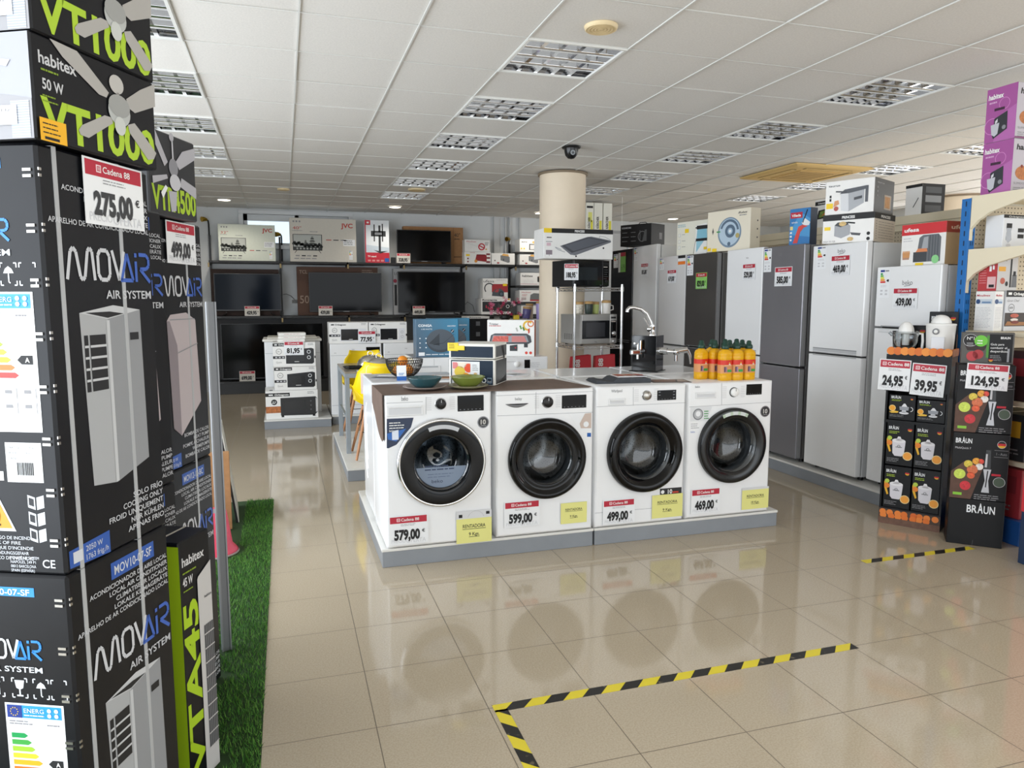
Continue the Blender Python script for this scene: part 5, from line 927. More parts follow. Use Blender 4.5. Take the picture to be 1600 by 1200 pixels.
def conga(label, x, y):
    m = bpy.data.materials.get('blue_print')
    if not m:
        m = bpy.data.materials.new('blue_print'); m.use_nodes = True; nt = m.node_tree; tc = nt.nodes.new('ShaderNodeTexCoord'); mp = nt.nodes.new('ShaderNodeMapping'); g = nt.nodes.new('ShaderNodeTexGradient'); r_ = nt.nodes.new('ShaderNodeValToRGB')
        mp.inputs['Rotation'].default_value = (0, .6, 0); mp.inputs['Scale'].default_value = (2., 1, 1.); nt.links.new(tc.outputs['Object'], mp.inputs[0]); nt.links.new(mp.outputs[0], g.inputs[0]); nt.links.new(g.outputs[0], r_.inputs[0]); nt.links.new(r_.outputs[0], nt.nodes['Principled BSDF'].inputs['Base Color'])
        r_.color_ramp.elements[0].color = lin('#4d5e70')+(1,); r_.color_ramp.elements[1].color = lin('#2a8fb8')+(1,); nt.nodes['Principled BSDF'].inputs['Roughness'].default_value = .4
    C = Carton(.385, .14, .34, m); M, F = C.M, C.F; wh = mat('#e7edf2', .5); M.txt(F, 'CONGA', .06, .8, .06, wh, 1, w=.32, bold=.04); M.txt(F, '1190 WATTS', .13, .72, .03, wh, 1, w=.25, bold=.02); M.txt(F, 'cecotec', .74, .8, .04, wh, 1, w=.2, bold=.02); M.disc(F, .86, .68, .045, mat('#1b2f42', .5)); M.line(F, [(.835, .65), (.885, .71)], .012, wh, 2)
    M.disc(F, .58, .42, .3, mat('#3b444e', .35), 2, 30, .38); M.disc(F, .58, .46, .27, mat('#4a545f', .35), 3, 30, .36); M.pg(F, [(.3, .36), (.55, .62), (.55, .3)], mat('#2c343d', .35), 4); M.line(F, [(.4, .32), (.65, .37), (.9, .6)], .01, mat('#2c343d', .35), 4)
    for q in range(3): M.rect(F, .08, .24+q*.12, .11, .27+q*.12, wh, 1); M.rect(F, .22, .24+q*.12, .25, .27+q*.12, wh, 1)
    M.rect(F, .06, .04, .2, .13, PAPER, 2); M.lines(F, .23, .98, .06, 1, 0, .02, wh, 1); M.rect(C.R, 0, 0, 1, 1, mat('#2f7fa8', .4)); C.done('robot_cleaner_box', label, (x, y, ZM), 0)
conga('blue carton picturing a dark robot cleaner, front of two', 1.108, 6.43); conga('blue robot cleaner carton, half hidden behind the front one', 1.262, 6.63)
C = Carton(.43, .13, .328, BOXW, side=mat('#c9663a', .5)); M, F = C.M, C.F; M.txt(F, 'Tristar', .04, .86, .06, mat('#6a6a6e', .5), 1, w=.2, bold=.02); M.lines(F, .04, .3, .83, 1, 0, .018, RED)
for a, c, m_ in ((.68, .84, '#5a9a4a'), (.74, .8, '#3f7f3a'), (.6, .78, '#b8b8b0')): M.pg(F, [(a, c), (a+.03, c+.02), (a+.06, c-.08), (a+.03, c-.1)], mat(m_, .5))
M.ring(F, .86, .85, .09, .14, mat('#e0b53a', .5), 1, 16, .1, .8); M.ring(F, .92, .9, .06, .09, mat('#d8742f', .5), 2, 14); M.pg(F, [(.86, .75), (.9, .78), (.9, .66), (.87, .62)], mat('#c8442e', .5), 2)
M.pg(F, [(.04, .36), (.08, .58), (.16, .63), (.84, .63), (.92, .56), (.94, .4), (.88, .35), (.12, .33)], mat('#4a4d52', .35), 2); M.pg(F, [(.08, .38), (.12, .58), (.83, .58), (.88, .4)], mat('#9a9ea4', .3), 3); M.pg(F, [(.1, .4), (.14, .56), (.45, .56), (.45, .4)], mat('#d2665a', .5, var=.35, scale=70), 4); M.pg(F, [(.52, .4), (.52, .56), (.78, .56), (.84, .4)], mat('#e58f8a', .5), 4)
for q in range(5): M.line(F, [(.52, .42+q*.03), (.82, .42+q*.03)], .008, mat('#8a5a5a', .4), 5)
M.disc(F, .47, .6, .03, mat('#8a2a2a', .4), 5, 12, .08); M.rect(F, .78, .25, .86, .36, mat('#3a3c40', .4), 2); M.pg(F, [(.48, .15), (.48, .3), (.64, .33), (.64, .15)], mat('#3a3c40', .4), 5); M.disc(F, .6, .24, .02, RED, 6); M.disc(F, .83, .1, .04, mat('#d84a3a', .5)); M.disc(F, .92, .1, .04, mat('#d84a3a', .5)); C.done('grill_box', 'white carton picturing an electric grill with vegetables beside the column', (1.755, 6.40, ZM), -24)
# low cabinet with tumblers and flowers, behind the grill carton
r = thing('display_cabinet', 'low white cabinet under the tumblers behind the grill carton', 'cabinet', (2.53, 8.75, 0)); b = MB(); b.box(0, 0, 0, .82, .4, 1.19, ENAMEL2, .004); b.build('body', r); b = MB(); b.box(-.01, -.01, 1.19, .83, .41, 1.21, WHITE, .003); b.build('top', r)
cork = mat('#c09a66', .8, var=.15, scale=120)
def tumbler(label, x, y, z, r_, h, m, tilt=0, cat='tumbler', handle=False):
    r = thing('lidded_tumbler', label, 'tumbler', (x, y, z)); b = MB(); b.lathe([(.0005, 0), (r_*.8, 0), (r_*.86, .005), (r_, h*.97), (r_*.97, h)], m, n=28)
    if handle: b.tube([(r_*.95, 0, h*.8), (r_*1.6, 0, h*.75), (r_*1.65, 0, h*.4), (r_*.9, 0, h*.3)], .006, m, 8)
    b.build('cup', r); b = MB(); b.lathe([(r_*.97, h), (r_*1.0, h+.004), (r_*.98, h+.028), (.0005, h+.03)], cork, n=28); b.build('cork_lid', r); r.rotation_euler = (0, math.radians(tilt), 0); return r
tumbler('dark violet tumbler with a cork lid, lowest of the three', 2.94, 8.86, 1.222, .055, .12, mat('#5b5488', .3), 8); tumbler('cream tumbler with a cork lid behind the lilac one', 3.03, 8.98, 1.2105, .05, .17, mat('#d9c7b0', .4)); tumbler('lilac tumbler with a cork lid beside the column', 3.12, 8.84, 1.2105, .05, .2, mat('#a99ad0', .3))
r = thing('flower_pot', 'pot of pink blossom behind the grill carton', 'flowers', (2.66, 8.84, 1.21)); b = MB(); b.lathe([(.0005, 0), (.05, 0), (.065, .06), (.06, .06), (.05, .05)], DARK, n=24); b.build('pot', r)
b = MB(); bl = MB(); random.seed(11)
for k in range(13):
    a = random.uniform(-2.6, .6); L = random.uniform(.08, .2); ex, ey, ez = L*.9*math.cos(a), .06*math.sin(a), .05+random.uniform(.02, .22); ex = random.uniform(-.2, .2)
    b.tube([(0, 0, .04), (ex*.5, ey*.5, ez*.7), (ex, ey, ez)], .003, mat('#5a3a2c', .7), 5)
    for q in range(4):
        c = (ex+random.uniform(-.03, .03), ey+random.uniform(-.03, .03), ez+random.uniform(-.03, .03)); m_ = mat(random.choice(('#c42f5e', '#e0799c', '#f0c3cf', '#a8214c')), .6)
        for p in range(5): t = p*1.257; bl.poly([c, (c[0]+.014*math.cos(t), c[1]-.012, c[2]+.014*math.sin(t)), (c[0]+.026*math.cos(t+.35), c[1]-.006, c[2]+.026*math.sin(t+.35)), (c[0]+.014*math.cos(t+.7), c[1]-.012, c[2]+.014*math.sin(t+.7))], m_)
b.build('stems', r); bl.build('blossom', r)
C = Carton(.07, .05, .06, mat('#e5c83a', .5)); C.done('yellow_packet', 'small yellow packet right of the pink blossom', (2.77, 8.82, 1.21), 0)
# table, chairs and what stands on the table
r = thing('counter_table', 'grey metal counter table with steel domes on it', 'table', (.49, 6.5, PZ)); gm_ = mat('#8e959b', .4); tw, td, th = .58, .93, .725
b = MB(); b.box(0, 0, th-.012, tw, td, th, mat('#9a8f7d', .25, var=.12, scale=9), .003); b.build('table_top', r)
b = MB(); 
for q in ((0, 0, tw, .04), (0, td-.04, tw, td), (0, .04, .04, td-.04), (tw-.04, .04, tw, td-.04)): b.box(q[0], q[1], th-.05, q[2], q[3], th-.012, gm_)
b.build('frame', r)
for x in (0, tw-.04):
    for y in (0, td-.04): b = MB(); b.box(x, y, 0, x+.04, y+.04, th-.05, gm_, .003); b.build('leg', r)
b = MB(); b.box(.01, .04, .3, .03, td-.04, .32, gm_); b.build('stretcher', r); TT = PZ+th
def dome(label, x, y, R):
    r = thing('steel_dome', label, 'serving dome', (x, y, TT)); b = MB(); b.lathe([(R*1.04, 0), (R*1.04, .004)]+[(R*math.cos(t), .004+R*.82*math.sin(t)) for t in [i*math.pi/24 for i in range(12)]]+[(.004, .004+R*.82)], mat('#e3e0da', .2, 1.), n=40); b.build('dome', r)
    b = MB(); b.tube([(-.022, 0, R*.8), (-.024, 0, R*.82+.025), (0, 0, R*.82+.04), (.024, 0, R*.82+.025), (.022, 0, R*.8)], .005, CHROME, 8); b.build('handle', r)
dome('polished steel serving dome, rear of two on the grey table', .775, 7.05, .13); dome('polished steel serving dome, front of two on the grey table', .815, 6.72, .13)
r = thing('frying_pan', 'flat black pan on the grey table left of the domes', 'pan', (.6, 6.86, TT)); b = MB(); b.lathe([(.0005, .002), (.08, .002), (.1, .02), (.097, .02), (.078, .005)], BLACK, n=28); b.build('pan', r); b = MB(); b.tube([(-.05, -.085, .015), (-.07, -.17, .03), (-.075, -.24, .03)], [.008, .01, .01], BLACK, 8); b.build('handle', r)
C = Carton(.2, .05, .012, mat('#b9c7c4', .3)); C.done('glass_board', 'pale glass board in front of the domes on the grey table', (.6, 6.515, TT), 3)
def chair(label, x, y, rot):
    r = thing('shell_chair', label, 'chair', (x, y, PZ), rot); ym = mat('#f4d20c', .35); n = 14; rings = []
    def pt(u, v):      # u across -1..1, v 0 (front of the seat) .. 1 (top of the back)
        if v < .5: t = v/.5; yy = -.22+.4*t; zz = .45-.025*math.sin(t*3.14)+.02*(1-t)**2; wd = .2+.04*t; cur = .05
        else: t = (v-.5)/.5; yy = .18+.07*t+.03*math.sin(t*1.57); zz = .45+.38*t**1.1; wd = .24-.07*t**2; cur = .05+.06*(1-t)
        if v > .93: wd *= .86
        return (u*wd, yy-(cur*u*u*1.6 if v >= .5 else 0), zz+cur*u*u*(1.7 if v < .5 else max(.3, 1.7-5.6*(v-.5))))
    V = [pt(-1+2*i/n, j/18) for j in range(19) for i in range(n+1)]; f = [(j*(n+1)+i, j*(n+1)+i+1, (j+1)*(n+1)+i+1, (j+1)*(n+1)+i) for j in range(18) for i in range(n)]
    b = MB(); b.add(V, f, ym, True); o = b.build('seat_shell', r); so = o.modifiers.new('thick', 'SOLIDIFY'); so.thickness = .006
    wd = mat('#b9835a', .5, var=.1, scale=30)
    for sx in (-1, 1):
        for sy in (-1, 1): b = MB(); b.tube([(sx*.13, sy*.1, .43), (sx*.23, sy*.21, .01)], [.017, .011], wd, 10); b.build('leg', r)
    b = MB()
    for sx in (-1, 1): b.tube([(sx*.14, -.11, .4), (sx*.18, .16, .24)], .004, BLACK, 6); b.tube([(sx*.14, .11, .4), (sx*.18, -.16, .24)], .004, BLACK, 6)
    b.tube([(-.18, .16, .24), (.18, .16, .24)], .004, BLACK, 6); b.build('wire_brace', r); return r
chair('yellow shell chair with wooden legs, its back to the washing machines', .772, 6.36, 180); chair('yellow shell chair at the far end of the grey table', .775, 7.405, 0)
b = MB(); b.box(0, 0, 0, .09, .001, .17, mat('#eed9d0', .6)); b.tube([(.045, 0, .17), (.05, .01, .22), (.075, .05, .24)], .002, WHITE, 4); tag(b.build('paper_tag', None, (.585, 6.075, .69), -8), 'pale paper tag hanging from the near yellow chair', 'tag')
# chrome rack with microwaves, in front of the column
r = thing('chrome_rack', 'chrome wire rack holding two microwaves in front of the column', 'rack', (2.85, 7.0, 0)); rw, rd, rh = .53, .5, 1.62
for x in (0, rw):
    for y in (0, rd):
        b = MB(); b.cyl((x, y, 0), (x, y, rh), .0135, CHROME, n=14)
        for z in (1.575, .975, .42): b.cyl((x, y, z-.03), (x, y, z+.02), .02, CHROME, .018, 14)
        b.build('post', r)
for z in (1.575, .975, .42):
    b = MB()
    for p, q in (((0, 0), (rw, 0)), ((0, rd), (rw, rd)), ((0, 0), (0, rd)), ((rw, 0), (rw, rd))):
        for dz in (-.022, .006): b.cyl((*p, z+dz), (*q, z+dz), .004, CHROME, n=6)
        for k in range(9): t0, t1 = k/9, (k+1)/9; za, zb = (z-.022, z+.006) if k % 2 else (z+.006, z-.022); b.cyl((p[0]+(q[0]-p[0])*t0, p[1]+(q[1]-p[1])*t0, za), (p[0]+(q[0]-p[0])*t1, p[1]+(q[1]-p[1])*t1, zb), .0025, CHROME, n=5)
    for k in range(1, 21): b.cyl((rw*k/21, 0, z+.007), (rw*k/21, rd, z+.007), .002, CHROME, n=5)
    b.build('shelf', r)
def microwave(label, loc, rot, w, h, d, steel):
    r = thing('microwave_oven', label, 'microwave', loc, rot); bm2 = mat('#c3c1bd', .3, .8) if steel else mat('#1b1b1d', .3)
    b = MB(); b.box(0, .02, .012, w, d, h, bm2, .006)
    for x in (.04, w-.06):
        for y in (.06, d-.06): b.cyl((x, y, 0), (x, y, .014), .015, BLACK, n=10)
    L = Fr((0, d, 0), (0, -1, 0), (0, 0, 1), d, h)
    if steel:
        for i in range(4):
            for j in range(4): b.rect(L, .2+i*.1, .18+j*.05, .24+i*.1, .21+j*.05, DARK, 1)
    b.build('body', r); b = MB(); b.box(0, 0, .02, w*.8, .022, h, bm2 if steel else mat('#121214', .12), .004); F = Fr((0, 0, 0), (1, 0, 0), (0, 0, 1), w, h)
    b.rect(F, .01, .22, .79, .8, mat('#15171b', .1), 1); b.rect(F, .12, .28, .66, .74, mat('#3c3d42' if steel else '#2a3034', .15), 2)
    if steel: b.txt(F, 'Teka', .4, .1, .035, INK, 1, al='C')
    b.build('door', r); b = MB(); b.box(w*.805, 0, .02, w, .022, h, bm2 if steel else mat('#121214', .2), .004); b.rect(F, .82, .23, .985, .8, GLOSSK, 1); b.rect(F, .83, .86, .97, .92, INK, 1); b.lines(F, .83, .97, .75, 1, 0, .03, mat('#cfc5bd', .4), 2)
    if not steel: b.lines(F, .84, .96, .65, 5, .08, .02, mat('#55575a', .4), 2)
    b.build('control_panel', r); b = MB()
    if steel: b.lathe([(.024, 0), (.022, .02), (.001, .021)], CHROME, (w*.9, 0, h*.38), 20, 'y'); b.lathe([(.014, 0), (.013, .012), (.001, .013)], CHROME, (w*.9, 0, h*.12), 16, 'y')
    else: b.lathe([(.016, 0), (.015, .015), (.001, .016)], DARK, (w*.9, 0, h*.25), 16, 'y')
    b.build('knob', r)
microwave('stainless steel microwave on the middle shelf of the chrome rack', (2.93, 7.0, .984), 10, .44, .325, .42, True); microwave('black microwave with the 188,95 card on top of the chrome rack', (2.86, 7.05, 1.584), 14, .46, .285, .4, False)
card('188,95', 'white price card reading 188,95 on the black microwave', (2.745, 7.03, 1.66), -15, .145, .165)
C = Carton(.755, .3, .3, BOXW); M, F = C.M, C.F; M.rect(F, 0, .85, 1, 1, INK); M.txt(F, 'PRINCESS', .44, .89, .07, WHITE, 2, w=.14, bold=.03); M.rect(F, .0, .85, .11, 1, YEL, 3)
M.pg(F, [(.23, .42), (.62, .74), (.68, .76), (.97, .64), (.97, .58), (.45, .12), (.38, .14)], mat('#6d7078', .35), 2); M.pg(F, [(.25, .43), (.64, .74), (.95, .62), (.4, .2)], mat('#3f424a', .35), 3); M.pg(F, [(.3, .44), (.64, .7), (.9, .61), (.42, .26)], mat('#565a64', .35), 4)
M.line(F, [(.25, .3), (.16, .38), (.2, .3), (.3, .22)], .02, mat('#a9abb0', .3), 3); M.line(F, [(.8, .72), (.8, .78), (.88, .76), (.96, .66)], .015, mat('#a9abb0', .3), 3); M.disc(F, .46, .09, .03, INK, 3); M.disc(F, .86, .38, .03, INK, 3)
M.rect(F, .04, .68, .11, .71, INK); M.rect(F, .03, .55, .12, .57, GREYINK); M.rect(F, .04, .42, .1, .52, mat('#d9b9c4', .5)); M.rect(F, .03, .08, .12, .28, mat('#8d8088', .5)); M.rect(F, .03, .06, .075, .13, WHITE, 2); M.rect(F, .08, .06, .12, .13, WHITE, 2); C.done('grill_box', 'long white carton picturing a black grill plate on the black microwave', (2.505, 6.985, 1.872), 0)
random.seed(5)
for k, (x, y, rr, h, c, lab) in enumerate(((2.99, 7.22, .05, .1, '#d9d2c3', 'cream mug with a cork lid, leftmost on the steel microwave'), (3.078, 7.165, .046, .105, '#33403a', 'dark leaf patterned mug on the steel microwave'), (3.172, 7.215, .044, .1, '#b9c77a', 'lime green mug on the steel microwave'), (3.275, 7.16, .05, .115, '#eeeae4', 'white mug with a handle, rightmost on the steel microwave'))):
    tumbler(lab, x, y, .984+.327, rr, h, mat(c, .35, var=.3 if k in (0, 1) else 0., scale=45), handle=k == 3)
def bag(label, x, y, z, w, h, rot):
    M = MB(); rm = mat('#c4202c', .45); d = .1
    M.loft([[(0, 0, 0), (w, 0, 0), (w, d, 0), (0, d, 0)], [(0, -.005, h*.5), (w, -.005, h*.5), (w, d, h*.5), (0, d, h*.5)], [(.005, .01, h*.96), (w-.005, .01, h), (w-.005, d-.02, h), (.005, d-.02, h*.96)]], rm, False, False); M.poly([(0, 0, 0), (w, 0, 0), (w, d, 0), (0, d, 0)], rm)
    F = Fr((0, -.006, 0), (1, 0, 0), (0, 0, 1), w, h); M.txt(F, 'Cadena 88', .36, .12, .1*w/h*2.2, mat('#ece3e2', .5), 1, w=1.6, bold=.03, rot=math.pi/2); tag(M.build('shop_bag', None, (x, y, z), rot), label, 'bag')
bag('red shop bag lettered in white, left of two on the chrome rack', 2.875, 7.1, .431, .22, .45, 3); bag('red shop bag lettered in white, right of two on the chrome rack', 3.12, 7.07, .431, .225, .455, -4)

# ---------------------------------------------------------------- the row of fridges
XF = 4.03
platform('long white topped grey platform under the row of fridges', XF-.03, 3.765, 5.0, 8.72)
ALU = mat('#a9aaac', .35, .25); DGREY = mat('#504e4d', .3, .35, var=.04, scale=3); INOX = mat('#88878c', .32, .55, var=.05, scale=2.5)
def fridge(label, y1, y0, z1, split, door, body, dep=.62, en=None, top_freezer=False, x=XF, dside=None):
    """fronts face the aisle; y1 is the far (left) edge, split the height between the doors"""
    r = thing('fridge', label, 'fridge', (x, y1, PZ), -90); w = y1-y0-.004; h = z1-PZ; s = split-PZ if split else None; t = .065
    b = MB(); b.box(.004, t, .03, w-.004, dep, h-.006, body, .006); b.box(.02, t-.012, .04, w-.02, t+.002, h-.02, BLACK)
    for a in (.05, w-.05):
        for d_ in (.1, dep-.06): b.cyl((a, d_, 0), (a, d_, .035), .02, BLACK, n=10)
    b.build('cabinet', r); parts = []
    for k, (a, c) in enumerate([(.035, s-.006), (s+.006, h)] if s else [(.035, h)]):
        b = MB(); b.box(0, 0, a, w, t-.012, c, door, .007, 2)
        if dside: b.box(w-.0005, .008, a+.01, w+.0012, t-.02, c-.01, dside)
        if top_freezer and k == 1: b.box(.06, -.001, a, w-.004, .03, a+.03, mat('#9b9da0', .4)); b.box(.06, -.002, a+.008, w-.004, .028, a+.03, mat('#e9eaec', .3))
        if door is ENAMEL and k == 1 and not top_freezer: b.box(.05, -.001, a+.012, w-.05, .01, a+.04, mat('#c2c4c7', .4)); b.box(.05, -.0015, a+.034, w-.05, .01, a+.04, mat('#8d8f92', .4))
        o = b.build('door', r); parts.append(o)
        if top_freezer and k == 0:
            b = MB(); b.box(.05, -.012, c-.028, w-.004, .02, c-.004, mat('#e4e6e8', .3), .004); b.build('grip', o)
        elif s and not top_freezer:
            b = MB(); zz = c-.01 if k == 0 else a; b.box(.05, -.0008, zz+.002, w-.05, .012, zz+.007, mat('#8f9092', .4)); b.build('grip', o)
    F = Fr((0, 0, 0), (1, 0, 0), (0, 0, 1), w, h)
    if en:
        y_a, z_a, y_b, z_b = en; b = MB(); minienergy(b, F.sub((y1-y_a)/w, (z_b-PZ)/h, (y1-y_b)/w, (z_a-PZ)/h)); b.build('energy_label', r)
    return r, F, (lambda y, z: ((y1-y)/w, (z-PZ)/h))
fa, Fa, _ = fridge('tall black fridge at the far end of the row', 8.68, 8.07, 2.075, .95, mat('#121214', .18), BLACK, en=(8.6, 2.03, 8.47, 1.86))
fb, Fb, Qb = fridge('tall white fridge priced 815,00, second from the far end', 8.05, 7.47, 2.085, .97, ENAMEL, mat('#e6e6e4', .35), en=(8.03, 2.075, 7.94, 1.92))
fc, Fc, Qc = fridge('shorter white fridge priced 619,00 with an orange sticker', 7.41, 6.84, 1.93, .97, mat('#dfdedd', .22, coat=.2), mat('#e6e6e4', .35), en=(7.4, 1.915, 7.3, 1.79))
fd, Fd, Qd = fridge('dark grey fridge with a green price card', 6.83, 6.25, 1.922, .978, DGREY, mat('#8d8c8a', .4, .3), en=(6.815, 1.912, 6.69, 1.71), dside=ALU)
fe, Fe, Qe = fridge('white fridge priced 529,00 behind the bottles', 6.09, 5.54, 1.922, .965, ENAMEL, mat('#c9c8c4', .4))
ff, Ff, Qf = fridge('dark steel fridge priced 585,00 with a long energy label', 5.535, 5.0, 1.912, .905, INOX, mat('#8b8b8c', .4, .3), en=(5.53, 1.9, 5.425, 1.70), dside=ALU)
fg, Fg, Qg = fridge('white fridge priced 469,00 under the two deep fryer cartons', 4.905, 4.335, 1.882, 1.04, ENAMEL, mat('#d3d4d4', .35), en=(4.86, 1.875, 4.755, 1.70))
fh, Fh, Qh = fridge('low white top freezer fridge priced 439,00 under the air fryer carton', 4.295, 3.745, 1.693, 1.265, ENAMEL, mat('#cfd2d5', .35), en=(4.27, 1.678, 4.175, 1.475), top_freezer=True, x=4.09)
for o, F, Q, y, z, t, hh in ((fg, Fg, Qg, 4.594, 1.815, 'beko', .016), (fh, Fh, Qh, 4.02, 1.564, 'beko', .02), (fe, Fe, Qe, 5.772, 1.832, 'balay', .007), (ff, Ff, Qf, 5.31, 1.83, 'LG', .012)):
    b = MB(); a, c = Q(y, z); b.txt(F, t, a, c, hh, GREYINK, 1, al='C', bold=.01)
    if t == 'beko': b.line(F, [(a-.05, c-.006), (a+.04, c-.003), (a+.05, c+.002)], .003, GREYINK)
    b.build('brand_mark', o)
b = MB(); a, c = Qc(7.0, 1.83); a2, c2 = Qc(6.85, 1.925); b.rect(Fc, a, c+.02, a2, c2, INK); b.rect(Fc, a, c, a2, c+.018, mat('#f0802a', .5)); b.rect(Fc, a, c+.02, a2, c+.036, PAPER, 2); b.build('sticker', fc)
def fcard(price, label, ya, za, yb, zb, green=False, x=XF): w, h = ya-yb, za-zb; card(price, label, (x-.004, ya, zb), -90, w, h, small=True, pap=mat('#8fd06a', .5) if green else None)
fcard('815,00', 'price card reading 815,00 on the tall white fridge', 7.84, 1.88, 7.66, 1.735); fcard('619,00', 'price card reading 619,00 on the white fridge with the orange sticker', 7.212, 1.782, 7.02, 1.64); fcard('829,00', 'green price card reading 829,00 on the dark grey fridge', 6.627, 1.731, 6.42, 1.57, True)
fcard('529,00', 'price card reading 529,00 on the white fridge behind the bottles', 5.831, 1.783, 5.64, 1.64); fcard('585,00', 'price card reading 585,00 on the dark steel fridge', 5.366, 1.735, 5.14, 1.575); fcard('469,00', 'price card reading 469,00 on the white fridge under the fryer cartons', 4.694, 1.795, 4.496, 1.645); fcard('439,00', 'price card reading 439,00 on the low top freezer fridge', 4.135, 1.543, 3.925, 1.40, x=4.09)
M = MB(); M.box(0, -.001, 0, .2, 0, .24, mat('#8fd06a', .5)); F = Fr((0, -.001, 0), (1, 0, 0), (0, 0, 1), .2, .24); M.rect(F, .3, .8, 1, 1, mat('#b9273c', .5)); M.rect(F, 0, 0, .28, 1, PAPER, 1); M.txt(F, '619', .4, .1, .3, mat('#4d7a3a', .5), 2, w=.5); tag(M.build('price_card', None, (XF-.004, 8.45, 1.80), -90), 'green price card on the far black fridge, half hidden by the grill plate carton', 'price card')
# cartons on the fridges
def on(label, ref, rot, u0, z, w, d, h, m, name='appliance_box', **k): C = Carton(w, d, h, m, .003, **k); return C, (lambda: C.done(name, label, (*offs(ref, rot, u0), z), rot))
C, dn = on('black carton with a cord handle on the two farthest fridges', (4.12, 7.6), -62, -.54, 2.088, .435, .28, .25, BOXK); M, F = C.M, C.F
M.txt(F, 'COSORI', .05, .82, .07, LGREY, 1, w=.3, bold=.02); M.lines(F, .06, .28, .62, 3, .2, .02, GREYINK); M.lines(F, .35, .55, .62, 3, .2, .02, GREYINK); M.ring(F, .72, .42, .22, .24, GREYINK, 1); M.rect(F, .63, .2, .66, .7, mat('#4d4f52', .3)); M.pg(F, [(.72, .2), (.86, .2), (.86, .72), (.8, .72)], mat('#4d4f52', .3), 2); M.rect(C.R, .6, .3, .8, .6, GREYINK)
M.tube([(.15, .14, .25), (.18, .14, .28), (.26, .14, .28), (.3, .14, .25)], .005, BLACK, 6); dn()
C, dn = on('cream and white carton picturing a black kettle on the white fridge', (4.13, 6.8), -75, -.29, 1.933, .43, .2, .345, mat('#eceadb', .5)); M, F = C.M, C.F
M.pg(F, [(.6, 0), (.63, .85), (.97, .9), (1, 0)], mat('#f6f6f2', .5)); M.rect(F, .66, .73, 1, .84, INK, 2); M.rect(F, .62, .76, .7, .8, INK, 2); M.pg(F, [(.66, .45), (.68, .73), (.98, .73), (1, .45)], mat('#8cc6da', .3), 2); M.rect(F, .64, .38, 1, .46, INK, 3); M.pg(F, [(.66, .38), (.66, .05), (.9, .38)], mat('#9fd2e2', .3), 2); M.line(F, [(.63, .4), (.57, .02)], .012, INK, 2); M.rect(F, .27, .66, .4, .78, YEL, 2); M.lines(F, .03, .35, .9, 2, .05, .02, mat('#8fb9c9', .5))
for y in (.55, .36, .18): M.rect(F, .05, y, .13, y+.1, LGREY); M.rect(F, .06, y+.01, .12, y+.09, mat('#f0efe4', .5), 2); M.lines(F, .18, .3, y+.06, 1, 0, .015, GREYINK)
M.rect(F, .9, .12, 1, .2, YEL, 4); dn()
C, dn = on('cream carton picturing a round robot cleaner on the dark grey fridge', (4.13, 6.0), -75, -.44, 1.926, .525, .14, .385, mat('#eee6d2', .5)); M, F = C.M, C.F
M.txt(F, 'iRobot', .72, .88, .05, INK, 1, w=.2, bold=.02, shear=.2); M.lines(F, .75, .95, .83, 1, 0, .02, GREYINK); M.pg(F, [(.12, .5), (.14, .42), (.16, .5), (.14, .6)], mat('#4d4a45', .5))
M.disc(F, .53, .45, .37, mat('#7d93a8', .35), 1, 40); M.disc(F, .53, .46, .33, mat('#bcd0e0', .35), 2, 40); M.ring(F, .53, .47, .24, .3, mat('#5d7186', .35), 3, 24, .02, .45); M.disc(F, .55, .48, .16, mat('#5d7186', .35), 4, 30); M.disc(F, .55, .48, .08, mat('#a9c2d6', .35), 5, 24); M.disc(F, .55, .48, .04, PAPER, 6); M.disc(F, .72, .36, .06, mat('#b9a96a', .5), 4); M.rect(F, .23, .47, .32, .5, GREEN, 4); M.disc(F, .53, .17, .05, mat('#5d7186', .35), 4); M.rect(F, .02, .02, .1, .1, YEL, 3); M.rect(F, .13, .0, .24, .08, YEL, 3)
for q in (.3, .5, .7): M.disc(C.R, .7, q, .02, INK)
dn()
C, dn = on('blue carton picturing a red window vacuum on the dark steel fridge', (4.13, 5.2), -75, -.105, 1.916, .2, .09, .3, mat('#2f7cbc', .4)); M, F = C.M, C.F
M.pg(F, [(0, .3), (.5, .9), (1, .7), (1, .2)], mat('#4a9ad2', .4)); M.rect(F, .05, .74, .62, .9, RED, 2); M.txt(F, 'Vileda', .1, .78, .07, WHITE, 3, w=.45, bold=.03); M.txt(F, 'windo', .1, .6, .06, WHITE, 2, w=.3); M.pg(F, [(.6, .6), (.75, .72), (1, .6), (.95, .52), (.7, .52)], PAPER, 3); M.pg(F, [(.45, .5), (.65, .55), (.9, .5), (.7, .46), (.55, .35), (.42, .05), (.2, .05)], mat('#d9473f', .4), 3); M.line(F, [(.65, .6), (.85, .95)], .03, INK, 3); M.rect(F, .04, .42, .18, .52, mat('#e9d58a', .5), 2)
for y in (.32, .22, .12): M.rect(F, .05, y, .14, y+.05, WHITE, 2)
M.rect(C.R, 0, 0, 1, 1, mat('#31415a', .4)); dn()
ref = (4.09, 4.37)
C, dn = on('white deep fryer carton with a black band, under the upper fryer carton', ref, -64, -.36, 1.884, .375, .4, .21, BOXW); M, F = C.M, C.F; R = C.R
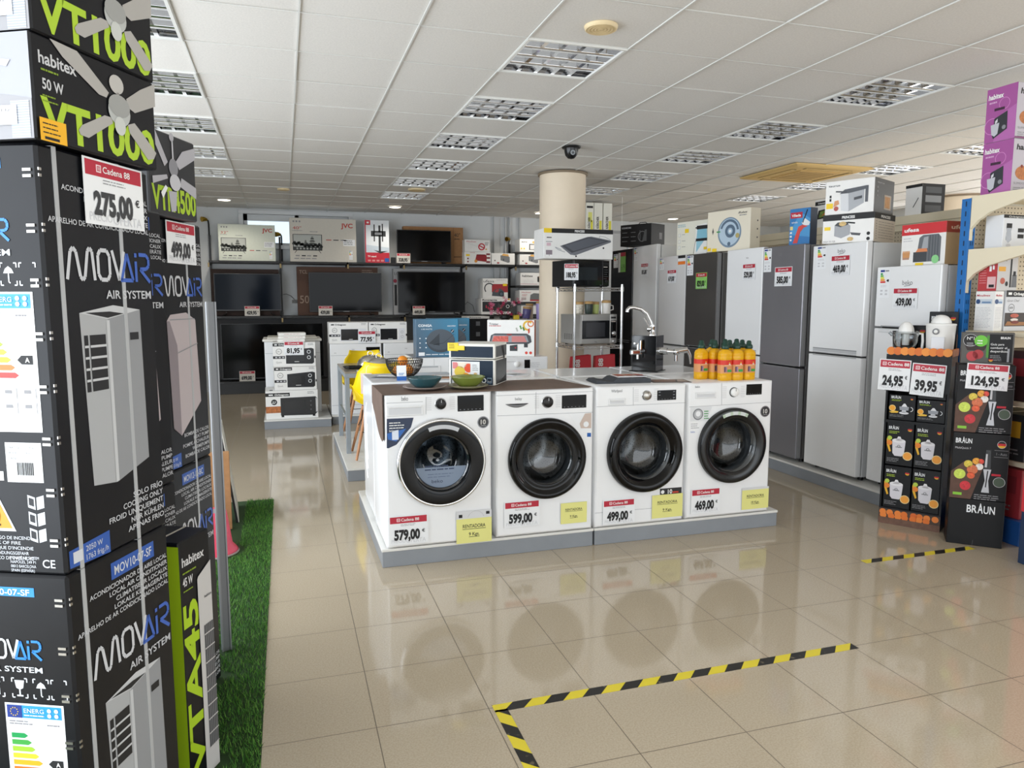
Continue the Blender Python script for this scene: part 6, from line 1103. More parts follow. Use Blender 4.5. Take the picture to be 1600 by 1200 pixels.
M.rect(F, 0, .79, 1, 1, INK); M.txt(F, 'PRINCESS', .38, .84, .09, WHITE, 2, w=.25, bold=.03); M.pg(F, [(.24, .25), (.24, .62), (.5, .66), (.55, .58), (.55, .28), (.38, .16)], mat('#9a9ca0', .3)); M.pg(F, [(.24, .62), (.3, .72), (.52, .72), (.5, .62), (.36, .55)], mat('#35373a', .4), 2); M.disc(F, .4, .66, .08, mat('#d8b97e', .6, var=.2, scale=80), 3, 16, .13); M.line(F, [(.5, .7), (.64, .66)], .05, INK, 4); M.pg(F, [(.55, .35), (.76, .3), (.74, .22), (.58, .26)], mat('#3d3f43', .4), 2); M.disc(F, .56, .12, .07, mat('#d8b97e', .6, var=.2, scale=80), 3, 14, .11); M.disc(F, .9, .28, .06, INK); M.disc(F, .9, .1, .06, INK); M.rect(F, .04, .46, .16, .58, YEL, 3); M.txt(F, 'DEEP FRYER', .02, .03, .06, GREYINK, 1, w=.25)
M.rect(R, 0, .79, 1, 1, INK); M.txt(R, 'PRINCESS', .3, .84, .09, WHITE, 2, w=.45, bold=.03); M.rect(R, 0, 0, 1, .79, mat('#d9cdbd', .5), .6); M.lines(R, .2, .95, .68, 7, .09, .015, mat('#8d8378', .5), 2, .1)
for k in range(8): M.disc(R, .1, .7-k*.085, .02, INK, 2)
dn()
C, dn = on('white and black deep fryer carton on top of the fryer cartons', ref, -64, -.35, 2.096, .355, .37, .245, BOXW); M, F = C.M, C.F; R = C.R
M.txt(F, 'taurus', .06, .83, .06, mat('#4a5158', .5), 1, w=.24, bold=.02); M.pg(F, [(.34, .1), (.32, .62), (.8, .68), (.8, .28), (.5, .06)], mat('#a9acb1', .25)); M.pg(F, [(.34, .1), (.32, .62), (.48, .6), (.5, .06)], mat('#d6d8db', .25), 2); M.pg(F, [(.3, .6), (.4, .72), (.84, .78), (.84, .68), (.48, .6)], mat('#4d5057', .3), 3); M.line(F, [(.22, .68), (.45, .64)], .04, mat('#3d4046', .3), 4); M.rect(F, .82, .3, .88, .78, mat('#4d5057', .3), 2); M.pg(F, [(.6, .38), (.76, .42), (.76, .5), (.6, .46)], mat('#33363b', .3), 4); M.pg(F, [(.18, .22), (.3, .3), (.28, .42), (.2, .4)], mat('#d99a6a', .5), 2); M.disc(F, .24, .17, .07, mat('#b5544a', .5), 3); M.rect(F, .03, .18, .17, .34, YEL, 3); M.rect(F, .09, .5, .13, .58, INK); M.rect(F, .09, .4, .13, .48, INK)
M.rect(R, 0, 0, 1, 1, mat('#121416', .35), .6); M.txt(R, 'taurus', .12, .85, .05, LGREY, 2, w=.35); M.rect(R, .5, .12, .86, .55, mat('#b9a58f', .4), 2); M.rect(R, .54, .17, .8, .5, mat('#c88a3a', .5, var=.25, scale=70), 3)
for y in (.7, .58, .46): M.rect(R, .12, y, .18, y+.06, GREYINK, 2)
dn()
C, dn = on('red and white air fryer carton on the low top freezer fridge', (4.15, 3.79), -87, -.345, 1.6945, .345, .34, .28, BOXW); M, F = C.M, C.F; R = C.R
M.rect(F, 0, .74, 1, 1, mat('#cf2f35', .45)); M.txt(F, 'ufesa', .06, .82, .09, WHITE, 2, w=.34, bold=.03); M.pg(F, [(.38, .3), (.42, .66), (.5, .72), (.84, .72), (.9, .64), (.9, .08), (.4, .08)], mat('#6c7075', .35)); M.pg(F, [(.48, .4), (.52, .66), (.62, .68), (.62, .4)], mat('#a8acb1', .3), 2)
for k in range(4): M.rect(F, .65+k*.06, .1, .665+k*.06, .7, mat('#4d5156', .35), 2)
M.rect(F, .3, .08, .6, .32, mat('#43474c', .35), 3); M.pg(F, [(.35, .32), (.4, .4), (.6, .4), (.62, .32)], mat('#e08a5a', .6), 3); M.pg(F, [(.05, .15), (.04, .32), (.22, .32), (.2, .15)], mat('#b98f78', .5), 2)
for k in range(5): M.line(F, [(.08+k*.03, .2), (.06+k*.035, .36)], .03, mat('#e0a060', .5), 3)
M.disc(F, .8, .13, .1, mat('#8fd48f', .5), 5); M.rect(F, .36, 0, .54, .06, YEL, 5); M.lines(F, .05, .3, .65, 2, .06, .02, LGREY)
M.rect(R, 0, .0, 1, .74, mat('#c9ab82', .5), .6); M.rect(R, 0, .74, 1, 1, mat('#a8412f', .45), .6); M.txt(R, 'ufesa', .12, .82, .09, mat('#e9c9b0', .5), 2, w=.5, bold=.03); dn()
# pegboard gondola behind the fridges
PEG = mat('#d9cbb2', .6); GC = mat('#eadfc4', .5)
def pegboard(b, F, nx, nz, m=mat('#5a4f41', .8), rr=.004):
    for i in range(nx):
        for j in range(nz): b.rect(F, (i+.5)/nx-rr/F.W, (j+.5)/nz-rr/F.H, (i+.5)/nx+rr/F.W, (j+.5)/nz+rr/F.H, m, 1)
r = thing('pegboard_gondola', 'cream pegboard gondola standing behind the fridges', 'shelving', (5.06, 7.25, 0), -90); L = 3.5
b = MB(); b.box(0, 0, .1, L, .05, 2.04, PEG); F = Fr((0, 0, 1.8), (1, 0, 0), (0, 0, 1), L, .24); pegboard(b, F, 110, 8); b.build('pegboard', r)
b = MB(); b.box(-.01, -.02, 2.04, L+.01, .3, 2.165, GC, .004); b.box(-.01, -.024, 2.09, L+.01, -.018, 2.096, mat('#b9ad95', .5)); b.build('top_shelf', r); b = MB(); b.box(0, -.02, 0, L, .5, .1, GC, .004); b.build('base', r)
for k in range(4): b = MB(); x = L*k/3; b.box(x-.02, -.008, .1, x+.02, .06, 2.04, GC); b.build('upright', r)
C = Carton(.33, .14, .27, BOXW); M, F = C.M, C.F; M.rect(F, .02, .8, .5, .94, INK); M.txt(F, 'Orbegozo', .14, .84, .06, WHITE, 2, w=.3, bold=.02); M.pg(F, [(.1, .3), (.18, .62), (.98, .68), (.98, .34)], INK, 1); M.pg(F, [(.2, .36), (.26, .58), (.9, .62), (.9, .38)], mat('#6d8a3a', .5, var=.4, scale=60), 2); M.pg(F, [(.3, .4), (.5, .56), (.6, .5)], mat('#d8662f', .5), 3); M.rect(F, .55, .15, .8, .3, mat('#2a2b2e', .4), 2); C.done('grill_box', 'white carton picturing a griddle of vegetables behind the fryer cartons', (5.08, 6.19, 2.167), -90)
C = Carton(.17, .24, .25, BOXW); M = C.M; M.line(C.F, [(.5, .25), (.8, .55)], .03, INK); M.rect(C.R, 0, 0, 1, 1, INK); M.rect(C.R, .15, .7, .85, .9, mat('#4a4d50', .4), 2); M.rect(C.R, .15, .4, .85, .62, mat('#8d9093', .4), 2); M.rect(C.R, .15, .08, .85, .3, mat('#3a3c3e', .4), 2); M.rect(C.F, 0, .9, 1, 1, INK); C.done('kitchen_box', 'white and black carton behind the topmost fryer carton', (5.07, 5.06, 2.167), -90)
# stock cabinet with tall yellow cartons between the column and the far fridge
r = thing('stock_cabinet', 'tall grey stock cabinet carrying the black and yellow cartons', 'cabinet', (4.1, 9.9, 0)); b = MB(); b.box(0, 0, 0, .75, .4, 2.46, mat('#9b9d9f', .5), .004); b.build('body', r)
for k in range(2): b = MB(); b.box(.01+k*.37, -.015, .06, .37+k*.37, 0, 2.42, mat('#b9bbbc', .45), .003); o = b.build('door', r); b = MB(); b.box(.33+k*.06, -.03, 1.1, .345+k*.06, -.015, 1.3, STEELD); b.build('handle', o)
for k, (x, w_, lab) in enumerate(((4.2, .12, 'pale carton with yellow lettering, leftmost on the stock cabinet'), (4.33, .13, 'white carton lettered sideways, middle on the stock cabinet'), (4.475, .135, 'white carton lettered sideways, rightmost on the stock cabinet'))):
    C = Carton(w_, .2, .385, mat('#e9e9df', .5)); M, F = C.M, C.F; M.txt(F, 'KÄRCHER', .55, .06, .09, INK, 2, w=1.3, bold=.03, rot=math.pi/2); M.rect(F, .62, .02, .9, .35, mat('#e5df3a', .5))
    if k == 0: M.rect(F, .3, .3, .8, .65, mat('#dfe07a', .5)); M.rect(F, .1, .8, .9, .88, INK)
    C.done('cleaner_box', lab, (x, 9.92, 2.462), 0)
b = MB(); b.tube([(0, 0, 0), (0, 0, .42)], .003, WHITE, 5); tag(b.build('hanging_cord', None, (4.567, 9.5, ZC-.42), 0), 'thin white cord hanging from the ceiling above the black carton', 'cord')
# ---------------------------------------------------------------- blue and cream gondola at the right
r = thing('slotted_gondola', 'cream pegboard shelving with a blue slotted upright at the right edge', 'shelving', (4.105, 3.62, 0)); gl = 1.3; bl = mat('#1f6fb8', .4)
b = MB(); b.box(.0, -.035, 0, .05, .03, 2.09, bl, .002)
F = Fr((0, .03, 0), (0, -1, 0), (0, 0, 1), .065, 2.09); G = Fr((0, -.035, 0), (1, 0, 0), (0, 0, 1), .05, 2.09)
for k in range(34): b.rect(F, .45, .02+k*.029, .58, .035+k*.029, mat('#0d2a4a', .6), 1); b.rect(G, .3, .02+k*.029, .42, .032+k*.029, mat('#0d2a4a', .6), 1); b.rect(G, .62, .02+k*.029, .74, .032+k*.029, mat('#0d2a4a', .6), 1)
o = b.build('upright', r); o['label'] = 'blue slotted upright'
b = MB(); b.box(.05, 0, .15, gl, .02, 2.06, PEG)
for z0, z1 in ((1.8, 2.06), (1.52, 1.78), (1.28, 1.5)): pegboard(b, Fr((.06, 0, z0), (1, 0, 0), (0, 0, 1), gl-.07, z1-z0), 44, 9)
for z in (1.79, 1.51): b.box(.05, -.002, z-.003, gl, 0, z, mat('#7a6f5e', .7))
b.build('pegboard', r); b = MB(); b.box(.02, -.5, 0, gl, .02, .15, mat('#23559a', .4), .004); o = b.build('base', r); o['label'] = 'blue base'
for z in (2.1, 1.775, 1.268, .86, .5):
    b = MB(); b.box(.03, -.5, z-.028, gl, 0, z, GC, .003); b.build('shelf', r)
    if z > 1.7:
        b = MB(); P_ = [(0, 0), (0, -.27), (-.02, -.25), (-.035, -.2), (-.08, -.155), (-.16, -.11), (-.46, -.035), (-.5, -.028), (-.5, 0)]
        b.loft([[(x, y-.035*(y == 0)-.002, z+zz-.0) for y, zz in P_] for x in (.004, .028)], GC, True, False); b.build('bracket', r)
PINK = mat('#a8569c', .45)
def mixer(label, z):
    C = Carton(.3, .2, .322, mat('#c9c3cb', .5)); M, F, L = C.M, C.F, C.L; M.rect(L, 0, 0, 1, 1, PINK, .6); M.pg(L, [(.3, 0), (1, 0), (1, .62), (.55, .5)], mat('#b96bb0', .45), 1)
    M.txt(L, 'habitex', .06, .8, .09, WHITE, 2, w=.5, bold=.03, shear=.1); M.lines(L, .1, .4, .72, 1, 0, .03, mat('#d9a9d2', .5), 2); M.rect(L, .28, .57, .62, .62, mat('#3d1f38', .6), 2)
    M.pg(L, [(.3, .35), (.3, .43), (.72, .53), (.74, .2), (.3, .06), (.26, .12)], mat('#33363c', .35), 3); M.pg(L, [(.2, .32), (.24, .14), (.34, .1), (.44, .14), (.48, .34)], mat('#c6c8cf', .25), 4); M.pg(L, [(.34, .32), (.42, .36), (.42, .42), (.34, .38)], mat('#d9dade', .3), 5); M.disc(L, .64, .24, .04, mat('#8d9096', .3), 5); M.ring(L, .6, .68, .1, .11, mat('#d98fcd', .5), 1); M.ring(L, .22, .3, .14, .15, mat('#d98fcd', .5), 1)
    M.txt(F, 'habitex', .08, .8, .1, INK, 1, w=.6, bold=.03, shear=.1); M.disc(F, .3, .38, .13, mat('#c07a4a', .6, var=.2, scale=60), 1, 18, .2); M.disc(F, .25, .5, .03, mat('#8a3a2a', .5), 2); M.txt(F, 'SLIMOOD', .06, .17, .04, GREYINK, 1, w=.35); M.lines(F, .06, .8, .1, 3, .035, .012, GREYINK); M.rect(F, 0, 0, 1, .03, mat('#8a4a78', .5))
    C.done('stand_mixer_box', label, (4.205, 3.41, z), 0)
mixer('pink stand mixer carton, lower of two on the top shelf at the right edge', 2.101); mixer('pink stand mixer carton, upper of two on the top shelf at the right edge', 2.425)
C = Carton(.2, .12, .2, mat('#e4e6ea', .5)); M, F = C.M, C.F; M.rect(F, 0, .9, 1, 1, INK); M.txt(F, 'Orbegozo', .2, .92, .05, WHITE, 2, w=.6); M.pg(F, [(.12, .25), (.15, .5), (.13, .6), (.35, .6), (.33, .5), (.36, .25), (.24, .15)], mat('#8d9094', .25, .6)); M.rect(F, .13, .6, .35, .74, INK, 2); M.rect(F, .6, .3, .85, .42, INK); M.rect(F, .6, .48, .85, .6, INK); M.disc(F, .25, .08, .05, LGREY, 1, 14, .1); C.done('grinder_box', 'white carton picturing a steel grinder on the second shelf at the right edge', (4.195, 3.43, 1.777), 0)
C = Carton(.07, .135, .245, BOXW); M, L, F = C.M, C.L, C.F
for G in (L, F): M.txt(G, 'Moulinex', .06, .87, .05, RED, 1, w=.7, shear=.2, bold=.02); M.rect(G, .06, .68, .86, .8, mat('#c9d4de', .4)); M.disc(G, .16, .74, .06, mat('#2a4a7a', .4), 2); M.rect(G, .35, .7, .8, .74, mat('#6a8ab0', .4), 2); M.lines(G, .08, .88, .58, 14, .038, .012, LGREY, 1, .25)
C.done('blender_box', 'narrow white carton with red lettering beside the blue upright', (4.145, 3.405, 1.2695), 0)
C = Carton(.165, .125, .215, mat('#c9c7c6', .5)); M, L, F = C.M, C.L, C.F; M.rect(L, 0, 0, 1, 1, mat('#b8343a', .5), .6); M.rect(L, .5, .07, .95, .4, mat('#e4b9bb', .5), 2); M.rect(L, .6, .1, .88, .18, INK, 3); M.rect(L, .58, .55, .7, .7, PAPER, 2); M.rect(L, .75, .6, .85, .7, PAPER, 2); M.rect(L, .78, .7, .81, .85, PAPER, 2); M.lines(L, .08, .45, .85, 10, .07, .02, mat('#d98f92', .5), 2)
M.txt(F, 'ufesa', .06, .84, .08, mat('#3a3c40', .5), 1, w=.38, bold=.02); M.rect(F, .06, .55, .4, .68, mat('#e5a52a', .5), 1); M.rect(F, .62, .1, .7, .9, INK, 1); M.pg(F, [(.72, .1), (.74, .45), (.95, .45), (.98, .1)], mat('#4a4b4e', .3), 1); M.rect(F, .78, .42, .9, .55, INK, 2); M.disc(F, .28, .28, .09, mat('#b8563f', .5), 1); M.disc(F, .48, .2, .07, INK, 2, 14, .05); C.done('hand_mixer_box', 'red and grey carton picturing a hand mixer on the white carton', (4.145, 3.405, 1.516), 0)
C = Carton(.22, .16, .25, mat('#d6d8dc', .5)); M, F = C.M, C.F; M.rect(F, 0, .84, 1, 1, INK); M.txt(F, 'Orbegozo', .26, .88, .07, WHITE, 2, w=.6, bold=.03); M.rect(F, .07, .89, .2, .95, WHITE, 2); M.txt(F, 'Gran Chef', .06, .72, .06, GREYINK, 1, w=.45, shear=.3); M.ring(F, .22, .57, .09, .1, INK); M.txt(F, '600', .15, .55, .05, INK, 1, w=.13); M.rect(F, 0, .12, 1, .45, mat('#3a2f2a', .5)); M.pg(F, [(.02, .14), (.9, .14), (.8, .22), (.1, .24)], mat('#a5744a', .6), 2); M.disc(F, .35, .38, .05, mat('#c05a44', .5, var=.2, scale=50), 3, 16, .14); M.disc(F, .35, .28, .035, mat('#e4d9d0', .5), 3, 16, .13); M.disc(F, .38, .22, .04, mat('#7a3226', .5), 4, 16, .13); C.done('grill_box', 'pale carton with a black band picturing burgers at the right edge', (4.225, 3.40, 1.2695), 0)
for k, (x, z, w_, h, c, lab) in enumerate(((4.16, .151, .26, .3, '#a8323a', 'dark red carton on the lowest shelf behind the hand blender display'), (4.16, .501, .3, .28, '#2b2c2f', 'dark carton on the shelf behind the hand blender display'), (4.16, .861, .3, .3, '#3a2226', 'dark brown carton on the shelf above the dark one'))):
    C = Carton(w_, .3, h, mat(c, .5)); C.M.rect(C.L, .4, .5, .9, .85, mat('#d6a52a', .5) if k == 1 else mat('#8d2a34', .5)); C.M.lines(C.L, .1, .9, .3, 3, .08, .03, GREYINK); C.M.rect(C.F, .1, .5, .5, .9, mat('#d6a52a', .5)); C.done('appliance_box', lab, (x, 3.16, z), 0)
b = MB(); b.box(.03, 0, 0, .42, .22, .3, mat('#142c4c', .5), .004); tag(b.build('low_plinth', None, (3.845, 2.71, 0), 0), 'dark blue low plinth under the red and white carton at the right edge', 'platform')
C = Carton(.4, .2, .84, mat('#c9303c', .4)); M, F = C.M, C.F; M.pg(F, [(.495+.49*math.cos(t), .5+.3*math.sin(t)) for t in [k*math.pi/18 for k in range(36)]], mat('#e9edf2', .35)); M.rect(F, .02, .85, .98, .99, mat('#d98f95', .4)); C.done('red_carton', 'red and white display carton cut by the right edge', (3.855, 2.72, .3005), 0)
# ---------------------------------------------------------------- the two black floor displays
def braun(M, F, a, b, h, w, m=PAPER, l=2):
    M.txt(F, 'BR', a, b, h, m, l, w=w*.37, bold=.02); M.txt(F, 'A', a+w*.39, b, h*1.3, m, l, w=w*.19, bold=.02); M.txt(F, 'UN', a+w*.6, b, h, m, l, w=w*.4, bold=.02)
def flag(M, F, a, b, r):
    k = F.H/F.W
    for i, c in enumerate(('#1a1a1a', '#c8262e', '#e8b52a')):
        t0, t1 = (math.pi*(.11, -.11)[0], 0), 0
        lo, hi = 1-2*(i+1)/3, 1-2*i/3; pts = []
        for s in range(7): t = lo+(hi-lo)*s/6; pts.append((a+r*k*math.sqrt(max(0, 1-t*t)), b+r*t))
        for s in range(7): t = hi+(lo-hi)*s/6; pts.append((a-r*k*math.sqrt(max(0, 1-t*t)), b+r*t))
        M.pg(F, pts, mat(c, .5), 3)
K2 = mat('#0f1013', .4, var=.08, scale=10, spec=.3)
JR = -57; JO = (3.717, 3.773); jw, jd, jh = .357, .22, 1.10
r = thing('juicer_display_stand', 'black cardboard floor display of citrus juicers beside the low fridge', 'display stand', (*JO, 0), JR)
b = MB(); b.box(0, 0, 0, .012, jd, jh, K2); b.box(jw-.012, 0, 0, jw, jd, jh, K2); b.box(.012, jd-.01, 0, jw-.012, jd, jh, mat('#3a3b3e', .6)); b.build('side_walls', r)
for z in (.105, .685, jh-.02): b = MB(); b.box(.012, .004, z-.012, jw-.012, jd-.01, z, K2); b.box(.0, -.002, z-.014, jw, .004, z+.004, K2); b.build('shelf', r)
b = MB(); b.box(0, -.004, 0, jw, .004, .1, mat('#4b3a30', .6)); F = Fr((0, -.004, 0), (1, 0, 0), (0, 0, 1), jw, .1); random.seed(3)
for k in range(15): x = .08+.84*(k % 8)/7+random.uniform(-.02, .02); y = .82 if k < 8 else .6; b.disc(F, x, y-.05, .2, mat(random.choice(('#e2742a', '#d8662a', '#ea8436')), .5), 1+(k >= 8), 16)
b.rect(F, 0, 0, 1, .42, mat('#6d4f40', .6, var=.15, scale=40), 4); o = b.build('front_print', r); o['label'] = 'orange fruit print along the base'
b = MB(); b.box(-.006, -.012, .88, jw+.004, -.002, 1.115, K2)
cols = [mat(c, .45) for c in ('#e2802a', '#d86f24', '#ec9238')]
for k in range(9): x = .02+.317*k/8; rr = .026; b.loft([[(x+rr*math.cos(t), yy, 1.137+rr*math.sin(t)) for t in [i*math.pi/6 for i in range(12)]] for yy in (-.014-.0004*k, -.006)], cols[k % 3], True, False)
for k in range(8): yy = .02+.18*k/7; b.loft([[(xx, yy+.024*math.cos(t), 1.132+.024*math.sin(t)) for t in [i*math.pi/6 for i in range(12)]] for xx in (jw-.004, jw+.004+.0003*k)], cols[k % 3], True, False)
b.box(jw, 0, 1.05, jw+.003, jd, 1.13, mat('#6d4327', .6)); o = b.build('tray_rim', r); o['label'] = 'tray rim printed with oranges'
def at(u, v): return offs(JO, JR, u, v)
def juicer_box(label, u, z, w, h, kind, v=.012):
    C = Carton(w, .17, h, K2); M, F = C.M, C.F; braun(M, F, .08, .84, .07 if h > .22 else .1, .36); M.lines(F, .1, .5, .78, 2, .035, .012, LIME, 1); flag(M, F, .85, .86, .045)
    if kind == 'tall':
        M.pg(F, [(.26, .28), (.23, .58), (.72, .58), (.68, .28), (.6, .22), (.34, .22)], mat('#d9d6dc', .4), 2); M.disc(F, .47, .58, .05, mat('#e9e7ea', .4), 3, 18, .14); M.pg(F, [(.36, .58), (.44, .68), (.52, .68), (.6, .58)], mat('#e9e7ea', .4), 3); M.rect(F, .36, .42, .6, .44, GREYINK, 4); M.ring(F, .48, .45, .02, .035, GREYINK, 4, 12)
        M.pg(F, [(.02, .6), (.1, .68), (.16, .6), (.12, .48), (.2, .32), (.14, .3), (.04, .46)], mat('#e8b22a', .5), 2); M.disc(F, .13, .63, .05, mat('#b9cf4a', .5), 3); M.disc(F, .13, .52, .06, mat('#e8842a', .5), 3); M.disc(F, .81, .24, .1, mat('#f0a03a', .5), 2); M.ring(F, .81, .24, .085, .1, mat('#e8d29a', .5), 3); M.lines(F, .06, .55, .15, 3, .035, .012, GREYINK)
    else:
        M.disc(F, .14, .46, .12, mat('#f0a52a', .5), 2); M.ring(F, .14, .46, .1, .12, mat('#f5d690', .5), 3); M.pg(F, [(.02, .3), (.12, .26), (.35, .28), (.38, .34), (.2, .36)], mat('#e8b93a', .5), 2); M.pg(F, [(.42, .4), (.4, .54), (.76, .54), (.74, .4)], mat('#9a9ea6', .3), 2); M.pg(F, [(.48, .54), (.56, .66), (.62, .66), (.7, .54)], mat('#e3e3e6', .4), 3); M.ring(F, .82, .45, .07, .09, PAPER, 2, 16, -.25, .25); M.disc(F, .58, .29, .05, mat('#dcdce0', .4), 2, 18, .17); M.rect(F, .5, .3, .66, .4, mat('#c5c7cd', .4), 2); M.lines(F, .06, .7, .18, 2, .05, .015, GREYINK)
    C.done('juicer_box', label, (*at(u, v), z), JR)
for k, (u, z, lab) in enumerate(((.016, .106, 'bottom left'), (.182, .106, 'bottom right'), (.016, .392, 'second row, left'), (.182, .392, 'second row, right'))): juicer_box('black carton picturing a tall white juicer, %s in the juicer display' % lab, u, z, .16, .28, 'tall')
juicer_box('black carton picturing a clear juicer, alone on the left of the upper shelf', .02, .69, .155, .165, 'jug'); juicer_box('black carton picturing a clear juicer, lower of two on the upper shelf', .182, .69, .16, .145, 'jug'); juicer_box('black carton picturing a clear juicer, upper of two behind the 39,95 card', .182, .837, .16, .15, 'jug')
card('24,95', 'left price card on the juicer display, reading 24,95', (*at(-.045, -.024), .885), (-2, 1, JR), .183, .198); card('39,95', 'right price card on the juicer display, reading 39,95', (*at(.142, -.027), .868), (-2, 2.5, JR), .188, .2)
zt = jh+.001
r = thing('citrus_juicer', 'clear jug citrus juicer with a white cone on the juicer display', 'juicer', (*at(.08, .082), zt), JR); b = MB(); b.lathe([(.0005, 0), (.066, 0), (.068, .008), (.062, .04), (.05, .05), (.0005, .052)], mat('#e9e9e6', .35), n=36); b.build('base', r)
cg = glassy('clear_plastic', '#dfe4e6', .12, .05); b = MB(); b.lathe([(.05, .052), (.072, .056), (.077, .12), (.078, .155), (.08, .16)], cg, n=36); b.tube([(-.078, 0, .13), (-.098, 0, .15)], .01, cg, 8); b.build('jug', r)
b = MB(); b.tube([(.075, 0, .145), (.094, 0, .145), (.098, 0, .1), (.094, 0, .02), (.06, 0, .015)], [.008, .008, .008, .008, .008], mat('#efeeea', .35), 10); b.build('handle', r)
b = MB(); wp = mat('#f2f1ee', .35); n = 20; rings = []
for t in range(9): q = t/8; rr = .046*math.cos(q*1.45)+.002; rings.append([(rr*(1-.14*(k % 2))*math.cos(2*math.pi*k/n), rr*(1-.14*(k % 2))*math.sin(2*math.pi*k/n), .15+.07*math.sin(q*1.5)) for k in range(n)])
b.loft(rings, wp); b.lathe([(.045, .145), (.07, .15), (.046, .152)], wp, n=32); b.lathe([(.02, .07), (.022, .148)], wp, n=20); b.build('cone', r)
r = thing('citrus_juicer', 'tall white citrus juicer standing at the right of the juicer display', 'juicer', (*at(.274, .088), zt), JR); b = MB(); b.lathe([(.0005, 0), (.07, 0), (.074, .006), (.08, .15), (.083, .2), (.086, .205), (.084, .212), (.06, .214)], wp, n=48); b.rect(Fr((-.035, -.0785, .02), (1, 0, 0), (0, 0, 1), .07, .11), 0, 0, 1, 1, mat('#d9dbe0', .3), 1); b.box(-.037, -.082, .015, .037, -.06, .132, mat('#dfe1e6', .3), .004); b.build('body', r)
b = MB(); b.lathe([(.02, 0), (.019, .014), (.001, .016)], mat('#8d8f92', .3), (-.012, -.078, .165), 20, 'y'); b.lathe([(.012, .012), (.01, .02), (.001, .021)], WHITE, (-.012, -.078, .165), 16, 'y'); b.build('spout_knob', r)
b = MB(); rings = []
for t in range(9): q = t/8; rr = .056*math.cos(q*1.45)+.002; rings.append([(rr*(1-.12*(k % 2))*math.cos(2*math.pi*k/n), rr*(1-.12*(k % 2))*math.sin(2*math.pi*k/n), .212+.055*math.sin(q*1.5)) for k in range(n)])
b.loft(rings, wp); b.build('cone', r)
C = Carton(.16, .04, .285, K2); M, F = C.M, C.F; braun(M, F, .08, .82, .08, .34); flag(M, F, .84, .86, .05); M.lines(F, .08, .5, .74, 2, .04, .015, GREYINK); M.rect(C.R, .3, .1, .6, .5, mat('#b9772f', .5)); C.done('juicer_box', 'tall black carton behind the white juicer on the display', (*at(.19, .178), zt), JR)
C = Carton(.15, .04, .195, K2); M, F = C.M, C.F; M.txt(F, 'BRAUN', .1, .8, .1, PAPER, 1, w=.4); flag(M, F, .84, .82, .08); M.rect(C.U, 0, 0, 1, 1, mat('#4a4c50', .4), .8); C.done('juicer_box', 'low black carton behind the clear jug juicer', (*at(.03, .178), zt), JR)
HR = -43.6; HO = (3.792, 3.319); hw, hd = .285, .165
def hat(u, v): return offs(HO, HR, u, v)
C = Carton(hw, hd, .281, K2); braun(C.M, C.F, .33, .72, .16, .5); C.M.line(C.F, [(.47, 0), (.48, .12)], .006, mat('#55565a', .5)); C.done('cardboard_stand', 'plain black cardboard stand under the hand blender cartons', (*HO, 0), HR, 'display stand')
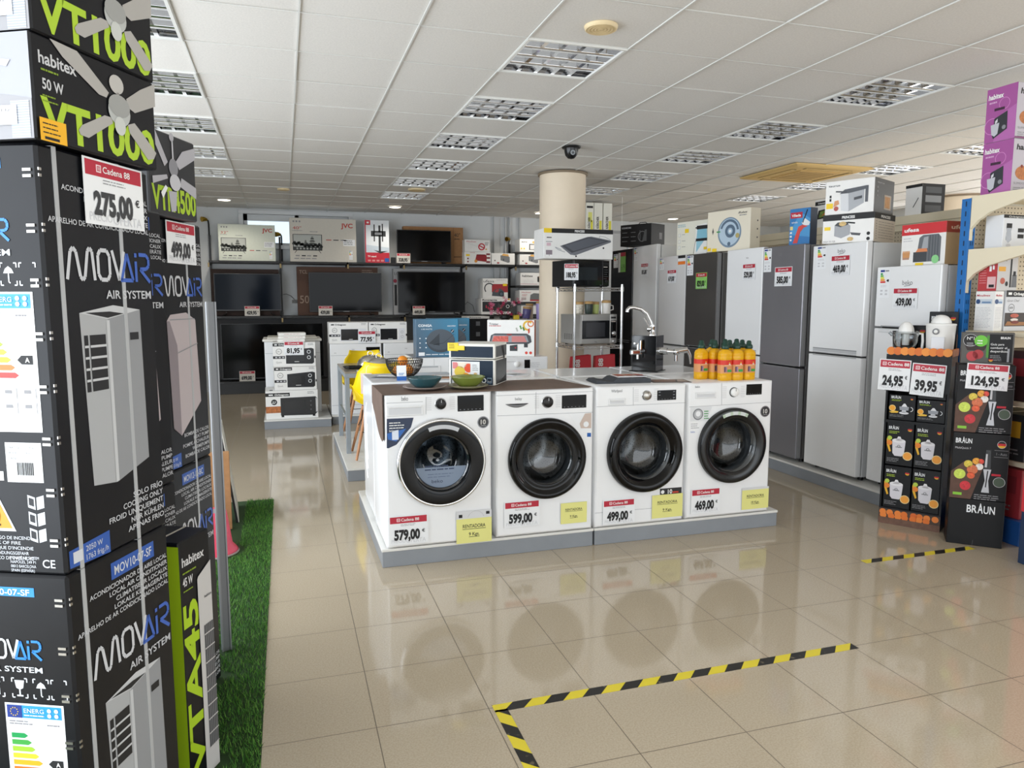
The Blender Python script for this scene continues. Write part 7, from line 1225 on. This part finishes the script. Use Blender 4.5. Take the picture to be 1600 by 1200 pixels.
def blender(label, z):
    C = Carton(hw, hd, .4005, K2); M, F = C.M, C.F; braun(M, F, .05, .84, .07, .29); M.txt(F, 'MultiQuick 7', .05, .75, .03, LGREY, 1, w=.28); flag(M, F, .86, .85, .05); M.ring(F, .86, .85, .05, .056, LGREY, 2); M.pg(F, [(.0, .0), (.38, .0), (.58, .52), (.25, .58), (0, .4)], mat('#5a3f33', .6, var=.15, scale=30))
    for a, c, q, m_ in ((.16, .37, .075, '#c9da5a'), (.27, .2, .07, '#c9303a'), (.3, .53, .055, '#d8c24a'), (.38, .45, .07, '#d8734a'), (.44, .58, .05, '#e8a23a'), (.5, .5, .05, '#f0e9e0'), (.36, .36, .05, '#e0603a'), (.52, .58, .04, '#d84a3a')): M.disc(F, a, c, q, mat(m_, .5), 2, 16); M.disc(F, a, c+.01, q*.6, mat(m_, .35, var=.3, scale=90), 3, 14)
    M.pg(F, [(.58, .47), (.6, .76), (.68, .76), (.7, .47)], mat('#2f3135', .25), 4); M.pg(F, [(.59, .5), (.6, .7), (.63, .7), (.63, .5)], LGREY, 5); M.pg(F, [(.57, .47), (.71, .47), (.67, .3), (.7, .12), (.56, .12), (.61, .3)], mat('#b9bbc0', .25, .3), 4); M.pg(F, [(.64, .45), (.66, .45), (.64, .2), (.62, .2)], INK, 5); M.rect(F, .72, .38, .88, .41, RED, 2); M.disc(F, .86, .29, .07, mat('#4a5a4a', .5), 2); M.ring(F, .86, .29, .07, .076, LGREY, 3)
    M.rect(F, .74, .66, .98, .665, GREYINK); M.rect(F, .74, .76, .98, .765, GREYINK); M.txt(F, '1 - Auto', .78, .69, .04, GREYINK, 1, w=.18); M.rect(F, .06, .05, .22, .09, mat('#86c23a', .5), 3); M.lines(F, .44, .95, .07, 3, .03, .012, GREYINK); C.done('hand_blender_box', label, (*HO, z), HR)
blender('black carton picturing a hand blender, lower of two in the floor display', .2815); blender('black carton picturing a hand blender, upper of two behind the 124,95 card', .684)
card('124,95', 'white price card reading 124,95 on the hand blender display', (*hat(.04, -.012), .945), (-3, 2, HR), .208, .15)
C = Carton(.262, .05, .185, mat('#55534f', .5)); M, F = C.M, C.F; M.disc(F, .17, .74, .2, INK, 1); M.ring(F, .17, .74, .19, .2, LGREY, 2); M.txt(F, 'Nº1', .1, .76, .1, WHITE, 2, w=.14); M.lines(F, .1, .24, .64, 2, .06, .02, LGREY, 2); M.disc(F, .37, .73, .18, mat('#6abf3a', .5), 2); M.lines(F, .3, .44, .72, 2, .08, .03, WHITE, 3); M.rect(F, .53, .06, .97, .95, K2, 1); M.rect(F, .48, .2, .53, .9, mat('#4a8a34', .5), 1); M.txt(F, 'BRAUN', .74, .8, .07, WHITE, 2, w=.18, bold=.02)
for k, t in enumerate(('Guía para', 'combatir el', 'desperdicio.')): M.txt(F, t, .56, .6-k*.11, .065, WHITE, 2, w=.028*len(t))
M.lines(F, .56, .8, .26, 4, .05, .02, GREYINK, 2); M.pg(F, [(.06, .6), (.5, .6), (.44, .42), (.12, .42)], mat('#2a1a18', .5), 1); M.rect(F, .88, .08, .92, .5, mat('#8d8f92', .3), 2); M.disc(F, .22, .24, .16, mat('#b8343a', .4), 2); M.disc(F, .33, .3, .15, mat('#a82a30', .4), 2); flag(M, F, .58, .14, .06); C.done('header_carton', 'dark carton with tomatoes on top of the hand blender display', (*hat(.014, .06), 1.0865), HR, 'box')
